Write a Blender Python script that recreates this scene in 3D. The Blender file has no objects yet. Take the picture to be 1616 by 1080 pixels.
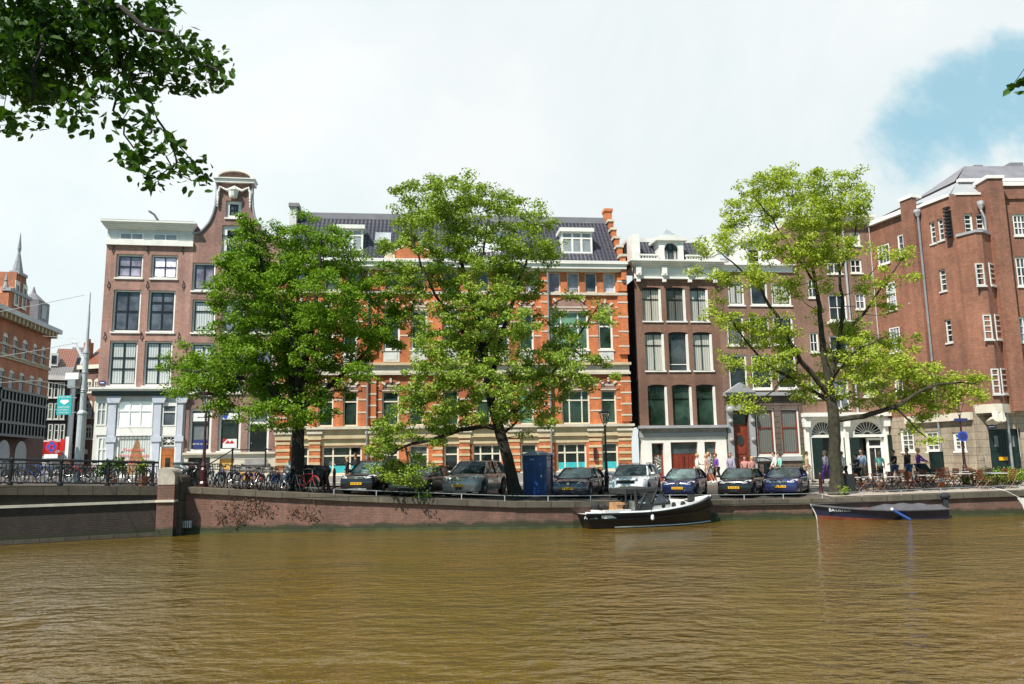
import bpy, bmesh, math, random
import numpy as np
from mathutils import Vector, Matrix, noise
random.seed(7)
scn = bpy.context.scene
col = scn.collection
R = math.radians
# ---------------------------------------------------------------- camera model
F_PX, CXP, CYP, CH = 1230.0, 808.0, 540.0, 2.75
PITCH, ROLL = math.atan(189/1230), 0.0157
_F = Vector((0, math.cos(PITCH), math.sin(PITCH)))
_R0 = Vector((1, 0, 0)); _U0 = Vector((0, -math.sin(PITCH), math.cos(PITCH)))
_R = _R0*math.cos(ROLL) - _U0*math.sin(ROLL)
_U = _R0*math.sin(ROLL) + _U0*math.cos(ROLL)
CAM = Vector((0, 0, CH))
def ray(x, y): return _F + _R*((x-CXP)/F_PX) - _U*((y-CYP)/F_PX)
def atY(x, y, Y):
    d = ray(x, y); return CAM + d*(Y/d.y)
def atz(x, y, z):
    d = ray(x, y); return CAM + d*((z-CH)/d.z)
def Xat(x, y, Y): return atY(x, y, Y).x
cam_d = bpy.data.cameras.new('camera'); cam = bpy.data.objects.new('camera', cam_d); col.objects.link(cam)
cam_d.sensor_width = 36; cam_d.lens = 36*F_PX/1616; cam_d.clip_end = 3000; cam_d.clip_start = .05
cam.matrix_world = Matrix.Translation(CAM) @ Matrix((_R, _U, -_F)).transposed().to_4x4()
scn.camera = cam
def lerp(a, b, t): return a+(b-a)*t
def pw(x, pts):
    if x <= pts[0][0]: return pts[0][1]
    for (a, b), (c, d) in zip(pts, pts[1:]):
        if x <= c: return b+(d-b)*(x-a)/(c-a)
    return pts[-1][1]
# canal edge, quay height, street height
QUAY = [(-70,8),(-34,20.5),(-26,25.2),(-19.3,29.2),(-14.45,32.3),(-13.95,32.95),(-7,33.3),(0,32.75),(2.4,33.0),(5.2,34.0),(9.8,35.8),(14,36.0),(20,36.0),(24,36.0),(60,37)]
HQ = [(-34,2.25),(-19,2.16),(-14.3,1.95),(-7,1.45),(0,1.11),(5,1.02),(10,.87),(14,.87),(23,1.1),(40,1.2)]
HF = [(-60,2.3),(-26,2.2),(-20,2.1),(-15,1.7),(-11,1.45),(5,1.27),(12,1.2),(40,1.25)]
def qY(X): return pw(X, QUAY)
def hs(X, Y):
    t = min(1, max(0, (Y-qY(X))/(47-qY(X)))); return lerp(pw(X, HQ), pw(X, HF), t)
def ground(x, y, it=12):
    z = 1.2
    for _ in range(it):
        p = atz(x, y, z); z = lerp(z, hs(p.x, p.y), .6)
    return p
# ---------------------------------------------------------------- materials
M = {}
def nodes(name):
    m = bpy.data.materials.new(name); m.use_nodes = True
    nt = m.node_tree; b = nt.nodes['Principled BSDF']; M[name] = m
    return m, nt, b
def mixc(nt, fac, a, b, typ='MIX'):
    n = nt.nodes.new('ShaderNodeMix'); n.data_type = 'RGBA'; n.blend_type = typ
    for s, v in ((0, fac), (6, a), (7, b)):
        if hasattr(v, 'links'): nt.links.new(v, n.inputs[s])
        else: n.inputs[s].default_value = v if s == 0 else (*v[:3], 1)
    return n.outputs[2]
def noi(nt, scale, detail=4, vec=None, rough=.6):
    n = nt.nodes.new('ShaderNodeTexNoise'); n.inputs['Scale'].default_value = scale
    n.inputs['Detail'].default_value = detail; n.inputs['Roughness'].default_value = rough
    if vec is None:
        tc = nt.nodes.new('ShaderNodeTexCoord'); vec = tc.outputs['Object']
    nt.links.new(vec, n.inputs['Vector']); return n.outputs['Fac']
def ramp(nt, v, stops):
    n = nt.nodes.new('ShaderNodeValToRGB'); e = n.color_ramp.elements
    while len(e) < len(stops): e.new(.5)
    for k, (p, c) in zip(e, stops):
        k.position = p; k.color = (*c, 1) if len(c) == 3 else c
    nt.links.new(v, n.inputs[0]); return n.outputs[0]
def bump(nt, b, h, s=.3, d=.02):
    n = nt.nodes.new('ShaderNodeBump'); n.inputs['Strength'].default_value = s; n.inputs['Distance'].default_value = d
    nt.links.new(h, n.inputs['Height']); nt.links.new(n.outputs[0], b.inputs['Normal'])
def sc(c, k): return tuple(min(1, v*k) for v in c)
def flat(name, c, rough=.6, var=.18, scale=3, metal=0, bmp=.1, coat=0, emit=0):
    m, nt, b = nodes(name)
    f = noi(nt, scale, 6)
    f = ramp(nt, f, [(.3, (0,0,0)), (.7, (1,1,1))])
    nt.links.new(mixc(nt, f, sc(c, 1-var), sc(c, 1+var)), b.inputs['Base Color'])
    b.inputs['Roughness'].default_value = rough; b.inputs['Metallic'].default_value = metal
    if coat: b.inputs['Coat Weight'].default_value = coat; b.inputs['Coat Roughness'].default_value = .06
    if bmp: bump(nt, b, noi(nt, scale*9, 3), bmp, .01)
    return m
def brick(name, c1, c2, mortar, bw=.21, bh=.065, stain=.35, mort=.01, dirt=(.12,.09,.08)):
    if name not in ('brick_tar','pavers','brick_bridge','brick_quay','ashlar','rusticated','coping_stone'): c1, c2, mortar = sc(c1, 1.28), sc(c2, 1.28), sc(mortar, 1.2)
    m, nt, b = nodes(name)
    tc = nt.nodes.new('ShaderNodeTexCoord'); s = nt.nodes.new('ShaderNodeSeparateXYZ'); nt.links.new(tc.outputs['Object'], s.inputs[0])
    a = nt.nodes.new('ShaderNodeMath'); a.operation = 'ADD'; nt.links.new(s.outputs[0], a.inputs[0]); nt.links.new(s.outputs[1], a.inputs[1])
    c = nt.nodes.new('ShaderNodeCombineXYZ'); nt.links.new(a.outputs[0], c.inputs[0]); nt.links.new(s.outputs[2], c.inputs[1])
    t = nt.nodes.new('ShaderNodeTexBrick'); nt.links.new(c.outputs[0], t.inputs['Vector'])
    t.inputs['Scale'].default_value = 1; t.inputs['Brick Width'].default_value = bw; t.inputs['Row Height'].default_value = bh
    t.inputs['Mortar Size'].default_value = mort; t.inputs['Mortar Smooth'].default_value = .2
    t.inputs['Color1'].default_value = (*c1, 1); t.inputs['Color2'].default_value = (*c2, 1); t.inputs['Mortar'].default_value = (*mortar, 1)
    big = ramp(nt, noi(nt, .45, 8, rough=.7), [(.35, (0,0,0)), (.75, (1,1,1))])
    fine = ramp(nt, noi(nt, 4.5, 5), [(.3, (.72,.72,.72)), (.7, (1.0,1.0,1.0))])
    o = mixc(nt, 1.0, t.outputs['Color'], fine, 'MULTIPLY')
    mm = nt.nodes.new('ShaderNodeMath'); mm.operation = 'MULTIPLY'; mm.inputs[1].default_value = stain; nt.links.new(big, mm.inputs[0])
    tc2 = nt.nodes.new('ShaderNodeMapping'); tc2.inputs['Scale'].default_value = (1.6,1.6,.16); nt.links.new(tc.outputs['Object'], tc2.inputs[0])
    st_ = ramp(nt, noi(nt, 1.0, 5, tc2.outputs[0]), [(.38, (1,1,1)), (.62, (.74,.72,.70))])
    patch = ramp(nt, noi(nt, .22, 3), [(.40, (.74,.74,.75)), (.60, (1.14,1.10,1.06))])
    o = mixc(nt, 1.0, mixc(nt, 1.0, o, st_, 'MULTIPLY'), patch, 'MULTIPLY')
    sp_ = ramp(nt, noi(nt, 22, 2), [(.3, (.72,.70,.70)), (.5, (1,1,1)), (.72, (1.25,1.2,1.15))])
    o = mixc(nt, 1.0, o, sp_, 'MULTIPLY')
    nt.links.new(mixc(nt, mm.outputs[0], o, dirt), b.inputs['Base Color'])
    if name in ('brick_quay','brick_bridge'):       # damp, mossy courses near the water
        wz = nt.nodes.new('ShaderNodeMath'); wz.operation = 'MULTIPLY_ADD'; nt.links.new(noi(nt, 1.3, 5), wz.inputs[0]); wz.inputs[1].default_value = -.5; nt.links.new(s.outputs[2], wz.inputs[2])
        dm = ramp(nt, wz.outputs[0], [(0, (1,1,1)), (.13, (0,0,0))])
        cc = b.inputs['Base Color'].links[0].from_socket; nt.links.new(mixc(nt, dm, cc, (.035,.038,.018)), b.inputs['Base Color'])
    b.inputs['Roughness'].default_value = .85
    inv = nt.nodes.new('ShaderNodeMath'); inv.operation = 'SUBTRACT'; inv.inputs[0].default_value = 1; nt.links.new(t.outputs['Fac'], inv.inputs[1])
    bump(nt, b, inv.outputs[0], .5, .01)
    return m
def glass(name, base=(.012,.015,.017), rough=.04, curtain=None, var=.5):
    m, nt, b = nodes(name); oi = nt.nodes.new('ShaderNodeObjectInfo')
    if curtain:
        tc = nt.nodes.new('ShaderNodeTexCoord'); w = nt.nodes.new('ShaderNodeTexWave'); w.bands_direction = 'X'
        w.inputs['Scale'].default_value = 2.2; w.inputs['Distortion'].default_value = 3; w.inputs['Detail'].default_value = 3; w.inputs['Detail Scale'].default_value = .6
        nt.links.new(tc.outputs['Object'], w.inputs['Vector'])
        rr = ramp(nt, oi.outputs['Random'], [(0, (.7,.7,.68)), (.5, (1,1,1)), (1, (.85,.8,.74))])
        nt.links.new(mixc(nt, 1.0, mixc(nt, w.outputs['Fac'], sc(curtain, .55), curtain), rr, 'MULTIPLY'), b.inputs['Base Color'])
        mpw = nt.nodes.new('ShaderNodeVectorMath'); mpw.operation = 'ADD'; cx_ = nt.nodes.new('ShaderNodeCombineXYZ'); mlt = nt.nodes.new('ShaderNodeMath'); mlt.operation = 'MULTIPLY'; mlt.inputs[1].default_value = 37; nt.links.new(oi.outputs['Random'], mlt.inputs[0]); nt.links.new(mlt.outputs[0], cx_.inputs[0]); nt.links.new(mlt.outputs[0], cx_.inputs[1]); nt.links.new(tc.outputs['Object'], mpw.inputs[0]); nt.links.new(cx_.outputs[0], mpw.inputs[1]); nt.links.new(mpw.outputs[0], w.inputs['Vector'])
    else:
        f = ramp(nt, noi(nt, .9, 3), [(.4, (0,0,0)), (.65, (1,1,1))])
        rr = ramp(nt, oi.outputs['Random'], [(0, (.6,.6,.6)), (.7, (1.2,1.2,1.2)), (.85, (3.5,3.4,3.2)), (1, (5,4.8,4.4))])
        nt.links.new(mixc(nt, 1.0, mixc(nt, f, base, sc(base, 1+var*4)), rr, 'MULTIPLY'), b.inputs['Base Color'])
    b.inputs['Roughness'].default_value = .5 if curtain else rough
    b.inputs['Coat Weight'].default_value = .8 if curtain else 0; b.inputs['Coat Roughness'].default_value = .03
    b.inputs['Specular IOR Level'].default_value = .5
    n = noi(nt, .9, 2); bump(nt, b, n, .35, .05)
    return m
def rooftile(name, c, w=.26, h=.3):
    m, nt, b = nodes(name)
    tc = nt.nodes.new('ShaderNodeTexCoord'); s = nt.nodes.new('ShaderNodeSeparateXYZ'); nt.links.new(tc.outputs['Object'], s.inputs[0])
    def mth(op, a, bb=None):
        n = nt.nodes.new('ShaderNodeMath'); n.operation = op
        for i, v in enumerate((a, bb)):
            if v is None: continue
            if hasattr(v, 'links'): nt.links.new(v, n.inputs[i])
            else: n.inputs[i].default_value = v
        return n.outputs[0]
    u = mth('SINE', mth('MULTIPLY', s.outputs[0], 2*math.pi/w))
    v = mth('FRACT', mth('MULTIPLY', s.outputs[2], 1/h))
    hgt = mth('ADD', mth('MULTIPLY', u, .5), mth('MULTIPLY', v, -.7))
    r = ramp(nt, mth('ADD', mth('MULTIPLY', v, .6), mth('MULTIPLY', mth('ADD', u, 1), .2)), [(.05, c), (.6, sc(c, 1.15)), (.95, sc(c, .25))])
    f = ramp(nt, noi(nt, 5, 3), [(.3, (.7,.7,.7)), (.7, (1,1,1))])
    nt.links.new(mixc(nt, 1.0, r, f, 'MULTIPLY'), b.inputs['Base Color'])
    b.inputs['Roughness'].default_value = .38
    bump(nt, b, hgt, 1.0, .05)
    return m
# base colours are real-world albedos
brick('brick_pink', (.45,.225,.185), (.38,.18,.15), (.42,.33,.29), stain=.18)
brick('brick_plum', (.37,.19,.16), (.30,.145,.125), (.36,.28,.25), stain=.22)
brick('brick_orange', (.66,.20,.065), (.54,.15,.048), (.54,.25,.14), stain=.12, mort=.006)
brick('brick_brown', (.26,.125,.08), (.20,.09,.06), (.27,.19,.15), stain=.25)
brick('brick_tan', (.30,.16,.11), (.23,.115,.08), (.30,.22,.18), stain=.25)
brick('brick_red', (.36,.15,.09), (.25,.105,.065), (.28,.16,.12), stain=.25)
brick('brick_far', (.74,.26,.11), (.60,.20,.085), (.3,.18,.13), stain=.3)
brick('brick_dusk', (.25,.12,.09), (.19,.10,.08), (.2,.14,.12), stain=.3)
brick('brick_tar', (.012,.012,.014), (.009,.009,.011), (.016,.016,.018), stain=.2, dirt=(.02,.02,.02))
brick('brick_quay', (.36,.14,.10), (.24,.10,.08), (.25,.20,.17), stain=.65, dirt=(.055,.05,.035))
brick('brick_bridge', (.085,.05,.045), (.055,.035,.032), (.09,.08,.07), stain=.6, dirt=(.035,.033,.028))
brick('rusticated', (.20,.155,.125), (.15,.115,.095), (.07,.055,.05), bw=1.1, bh=.36, mort=.03, stain=.3)
brick('ashlar', (.50,.43,.33), (.42,.36,.28), (.25,.21,.17), bw=1.2, bh=.45, mort=.02, stain=.35, dirt=(.25,.21,.16))
brick('pavers', (.13,.105,.09), (.10,.08,.07), (.07,.06,.052), bw=.21, bh=.11, stain=.3)
flat('white_paint', (.78,.77,.73), .45, .12, 1.1)
flat('cream_paint', (.72,.68,.56), .5, .08, 1.5)
flat('old_white', (.62,.62,.60), .6, .15, 1.2)
flat('cream_stone', (.56,.46,.29), .75, .18, 1.5, bmp=.3)
flat('pier_stone', (.42,.37,.31), .85, .45, 1.6, bmp=.5)
flat('pale_stone', (.60,.55,.46), .75, .15, 1.4, bmp=.3)
flat('grey_stone', (.30,.29,.28), .8, .25, 1.6, bmp=.3)
flat('blue_stone', (.52,.55,.64), .6, .08, 2)
brick('coping_stone', (.175,.15,.115), (.12,.105,.085), (.045,.04,.035), bw=1.15, bh=.7, mort=.022, stain=.6, dirt=(.06,.06,.04))
flat('tree_bark', (.020,.016,.013), .95, .5, 5, bmp=.9)
flat('bark_mossy', (.040,.036,.022), .95, .6, 4, bmp=.9)
flat('black_iron', (.012,.013,.015), .35, .2, 8)
flat('dark_green_paint', (.008,.022,.02), .3, .2, 4)
flat('wine_iron', (.055,.014,.016), .35, .25, 8)
flat('wood_door', (.42,.13,.03), .4, .25, 3)
flat('red_wood', (.20,.035,.018), .4, .3, 2.5)
flat('brown_wood', (.16,.05,.022), .55, .35, 6)
flat('ochre_board', (.62,.36,.08), .7, .12, 2)
flat('slate', (.20,.195,.22), .55, .18, 1.2)
flat('slate_light', (.33,.34,.36), .6, .12, 1.2)
flat('lead', (.30,.31,.33), .5, .2, 2)
flat('zinc', (.40,.41,.43), .35, .15, 3, metal=.6)
flat('galvanised', (.55,.57,.60), .4, .12, 5, metal=.4)
flat('paving', (.33,.29,.25), .85, .2, 1.6, bmp=.3)
flat('asphalt', (.035,.033,.031), .9, .3, 2, bmp=.4)
flat('black_shop', (.010,.012,.012), .3, .3, 2)
flat('teal_sign', (.02,.42,.45), .4, .04, 2)
flat('teal_film', (.05,.45,.50), .35, .25, 4)
flat('sign_red', (.55,.02,.02), .4, .05, 2)
flat('sign_blue', (.03,.08,.5), .4, .05, 2)
flat('navy_sign', (.03,.04,.17), .4, .1, 2)
flat('rose_letter', (.80,.22,.18), .5, .05, 2)
flat('white_plain', (.8,.8,.8), .5, .03, 2)
flat('curtain_white', (.74,.78,.76), .7, .1, 6)
flat('tan_inside', (.30,.17,.07), .7, .4, 2)
flat('rubber', (.012,.012,.012), .7, .2, 9)
flat('chrome', (.6,.6,.62), .18, .05, 5, metal=1)
flat('rim_metal', (.42,.43,.45), .3, .1, 5, metal=.7)
flat('plate_yellow', (.80,.42,.01), .4, .04, 3)
flat('lamp_clear', (.55,.58,.60), .08, .2, 30, coat=1)
flat('lamp_glass', (.62,.64,.62), .08, .1, 8, coat=1)
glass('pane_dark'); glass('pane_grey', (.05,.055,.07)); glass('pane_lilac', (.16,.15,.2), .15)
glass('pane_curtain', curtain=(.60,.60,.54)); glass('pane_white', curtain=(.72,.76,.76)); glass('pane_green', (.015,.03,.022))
glass('pane_dimcurtain', curtain=(.16,.165,.15)); glass('pane_pale', (.24,.26,.28), .2, var=.1)
glass('car_glass', (.02,.03,.03), .02)
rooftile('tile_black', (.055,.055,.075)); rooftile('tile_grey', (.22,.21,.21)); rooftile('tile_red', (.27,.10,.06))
# ---------------------------------------------------------------- mesh builder
class MB:
    def __init__(s): s.v = []; s.f = []; s.m = []; s.mats = []
    def mi(s, mat):
        if mat not in s.mats: s.mats.append(mat)
        return s.mats.index(mat)
    def face(s, pts, mat):
        n = len(s.v); s.v += [tuple(p) for p in pts]; s.f.append(tuple(range(n, n+len(pts)))); s.m.append(s.mi(mat))
    def mesh(s, vs, fs, mat):
        n = len(s.v); s.v += [tuple(p) for p in vs]; k = s.mi(mat)
        for f in fs: s.f.append(tuple(n+i for i in f)); s.m.append(k)
    def box(s, x0, x1, y0, y1, z0, z1, mat):
        v = [(x, y, z) for x in (x0, x1) for y in (y0, y1) for z in (z0, z1)]
        s.mesh(v, [(0,1,3,2),(4,6,7,5),(0,4,5,1),(2,3,7,6),(0,2,6,4),(1,5,7,3)], mat)
    def obox(s, c, sx, sy, sz, rot, mat):
        v = [Vector(c)+rot @ Vector((x*sx/2, y*sy/2, z*sz/2)) for x in (-1, 1) for y in (-1, 1) for z in (-1, 1)]
        s.mesh(v, [(0,1,3,2),(4,6,7,5),(0,4,5,1),(2,3,7,6),(0,2,6,4),(1,5,7,3)], mat)
    def prism(s, pts, y0, y1, mat):          # outline in x,z extruded along y (front y0)
        n = len(pts); a = [(x, y0, z) for x, z in pts]; b = [(x, y1, z) for x, z in pts]
        fs = [tuple(range(n)), tuple(range(2*n-1, n-1, -1))] + [(i, n+i, n+(i+1) % n, (i+1) % n) for i in range(n)]
        s.mesh(a+b, fs, mat)
    def hprism(s, pts, z0, z1, mat):         # outline in x,y extruded along z
        n = len(pts); a = [(x, y, z0) for x, y in pts]; b = [(x, y, z1) for x, y in pts]
        fs = [tuple(range(n-1, -1, -1)), tuple(range(n, 2*n))] + [(i, (i+1) % n, n+(i+1) % n, n+i) for i in range(n)]
        s.mesh(a+b, fs, mat)
    def tube(s, pts, rad, mat, n=8, cap=True):
        pts = [Vector(p) for p in pts]
        if not hasattr(rad, '__len__'): rad = [rad]*len(pts)
        vs = []; fs = []; ref = None
        for i, p in enumerate(pts):
            t = (pts[min(i+1, len(pts)-1)] - pts[max(i-1, 0)])
            t = t.normalized() if t.length > 1e-9 else Vector((0,0,1))
            if ref is None: ref = Vector((0,0,1)) if abs(t.z) < .9 else Vector((1,0,0))
            a = (ref - t*ref.dot(t)); a = a.normalized() if a.length > 1e-6 else t.orthogonal().normalized()
            ref = a; b = t.cross(a)
            for k in range(n):
                g = 2*math.pi*k/n; vs.append(p + (a*math.cos(g) + b*math.sin(g))*rad[i])
            if i:
                for k in range(n): fs.append(((i-1)*n+k, (i-1)*n+(k+1) % n, i*n+(k+1) % n, i*n+k))
        if cap: fs += [tuple(range(n-1, -1, -1)), tuple(range(len(vs)-n, len(vs)))]
        s.mesh(vs, fs, mat)
    def lathe(s, prof, mat, c=(0,0,0), n=14, axis='z', sx=1, sy=1):
        vs = []; fs = []
        for i, (r, h) in enumerate(prof):
            for k in range(n):
                g = 2*math.pi*k/n; a, b = r*math.cos(g)*sx, r*math.sin(g)*sy
                p = (a, b, h) if axis == 'z' else ((a, h, b) if axis == 'y' else (h, a, b))
                vs.append((c[0]+p[0], c[1]+p[1], c[2]+p[2]))
            if i:
                for k in range(n): fs.append(((i-1)*n+k, (i-1)*n+(k+1) % n, i*n+(k+1) % n, i*n+k))
        if prof[0][0] > 1e-5: fs.append(tuple(range(n-1, -1, -1)))
        if prof[-1][0] > 1e-5: fs.append(tuple(range(len(vs)-n, len(vs))))
        s.mesh(vs, fs, mat)
    def ball(s, c, r, mat, n=10, sx=1, sy=1, sz=1):
        prof = [(math.sin(math.pi*i/n)*r, -math.cos(math.pi*i/n)*r*sz) for i in range(n+1)]
        s.lathe(prof, mat, c, n+2, 'z', sx, sy)
    def build(s, name, parent=None, smooth=False, loc=None, fix=True):
        me = bpy.data.meshes.new(name); me.from_pydata(s.v, [], s.f)
        for k in s.mats: me.materials.append(M[k])
        me.polygons.foreach_set('material_index', s.m)
        if fix:
            bm = bmesh.new(); bm.from_mesh(me); bmesh.ops.remove_doubles(bm, verts=bm.verts, dist=1e-5)
            bmesh.ops.recalc_face_normals(bm, faces=bm.faces); bm.to_mesh(me); bm.free()
        if smooth:
            me.polygons.foreach_set('use_smooth', [True]*len(me.polygons))
            try: me.set_sharp_from_angle(angle=R(38))
            except Exception: pass
        me.update()
        o = bpy.data.objects.new(name, me); col.objects.link(o)
        if parent is not None: o.parent = parent
        if loc is not None: o.location = loc
        return o
def tag(o, label=None, cat=None, group=None, kind=None):
    for k, v in (('label', label), ('category', cat), ('group', group), ('kind', kind)):
        if v: o[k] = v
    return o
def empty(name, loc=(0,0,0), rz=0, label=None, cat=None, group=None):
    o = bpy.data.objects.new(name, None); col.objects.link(o); o.location = loc; o.rotation_euler = (0, 0, rz)
    o.empty_display_size = .3
    return tag(o, label, cat, group)
def copy_tree(o, parent=None):
    c = o.copy(); col.objects.link(c); c.parent = parent
    for ch in [k for k in bpy.data.objects if k.parent == o]: copy_tree(ch, c)
    return c
_kids = {}
def copy_thing(o, loc, rz, label, scale=1, mats=None):
    kids = [k for k in col.objects if k.parent == o]
    c = o.copy(); col.objects.link(c); c.location = loc; c.rotation_euler = (0, 0, rz); c['label'] = label
    c.scale = (scale,)*3
    for k in kids:
        d = k.copy(); col.objects.link(d); d.parent = c
        for g in [q for q in col.objects if q.parent == k]:
            e = g.copy(); col.objects.link(e); e.parent = d
    return c
def text(s, name, size, mat, parent, loc, rot=(R(90), 0, 0), ext=.004, align='CENTER'):
    cu = bpy.data.curves.new(name, 'FONT'); cu.body = s; cu.size = size; cu.extrude = ext; cu.align_x = align; cu.align_y = 'CENTER'
    t = bpy.data.objects.new('t', cu); col.objects.link(t)
    dg = bpy.context.evaluated_depsgraph_get(); me = bpy.data.meshes.new_from_object(t.evaluated_get(dg))
    bpy.data.objects.remove(t); me.materials.clear(); me.materials.append(M[mat])
    o = bpy.data.objects.new(name, me); col.objects.link(o); o.parent = parent; o.location = loc; o.rotation_euler = rot
    return o
# ---------------------------------------------------------------- facades
class Fac:
    """a building front: local x runs along the front, local -y faces the canal"""
    def __init__(s, name, A, B, label, cat, group=None):
        s.A = Vector((A[0], A[1], 0)); s.B = Vector((B[0], B[1], 0)); d = (s.B-s.A); s.w = d.length; s.d = d.normalized()
        s.n = Vector((s.d.y, -s.d.x, 0)); s.ang = math.atan2(s.d.y, s.d.x)
        s.root = empty(name, s.A, s.ang, label, cat, group); s.openings = []
        s.base = hs((A[0]+B[0])/2, 47)
    def uz(s, x, y, v=0):
        d = ray(x, y); P0 = s.A + s.n*v; t = (P0-CAM).dot(s.n)/d.dot(s.n); p = CAM+d*t
        return (p-s.A).dot(s.d), p.z
    def z(s, x, y, v=0): return s.uz(x, y, v)[1]
    def u(s, x, y, v=0): return s.uz(x, y, v)[0]
    def rect(s, x0, x1, yt, yb, xr=None):
        ym = (yt+yb)/2; xr = xr or (x0+x1)/2
        return s.u(x0, ym), s.u(x1, ym), s.z(xr, yb), s.z(xr, yt)
def wall(fac, mat, z0, z1, openings, uL=None, uR=None, depth=.22, zcuts=(), back=9, sidemat=None, name='wall', y=0, parent=None):
    uL = uL or (lambda z: 0); uR = uR or (lambda z: fac.w); mb = MB()
    zs = sorted(set([z0, z1]+[o[2] for o in openings]+[o[3] for o in openings]+list(zcuts)))
    zs = [z for z in zs if z0 <= z <= z1]
    for a, b in zip(zs, zs[1:]):
        if b-a < 1e-5: continue
        act = sorted([o for o in openings if o[2] <= a+1e-6 and o[3] >= b-1e-6], key=lambda o: o[0])
        cur = None
        for o in act+[None]:
            la, lb = (uL(a), uL(b)) if cur is None else (cur, cur)
            ra, rb = (uR(a), uR(b)) if o is None else (o[0], o[0])
            if ra-la > 1e-4 or rb-lb > 1e-4: mb.face([(la,y,a),(ra,y,a),(rb,y,b),(lb,y,b)], mat)
            if o: cur = o[1]
        for fn in (uL, uR): mb.face([(fn(a),y,a),(fn(b),y,b),(fn(b),back,b),(fn(a),back,a)], sidemat or mat)
    mb.face([(uL(z1),y,z1),(uR(z1),y,z1),(uR(z1),back,z1),(uL(z1),back,z1)], sidemat or mat)
    for o in openings:
        a, b, c, d = o[:4]; rise = o[4] if len(o) > 4 else 0
        mb.face([(a,y,c),(a,y,d-rise),(a,y+depth,d-rise),(a,y+depth,c)], mat); mb.face([(b,y,c),(b,y,d-rise),(b,y+depth,d-rise),(b,y+depth,c)], mat)
        mb.face([(a,y,c),(b,y,c),(b,y+depth,c),(a,y+depth,c)], mat)
        if rise:
            P = arc(a, b, d-rise, rise, 10); h = len(P)//2
            mb.face([(p[0],y,p[1]) for p in P[:h+1]]+[((a+b)/2,y,d),(a,y,d)] if P[h][1] < d-1e-4 else [(p[0],y,p[1]) for p in P[:h+1]]+[(a,y,d)], mat)
            mb.face([(p[0],y,p[1]) for p in P[h:]]+[(b,y,d)], mat)
            for p, q in zip(P, P[1:]): mb.face([(p[0],y,p[1]),(q[0],y,q[1]),(q[0],y+depth,q[1]),(p[0],y+depth,p[1])], mat)
        else: mb.face([(a,y,d),(b,y,d),(b,y+depth,d),(a,y+depth,d)], mat)
    return mb.build(name, parent or fac.root, fix=False)
def arc(a, b, z, rise, n=10):
    w = (b-a)/2; c = (a+b)/2
    return [(c-w*math.cos(math.pi*i/n), z+rise*math.sin(math.pi*i/n)) for i in range(n+1)]
def window(fac, r, pane='pane_dark', fr='white_paint', fw=.11, cols=1, rows=(), bar='white_paint', bw=.045, y=.12, sill=True, arch=0, sillmat=None, vb=None, name='window', lab=None, inner=0, innermat='black_iron'):
    """one window: the frame is the part, pane and sill are its sub-parts"""
    a, b, c, d = r[:4]; mb = MB(); t = .07
    y0, y1 = y, y+t
    mb.box(a, a+fw, y0, y1, c, d, fr); mb.box(b-fw, b, y0, y1, c, d, fr)
    mb.box(a+fw, b-fw, y0, y1, c, c+fw*.9, fr); mb.box(a+fw, b-fw, y0, y1, d-fw, d, fr)
    if arch:
        P = arc(a, b, d-arch, arch, 10); Q = [(min(max(x, a+.001), b-.001), z-fw) for x, z in P]
        mb.prism(P+[(b, d-arch-fw), (a, d-arch-fw)], y0-.004, y1+.004, fr)
    ia, ib, ic, id_ = a+fw, b-fw, c+fw*.9, d-fw-arch
    if inner:
        q0, q1 = y0+.012, y1+.01
        mb.box(ia, ia+inner, q0, q1, ic, id_, innermat); mb.box(ib-inner, ib, q0, q1, ic, id_, innermat)
        mb.box(ia+inner, ib-inner, q0, q1, ic, ic+inner, innermat); mb.box(ia+inner, ib-inner, q0, q1, id_-inner, id_, innermat)
        ia += inner; ib -= inner; ic += inner; id_ -= inner
    vs_ = vb if vb is not None else [k/cols for k in range(1, cols)]
    for k in vs_:
        x = lerp(ia, ib, k); mb.box(x-bw/2, x+bw/2, y0+.015, y1+.005, ic, id_, bar)
    for k in rows:
        z = lerp(ic, id_, k); mb.box(ia, ib, y0+.01, y1+.008, z-bw/2, z+bw/2, bar)
    w = mb.build(name, fac.root, fix=False)
    if lab: w['label'] = lab
    p = MB(); p.box(a+.02, b-.02, y1-.015, y1+.02, c+.02, d-.02-arch, pane)
    if arch: pass
    p.build('pane', w, fix=False)
    if sill:
        s = MB(); s.box(a-.06, b+.06, -.07, y+.02, c-.1, c-.004, sillmat or fr); s.build('sill', w, fix=False)
    return w
def band(mb, u0, u1, z0, z1, proj, mat, ends=0):
    mb.box(u0-ends, u1+ends, -proj, .05, z0, z1, mat)
def cornice(mb, u0, u1, z0, z1, proj, mat, n=4):
    """stepped moulding that grows outwards with height"""
    for i in range(n):
        a, b = lerp(z0, z1, i/n), lerp(z0, z1, (i+1)/n); p = proj*((i+1)/n)**.8
        mb.box(u0-p*.6, u1+p*.6, -p, .06+.002*i, a, b-.001, mat)
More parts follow.
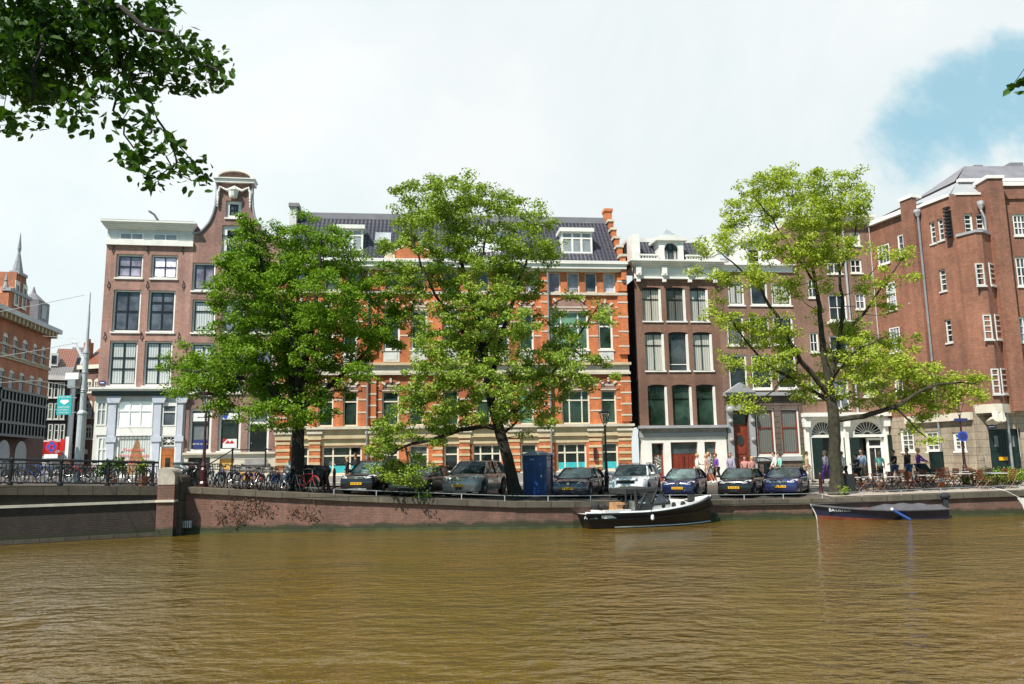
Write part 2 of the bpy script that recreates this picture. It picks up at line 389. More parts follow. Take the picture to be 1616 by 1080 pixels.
# ---------------------------------------------------------------- light, sky
SUN_AZ = Vector((-.62, -.76, 0)).normalized(); SUN_EL = R(55)
sv = Vector((SUN_AZ.x*math.cos(SUN_EL), SUN_AZ.y*math.cos(SUN_EL), math.sin(SUN_EL)))
sl = bpy.data.lights.new('sun', 'SUN'); sl.energy = 5.0; sl.angle = R(.55); sl.color = (1, .94, .84)
so = bpy.data.objects.new('sun', sl); col.objects.link(so); so.rotation_euler = sv.to_track_quat('Z', 'Y').to_euler(); so.location = (-30, -30, 60)
w = bpy.data.worlds.new('World'); scn.world = w; w.use_nodes = True; nt = w.node_tree; nt.nodes.clear()
out = nt.nodes.new('ShaderNodeOutputWorld'); b1 = nt.nodes.new('ShaderNodeBackground'); b2 = nt.nodes.new('ShaderNodeBackground'); mx = nt.nodes.new('ShaderNodeMixShader')
sky = nt.nodes.new('ShaderNodeTexSky'); sky.sky_type = 'NISHITA'; sky.sun_disc = False; sky.sun_elevation = SUN_EL
sky.sun_rotation = math.atan2(SUN_AZ.x, SUN_AZ.y) % (2*math.pi); sky.air_density = 1.0; sky.dust_density = .6; sky.ozone_density = 1.6
nt.links.new(mixc(nt, 1.0, sky.outputs[0], (.80,1.14,1.02), 'MULTIPLY'), b1.inputs[0]); b1.inputs[1].default_value = .075
tc = nt.nodes.new('ShaderNodeTexCoord')
def wm(op, a, b=None, c=None):
    n = nt.nodes.new('ShaderNodeMath'); n.operation = op
    for i, v in enumerate((a, b, c)):
        if v is None: continue
        if hasattr(v, 'links'): nt.links.new(v, n.inputs[i])
        else: n.inputs[i].default_value = v
    return n.outputs[0]
def dotd(d):
    n = nt.nodes.new('ShaderNodeVectorMath'); n.operation = 'DOT_PRODUCT'; nt.links.new(tc.outputs['Generated'], n.inputs[0]); n.inputs[1].default_value = Vector(d).normalized(); return n.outputs['Value']
def wn(scale, det, vec, dist=0):
    n = nt.nodes.new('ShaderNodeTexNoise'); n.inputs['Scale'].default_value = scale; n.inputs['Detail'].default_value = det; n.inputs['Distortion'].default_value = dist
    n.inputs['Roughness'].default_value = .6; nt.links.new(vec, n.inputs['Vector']); return n.outputs['Fac']
N1 = wn(3.0, 7, tc.outputs['Generated'], .3)
N2 = wn(7.0, 6, tc.outputs['Generated'], .2)
def smooth(v, a, b):
    n = nt.nodes.new('ShaderNodeMapRange'); n.interpolation_type = 'SMOOTHSTEP'; nt.links.new(v, n.inputs[0])
    n.inputs[1].default_value = a; n.inputs[2].default_value = b; return n.outputs[0]
hole = dotd(ray(1440, 205)); hole2 = dotd(ray(1510, 180)); hole3 = dotd(ray(1595, 165))
nz = wm('MULTIPLY', wm('SUBTRACT', N1, .5), .012)
nz = wm('ADD', nz, wm('MULTIPLY', wm('SUBTRACT', N2, .5), .008))
h1 = smooth(wm('ADD', hole, nz), .9970, .9998); h2 = smooth(wm('ADD', hole2, nz), .9968, .9997); h3 = smooth(wm('ADD', hole3, nz), .9973, .9997)
front = smooth(wm('ADD', dotd((0, 1, -.38)), wm('MULTIPLY', wm('SUBTRACT', N1, .5), .4)), .02, .30)
back = wm('MULTIPLY', smooth(N1, .55, .68), .5)
cloud = wm('MAXIMUM', front, back)
cloud = wm('MULTIPLY', cloud, wm('SUBTRACT', 1, wm('MULTIPLY', wm('MAXIMUM', h1, wm('MAXIMUM', h2, h3)), .30)))
nt.links.new(cloud, mx.inputs[0]); nt.links.new(b1.outputs[0], mx.inputs[1]); nt.links.new(b2.outputs[0], mx.inputs[2]); nt.links.new(mx.outputs[0], out.inputs[0])
cr = ramp(nt, wn(1.8, 6, tc.outputs['Generated'], .4), [(.3, (.72,.81,.84)), (.5, (.80,.885,.90)), (.7, (.93,.96,.965))])
hm = wm('MAXIMUM', h1, wm('MAXIMUM', h2, h3)); nt.links.new(mixc(nt, wm('MULTIPLY', hm, .95), cr, (.46,.77,.90)), b2.inputs[0]); glow = smooth(dotd(ray(-150, 330)), .80, .985); nt.links.new(wm('ADD', wm('MULTIPLY', glow, .05), .695), b2.inputs[1])
scn.view_settings.view_transform = 'Standard'; scn.view_settings.look = 'None'; scn.view_settings.exposure = .55; scn.view_settings.gamma = 1
# ---------------------------------------------------------------- water
m, nt_, b = nodes('canal_water')
tcw = nt_.nodes.new('ShaderNodeTexCoord'); mp = nt_.nodes.new('ShaderNodeMapping'); mp.inputs['Scale'].default_value = (.95, 1.5, 1); mp.inputs['Rotation'].default_value = (0,0,R(8))
nt_.links.new(tcw.outputs['Object'], mp.inputs[0])
n1 = noi(nt_, 2.5, 3, mp.outputs[0], .5); n2 = noi(nt_, .5, 2, mp.outputs[0]); n3 = noi(nt_, 6, 2, mp.outputs[0])
amp = ramp(nt_, noi(nt_, .10, 3, tcw.outputs['Object']), [(.38, (.35,.35,.35)), (.62, (1,1,1))])
def m2(op, a, bb):
    n = nt_.nodes.new('ShaderNodeMath'); n.operation = op
    for i, v in enumerate((a, bb)):
        if hasattr(v, 'links'): nt_.links.new(v, n.inputs[i])
        else: n.inputs[i].default_value = v
    return n.outputs[0]
h = m2('ADD', m2('MULTIPLY', m2('ADD', m2('MULTIPLY', n1, .75), m2('MULTIPLY', n3, .10)), amp), m2('MULTIPLY', n2, .8))
bump(nt_, b, h, 1.0, .22)
f = ramp(nt_, noi(nt_, .12, 4, tcw.outputs['Object']), [(.3, (.128,.074,.011)), (.7, (.088,.060,.009))])
nt_.links.new(f, b.inputs['Base Color']); b.inputs['Roughness'].default_value = .035; b.inputs['IOR'].default_value = 1.5
mb = MB(); mb.face([(-260,-.5,0),(260,-.5,0),(260,60,0),(-260,60,0)], 'canal_water')
tag(mb.build('water'), 'brown green rippled canal water', kind='structure')
# ---------------------------------------------------------------- land
mb = MB(); xs = [-260,-120]+[x for x, _ in QUAY if x > -100]+[-23,-11,-3,3,7,12,17,30,40]+[120,260]
xs = sorted(set(xs)); T = [0, .3, .6, 1]
rows = []
for X in xs:
    q = qY(X)+.02; ys = [q, lerp(q, 47, .33), lerp(q, 47, .66), 47, 70, 120, 400]
    rows.append([(X, y, hs(X, y)) for y in ys])
for a, b_ in zip(rows, rows[1:]):
    for i in range(len(a)-1): mb.face([a[i], b_[i], b_[i+1], a[i+1]], 'pavers')
tag(mb.build('ground'), 'brick paved street along the canal', kind='structure')
# near bank under the camera
mb = MB(); mb.box(-60, 60, -40, .3, -1, 1.05, 'brick_quay'); mb.box(-60, 60, -40, .45, 1.05, 1.2, 'pavers')
tag(mb.build('near_quay'), 'brick quay on the near bank of the canal', kind='structure')
# road strip of darker asphalt in the parking lane
mb = MB()
PL = [X for X in (-9.5,-7,-3.5,0,2.4,5.2,9.8,13.2)]
for a, b_ in zip(PL, PL[1:]):
    P = [(a, qY(a)+.9), (b_, qY(b_)+.9), (b_, qY(b_)+6.6), (a, qY(a)+6.6)]
    mb.face([(x, y, hs(x, y)+.012) for x, y in P], 'asphalt')
tag(mb.build('parking_lane'), 'dark parking lane beside the quay', kind='structure')
# ---------------------------------------------------------------- canal fronts (plan)
def P2(x, y, Y): p = atY(x, y, Y); return (p.x, p.y)
cD0, cDE, cEF, cF1 = P2(148,700,46), P2(290,700,46.8), P2(435.5,700,47.6), P2(997,730,50)
cG0, cGH, cHI, cI1 = P2(1012.5,730,50.3), P2(1148,730,51), P2(1271,730,51.6), P2(1404,740,52.2)
cJ0, cJ1 = P2(1405,740,52.3), P2(1541,700,46)
W5 = lambda f, rows: None
# ======== D: pink brick house with white shop front
f = Fac('shop_house', cD0, cDE, 'pink brick corner house with white and blue grey shop front, flat white cornice on top', 'house')
r3 = [f.rect(171.5,216,538,609,220), f.rect(227,271,538,609,220)]
r2 = [f.rect(177.8,221.5,458,524,225), f.rect(233.3,276,458,524,225)]
r1 = [f.rect(183,225.5,402,439,230), f.rect(238.7,280.5,402,439,230)]
zc, zm, zt = f.z(220,388), f.z(220,624), f.z(225,352)
wall(f, 'brick_pink', zm, zc, r1+r2+r3)
for i, r in enumerate(r3): window(f, r, 'pane_white', cols=2, rows=(.36,.64), inner=.05, bw=.09, bar='black_iron')
for i, r in enumerate(r2): window(f, r, 'pane_grey', cols=2, rows=(.5,.75) if i else (.5,), inner=.05, bw=.08, bar='black_iron')
for i, r in enumerate(r1): window(f, r, 'pane_lilac', cols=2, rows=(.5,), inner=.05, bw=.05, bar='black_iron')
mb = MB(); z1 = f.z(225,380); z2 = f.z(225,363)
mb.box(0, f.w, -.02, 8.9, zc, z2, 'old_white'); mb.box(-.04, f.w+.02, -.16, 8.9, zc+.0, z1, 'white_paint')
cornice(mb, 0, f.w-.1, z2, zt, .5, 'white_paint', 5)
mb.box(-.3, f.w+.1, -.45, 8.9, zt-.002, zt+.06, 'lead')
mb.build('cornice', f.root)
for a, b_ in ((189,227),(242,281)):
    u0, u1, c, d = f.rect(a, b_, 369, 380, 230); mb = MB(); mb.box(u0,u1,-.05,-.02,c,d,'white_paint'); mb.box(u0+.08,(u0+u1)/2-.04,-.058,-.045,c+.06,d-.06,'pane_pale'); mb.box((u0+u1)/2+.04,u1-.08,-.058,-.045,c+.06,d-.06,'pane_pale'); mb.build('frieze_window', f.root)
mb = MB(); u = f.u(250, 345); mb.tube([(u,1.2,zt),(u-.25,0,zt+.55),(u-.45,-.5,zt+.62)], .07, 'lead', 6); mb.tube([(u-.9,.2,zt+.2),(u-.1,.2,zt+.25)], .03, 'lead', 6); mb.build('hoist_beam', f.root)
for yy, xx in ((392,(178,233,288)), (448,(171,232,289)), (529,(165,223,282))):
    for x in xx:
        mb = MB(); u, z = f.uz(x, yy+3); mb.tube([(u,-.05,z+.28),(u+.05,-.07,z+.12),(u-.02,-.07,z-.02),(u,-.05,z-.16)], .03, 'black_iron', 5); mb.build('wall_anchor', f.root)
# shop front
zb = f.base-.1; mb = MB()
zf = f.z(220,621); mb.box(-.05, f.w+.02, .0, 8.9, zb, zf, 'old_white')
tag_z = f.z(220,612)
mb.box(-.3, f.w, -.36, .05, zf+.12, tag_z-.12, 'white_paint'); mb.box(-.36, f.w+.03, -.44, .05, tag_z-.12, tag_z, 'white_paint'); mb.box(-.2, f.w-.02, -.25, .05, zf-.16, zf+.12, 'black_shop')
mb.build('shop_front', f.root)
zf -= .16
for a, b_ in ((170,181.7),(241.7,253),(279,287.8)):
    u0, u1 = f.u(a,690), f.u(b_,690); mb = MB()
    mb.box(u0, u1, -.14, 0, zb, zf-.3, 'blue_stone'); mb.prism([(u0-.08,zf-.42),(u1+.16,zf-.42+.0),(u1+.3,zf-.02),(u0-.14,zf-.02)], -.2, -.001, 'blue_stone')
    zmid = f.z(220,695); mb.box(u0-.1, u1+.1, -.19, -.002, zmid-.1, zmid+.22, 'blue_stone'); mb.box(u0-.06, u1+.06, -.18, -.003, zb, zb+.5, 'blue_stone')
    mb.build('column', f.root)
def shopwin(f, r, pane, name='shop_window', cols=1, rows=(), arch=0, fr='white_paint', bw=.07, fw=.08, y=-.06, vb=None):
    return window(f, r, pane, fr, fw, cols, rows, fr, bw, y, False, arch, vb=vb, name=name)
shopwin(f, f.rect(185.5,243-1.5,633,675,220), 'pane_pale', cols=3, rows=(.64,), arch=.0)
bay = shopwin(f, f.rect(184.5,241,690,752,220), 'pane_white')
u0, u1, c, d = f.rect(196,231,692,752,220); um = f.u(214,720); zz = f.z(220,735)
mb = MB(); mb.face([(f.u(196,735),-.012,c+.1),(f.u(232,735),-.012,c+.1),(um+.1,-.012,d-.05),(um-.02,-.012,d-.05)], 'tan_inside'); mb.build('curtain_gap', bay)
for s_, y_, sz in (('Traditional',710,.27),('Chinese Massage',719,.25),('MASSAGE',729,.36)):
    text(s_, 'window_lettering', sz, 'rose_letter', bay, (f.u(211,y_), -.03, f.z(211,y_)))
mb = MB(); za, zb2 = f.z(220,688), f.z(220,676); mb.box(f.u(184.5,680), f.u(241,680), -.1, -.001, za, zb2, 'white_paint')
for k in range(8): uu = lerp(f.u(186,680), f.u(240,680), (k+.5)/8); mb.box(uu-.09, uu+.09, -.13, -.1, za, za+.07, 'white_paint')
mb.box(f.u(257.5,680), f.u(278,680), -.08, -.001, f.z(268,688), f.z(268,674), 'white_paint'); mb.build('panel', f.root)
shopwin(f, f.rect(256.5,279,635,673,268), 'pane_grey', rows=(.68,), arch=.15)
fan = shopwin(f, f.rect(256,277.5,688,704.5,268), 'pane_dark', name='fanlight', fw=.07)
a, b_, c, d = f.rect(256,277.5,688,704.5,268); mb = MB(); cu_, cz_ = (a+b_)/2, (c+d)/2
for k in range(8): g = math.pi*k/4+.39; mb.tube([(cu_,-.02,cz_),(cu_+.36*math.cos(g),-.02,cz_+.24*math.sin(g))], .015, 'white_paint', 4)
mb.lathe([(.1,-.05),(.1,-.02)], 'white_paint', (cu_,0,cz_), 10, 'y'); mb.build('star_tracery', fan)
a, b_, c, d = f.rect(254.5,275,708,752,268); c = zb; mb = MB(); mb.box(a,b_,-.06,.02,c,d,'wood_door')
for x in (a+.08,(a+b_)/2+.17): mb.box(x,x+.16,-.075,-.06,c+.2,d-.5,'wood_door')
mb.box(a+.1,b_-.1,-.075,-.06,d-.38,d-.1,'wood_door'); dd = mb.build('door', f.root); mb = MB(); mb.box((a+b_)/2-.13,(a+b_)/2+.13,-.085,-.06,c+.35,d-.55,'pane_dark'); mb.build('door_glass', dd)
mb = MB(); mb.box(a-.1,a-.002,-.1,0,zb,d+.1,'white_paint'); mb.box(b_+.002,b_+.1,-.1,0,zb,d+.1,'white_paint'); mb.build('door_frame', f.root)
# angled side bay on the left
mb = MB(); mb.box(.08, f.u(168.5,690), -.1, -.001, f.z(160,687), f.z(160,674), 'white_paint'); mb.build('panel', f.root)
shopwin(f, f.rect(152.5,168.5,634,672,160), 'pane_pale', cols=2, rows=(.68,)); shopwin(f, f.rect(153,168.5,690,752,160), 'pane_white', cols=2, rows=(.7,))
pl = MB(); u, z = f.uz(161.5,604.5); pl.box(u-.17,u+.17,-.04,-.005,z-.11,z+.11,'navy_sign'); pl.box(u-.12,u+.12,-.045,-.04,z-.02,z+.03,'white_plain'); pl.build('street_name_plate', f.root)
# ======== E: bell gabled house
f = Fac('bell_gable_house', cDE, cEF, 'purple brick house with bell shaped gable and curved white top, stoop with iron railing', 'house')
zs_ = f.z(310,370); Ls = [(303.6,372),(304,370),(314,369.5),(322,362),(330,352.5),(336,340),(340,325),(342,307),(342.5,290)]
LP = [(f.u(x,y), f.z(370,y)) for x, y in Ls]; mid = f.u(371,290)-.0
ztop = LP[-1][1]
def uLf(z):
    if z <= LP[0][1]: return 0
    for (a,b_),(c,d) in zip(LP, LP[1:]):
        if z <= d: return a+(c-a)*(z-b_)/max(1e-6,(d-b_))
    return LP[-1][0]
wR = f.w
def uRf(z):
    if z <= LP[0][1]: return wR
    return min(wR, 2*mid-uLf(z))
rows = [f.rect(303.5,339.5,415,459,320), f.rect(303,339.5,473,525,320), f.rect(300,338,541,620,320)]
rows2 = [f.rect(x0,x1,a,b_,350) for a,b_ in ((473,525),(541,620)) for x0,x1 in ((351,386),(396,430))]+[f.rect(396,428,415,459,350)]
g1 = f.rect(350,389,356,411,370); g2 = f.rect(356.5,381,317,344,370)
gr = [f.rect(298,333.5,645,712,340), f.rect(344,380,645,712,340)]; dr = f.rect(390.5,424,651,725,400)
zp = f.z(350,714)
ops = rows+rows2+[g1,g2]+gr+[dr]
zsh_ = LP[0][1]
wall(f, 'brick_plum', zp, zsh_, [(a,b_,c,min(d,zsh_)) for a,b_,c,d in ops if c < zsh_], uLf, uRf)
mb = MB()
for s_ in (0,1):
    xe = 0 if s_ == 0 else wR
    mb.face([(xe,.5,zsh_),(mid,.5,ztop-2.6),(mid,9,ztop-2.6),(xe,9,zsh_)],'tile_red')
mb.build('roof', f.root, fix=False)
wall(f, 'brick_plum', zsh_, ztop, [(a,b_,max(c,zsh_),d) for a,b_,c,d in ops if d > zsh_], uLf, uRf, back=.45, name='gable', zcuts=[z for _, z in LP]+[lerp(LP[0][1], ztop, k/16) for k in range(1,16)])
mb = MB()      # white coping along the curve
for sgn in (0,1):
    pts = [(u if not sgn else 2*mid-u, z) for u, z in LP[1:]]
    for (a,b_),(c,d) in zip(pts, pts[1:]): mb.tube([(a,-.04,b_),(c,-.04,d)], .07, 'lead', 6)
t0, t1 = f.u(340.5,286), f.u(402,286); t0 = 2*mid-t1
z0, z1, z2 = f.z(370,290), f.z(370,283), f.z(370,268.5)
mb.box(t0,t1,-.25,.8,z0,z1-.06,'white_paint'); mb.box(t0-.08,t1+.08,-.33,.8,z1-.06,z1,'white_paint')
P = arc(t0+.02, t1-.02, z1, z2-z1, 16)
for (a,b_),(c,d) in zip(P, P[1:]): mb.mesh([(a,-.3,b_),(c,-.3,d),(c,.6,d),(a,.6,b_),(mid+(a-mid)*.84,-.3,z1+(b_-z1)*.72),(mid+(c-mid)*.84,-.3,z1+(d-z1)*.72),(mid+(c-mid)*.84,.6,z1+(d-z1)*.72),(mid+(a-mid)*.84,.6,z1+(b_-z1)*.72)], [(0,1,5,4),(0,3,2,1),(4,5,6,7),(3,7,6,2)], 'white_paint')
mb.prism([(mid+(x-mid)*.84, z1+(z-z1)*.72) for x, z in P], -.1, .5, 'brick_plum')
mb.build('pediment', f.root)
mb = MB()     # garlands and vase
for sgn in (-1,1):
    pts = [(mid,-.1,f.z(370,296)), (mid+sgn*.45,-.1,f.z(370,302)), (mid+sgn*.85,-.1,f.z(370,297)), (mid+sgn*.98,-.1,f.z(370,305)), (mid+sgn*.98,-.1,f.z(370,328))]
    mb.tube(pts, [.07,.1,.07,.1,.05], 'white_paint', 7)
    for p, q in zip(pts, pts[1:]):
        for k in range(5): v = Vector(p).lerp(Vector(q), k/5); mb.ball((v.x+random.uniform(-.04,.04),-.14,v.z), .06, 'white_paint', 5)
zv = f.z(370,314); mb.lathe([(.22,0),(.26,.1),(.3,.35),(.36,.5),(.2,.56),(.1,.62)], 'white_paint', (mid-.05,-.15,zv), 10)
mb.build('garland', f.root)
window(f, g2, 'pane_grey', fw=.2, cols=2, rows=(.5,), inner=.05, bar='black_iron'); wg = window(f, g1, 'pane_dark', fw=.28, cols=2, rows=(.62,), inner=.05, bar='black_iron')
a,b_,c,d = g1; mb = MB()
for k in range(7): x = lerp(a+.33,b_-.33,(k+.5)/7); mb.box(x-.012,x+.012,.0,.02,c+.95,c+1.35,'white_paint')
mb.box(a+.3,b_-.3,-.01,.03,c+1.33,c+1.37,'white_paint'); mb.build('balustrade', wg)
for i, r in enumerate(rows): window(f, r, ('pane_lilac','pane_white','pane_white')[i], cols=2 if i != 1 else 1, rows=((),(.68,),(.5,))[i], inner=.06, bar='black_iron', bw=.08)
for r in rows2: window(f, r, 'pane_grey', cols=2, rows=(.6,), inner=.06, bar='black_iron', bw=.08)
g_ = window(f, gr[0], 'pane_pale', rows=(.66,), inner=.08, bar='black_iron', bw=.1, fw=.14)
a,b_,c,d = gr[0]
def plq(win, x0,x1,y0,y1,mat,front=.1): 
    m_ = MB(); u0,u1,c_,d_ = f.rect(x0,x1,y0,y1); m_.box(u0,u1,front,front+.012,c_,d_,mat); return m_.build('window_poster', win), (u0+u1)/2, (c_+d_)/2, u1-u0
q, u, z, w_ = plq(g_, 304.5,326,694,709,'navy_sign'); text('BETER HOREN', 'poster_text', .13, 'white_plain', g_, (u,.095,z+.02))
q, u, z, w_ = plq(g_, 304.5,327,652,665,'white_plain')
g_ = window(f, gr[1], 'pane_dark', rows=(.66,), inner=.08, bar='black_iron', bw=.1, fw=.14)
q, u, z, w_ = plq(g_, 351,373,693,707,'white_plain'); mb = MB()
for k in (-1,1): mb.prism([(u+k*.12-.16,z),(u+k*.12+.16,z),(u+k*.12,z+.2)], .09,.099,'sign_red')
mb.prism([(u-w_/2,z+.28),(u-w_/2+.25,z+.28),(u-w_/2,z+.02)], .09,.099,'sign_red'); mb.build('poster_mark', g_)
q, u, z, w_ = plq(g_, 351,375,652,662,'white_plain'); mb = MB(); mb.lathe([(.14,.085),(.14,.099)],'sign_blue',(u-.3,0,z),12,'y'); mb.build('poster_mark', g_)
a,b_,c,d = dr; mb = MB(); zd = f.z(400,668)
mb.box(a,a+.12,.1,.2,c,d,'white_paint'); mb.box(b_-.12,b_,.1,.2,c,d,'white_paint'); mb.box(a,b_,.099,.2,d-.12,d,'white_paint'); mb.box(a+.12,b_-.12,.09,.2,zd-.06,zd+.08,'white_paint'); fr_ = mb.build('door_frame', f.root)
mb = MB(); mb.box(a+.12,b_-.12,.15,.19,zd,d-.1,'pane_dark'); mb.build('fanlight', fr_)
mb = MB(); mb.box(a+.12,b_-.12,.14,.2,c,zd-.06,'black_shop')
for x in (a+.2,(a+b_)/2+.04):
    for k0,k1 in ((.08,.42),(.5,.94)): mb.box(x,x+(b_-a-.24)/2-.12,.125,.14,lerp(c,zd,k0),lerp(c,zd,k1),'black_shop')
dd = mb.build('door', f.root); mb = MB(); mb.ball((a+.22,.09,lerp(c,zd,.45)),.05,'chrome',6); mb.build('handle', dd)
# plinth with basement, stoop
mb = MB(); zg = f.base-.2
bo = [f.rect(296,331,722,752,340)]; bo[0] = (bo[0][0], bo[0][1], zg+.2, bo[0][3]); bo.append((f.u(346,740), f.u(369,740), zg+.2, f.z(350,724))); bo.append((f.u(386,740), f.u(411,740), zg+.2, f.z(400,743)))
wall(f, 'pale_stone', zg, zp, [bo[0], bo[1]], depth=.3, name='plinth')
mb.box(-.02, f.w, -.12, .0, zp-.12, zp, 'pale_stone'); mb.build('plinth_ledge', f.root)
mb = MB(); a,b_,c,d = bo[0]; mb.box(a,b_,.2,.29,c,d,'pane_dark'); mb.build('basement_window', f.root)
mb = MB(); a,b_,c,d = bo[1]; mb.box(a,b_,.12,.29,c,d,'ochre_board'); mb.build('boarded_opening', f.root)
u0, u1 = f.u(371,738), f.u(437,738)-.15; zl = f.z(400,737, 1.3)
mb = MB(); mb.box(u0,u1,-1.3,-.12,zl-.14,zl,'grey_stone'); mb.box(u0+.15,u1-.1,-1.2,-.13,zg,zl-.14,'pale_stone'); mb.box(f.u(384,730),u1-.3,-.75,-.125,zl,zl+.2,'grey_stone'); mb.box(f.u(388,726),u1-.4,-.42,-.122,zl+.2,dr[2]-.02,'grey_stone')
for k in range(6): mb.box(u0-.3*(k+1)+.0, u0-.3*k-.002, -1.25,-.2, zg, zl-.19*(k+1), 'grey_stone')
mb.box(u0+.4, u0+1.5, -1.23,-1.2, zg+.1, zl-.25,'ochre_board')
st = mb.build('stoop', f.root)
mb = MB(); zr = zl+1.0; p0 = (u0+.05,-1.2,zr)
for x in (u0+.05,u1-.35): mb.tube([(x,-1.2,zl),(x,-1.2,zr)], .05,'black_iron',8); mb.ball((x,-1.2,zr+.05),.08,'black_iron',6)
mb.tube([(u0-1.75,-1.2,zl-1.05+1.0-.1),(u0+.05,-1.2,zr),(u1,-1.2,zr)], .035,'black_iron',6); mb.tube([(u0-1.2,-1.2,zl-.75),(u0+.05,-1.2,zl+.45),(u1,-1.2,zl+.45)], .012,'black_iron',5); mb.tube([(u0-1.75,-1.2,zg),(u0-1.75,-1.2,zl-.1)],.04,'black_iron',6)
mb.build('stoop_railing', st)
# ======== F: large orange brick institute
f = Fac('orange_brick_building', cEF, cF1, 'long orange brick building with cream stone bands, black tiled mansard roof and white dormers', 'office building')
xm = 716
def row(lst, yt, yb, xr=xm): return [f.rect(x0,x1,yt,yb,xr) for x0,x1,*_ in lst]
G0 = [(460,487,1),(508,571,3),(603,629,1),(646,676,1),(701,724,1),(746,791,3),(822,848,1),(879,926,3),(950,976,1)]
G1 = [(460,487,1),(502,526,1),(541.5,564.5,1),(603,629.5,1),(646,668,1),(700,724,1),(752,774,1),(785,805,1),(819,843,1),(887,931,3),(949,973,1)]
G2 = [(462,487,1),(502,526,1),(541,564,1),(605.5,631,1),(648,674.5,1),(700,724,1),(752,774,1),(785,803,1),(819,842,1),(869,929,3),(944,967,1)]
G3 = [(464,484,1),(512,536,1),(548,573,1),(607,634,1),(648,670,1),(700,722,1),(750,772,1),(799,820,1),(829,848,1),(865.5,884.5,1),(895,914.5,1),(923,942,1),(952,971,1)]
R0_ = row(G0,702,746); R1_ = row(G1,617,671); R2_ = row(G2,490,552); R3_ = row(G3,428,460)
zgut = f.z(xm,424); zg = f.base-.3
wall(f, 'brick_orange', f.z(xm,747), zgut, R0_+R1_+R2_+R3_, back=7)
wall(f, 'grey_stone', zg, f.z(xm,747)-.002, [], name='plinth', y=-.06)
for r, g in zip(R0_, G0):
    wn_ = window(f, r, 'pane_dark', 'cream_paint', .1, g[2], (.68,), 'cream_paint', .09, .1, True, vb=(.25,.72) if g[2] == 3 else None)
    if g[0] not in (646,701,603): mb = MB(); mb.box(r[0]+.1,r[1]-.1,.12,.155,r[2]+.1,r[2]+.1+.42,'teal_film'); mb.build('window_film', wn_)
for r, g in zip(R1_, G1): window(f, r, 'pane_green', 'cream_paint', .09, 1, (.72,), 'cream_paint', .08, .12, True, sillmat='cream_stone', vb=(.25,.75) if g[2] == 3 else None)
for r, g in zip(R2_, G2): window(f, r, 'pane_green', 'white_paint', .12, 1, (.62,), 'white_paint', .09, .1, True, vb=(.25,.75) if g[2] == 3 else None)
for i,(r, g) in enumerate(zip(R3_, G3)): window(f, r, 'pane_lilac' if i in (3,8,9) else 'pane_grey', 'cream_paint', .08, 1, (), y=.12, sill=False)
mb = MB()
PX = [(436,457),(488,505),(580,594),(683,698),(725,741),(803,820),(851,870),(930,949),(977,996.5)]
for x0, x1 in PX:                  # pilasters with stone stripes
    mb = MB(); u0, u1 = f.u(x0,720), f.u(x1,720); big = (x0 in (436,580,725,851,977) or x0 == 683)
    top = f.z(xm,692)
    mb.box(u0,u1,-.12,.001,f.z(xm,745),top,'brick_orange')
    for k in range(5):
        z = lerp(f.z(xm,745), top, (k+.35)/5); mb.box(u0-.02,u1+.02,-.15,.002,z,z+.15,'cream_stone')
    mb.box(u0-.08,u1+.08,-.2,.003,top,f.z(xm,676),'cream_stone'); mb.box(u0-.14,u1+.14,-.27,.004,f.z(xm,683),f.z(xm,679),'pale_stone')
    mb.build('pilaster', f.root)
mb = MB()
BIG = [(436,455),(580,594),(683,698),(856,869),(979,994)]
for x0,x1 in BIG:
    mb = MB()
    for ya, yb in ((668,596),(560,466),(458,430)):
        u0,u1 = f.u(x0,600),f.u(x1,600); mb.box(u0,u1,-.14,.001,f.z(xm,ya),f.z(xm,yb),'brick_orange')
        n = 4 if ya-yb > 60 else 1
        for k in range(n):
            z = lerp(f.z(xm,ya),f.z(xm,yb),(k+.5)/n); mb.box(u0-.015,u1+.015,-.16,.002,z,z+.1,'pale_stone')
    mb.build('buttress', f.root)
mb = MB()
def stripe(y0,y1,proj,mat,ends=.05): mb.box(-ends,f.w+ends,-proj,.03,f.z(xm,y1),f.z(xm,y0),mat)
stripe(691,701,.03,'cream_stone'); stripe(676,690.5,.16,'cream_stone'); stripe(672,676,.34,'pale_stone',.2); stripe(577,592,.12,'pale_stone'); stripe(573,577,.28,'cream_stone',.15); stripe(588,592,.2,'pale_stone',.1); stripe(461,465,.14,'pale_stone',.1)
mb.build('stone_bands', f.root)
mb = MB()
def stripes(R_, ys):
    for yy in ys:
        z = f.z(xm,yy); us = sorted([(a,b_) for a,b_,c,d in R_ if c < z < d]+[(f.w,f.w)]); cur = 0
        for a,b_ in us:
            if a-cur > .1: mb.box(cur,a-.02,-.025,.002,z-.045,z+.045,'pale_stone')
            cur = b_+.02
stripes(R1_,(650,630,609)); stripes(R2_,(530,508,484)); mb.build('stone_stripes', f.root)
mb = MB()                          # blind arches above the windows
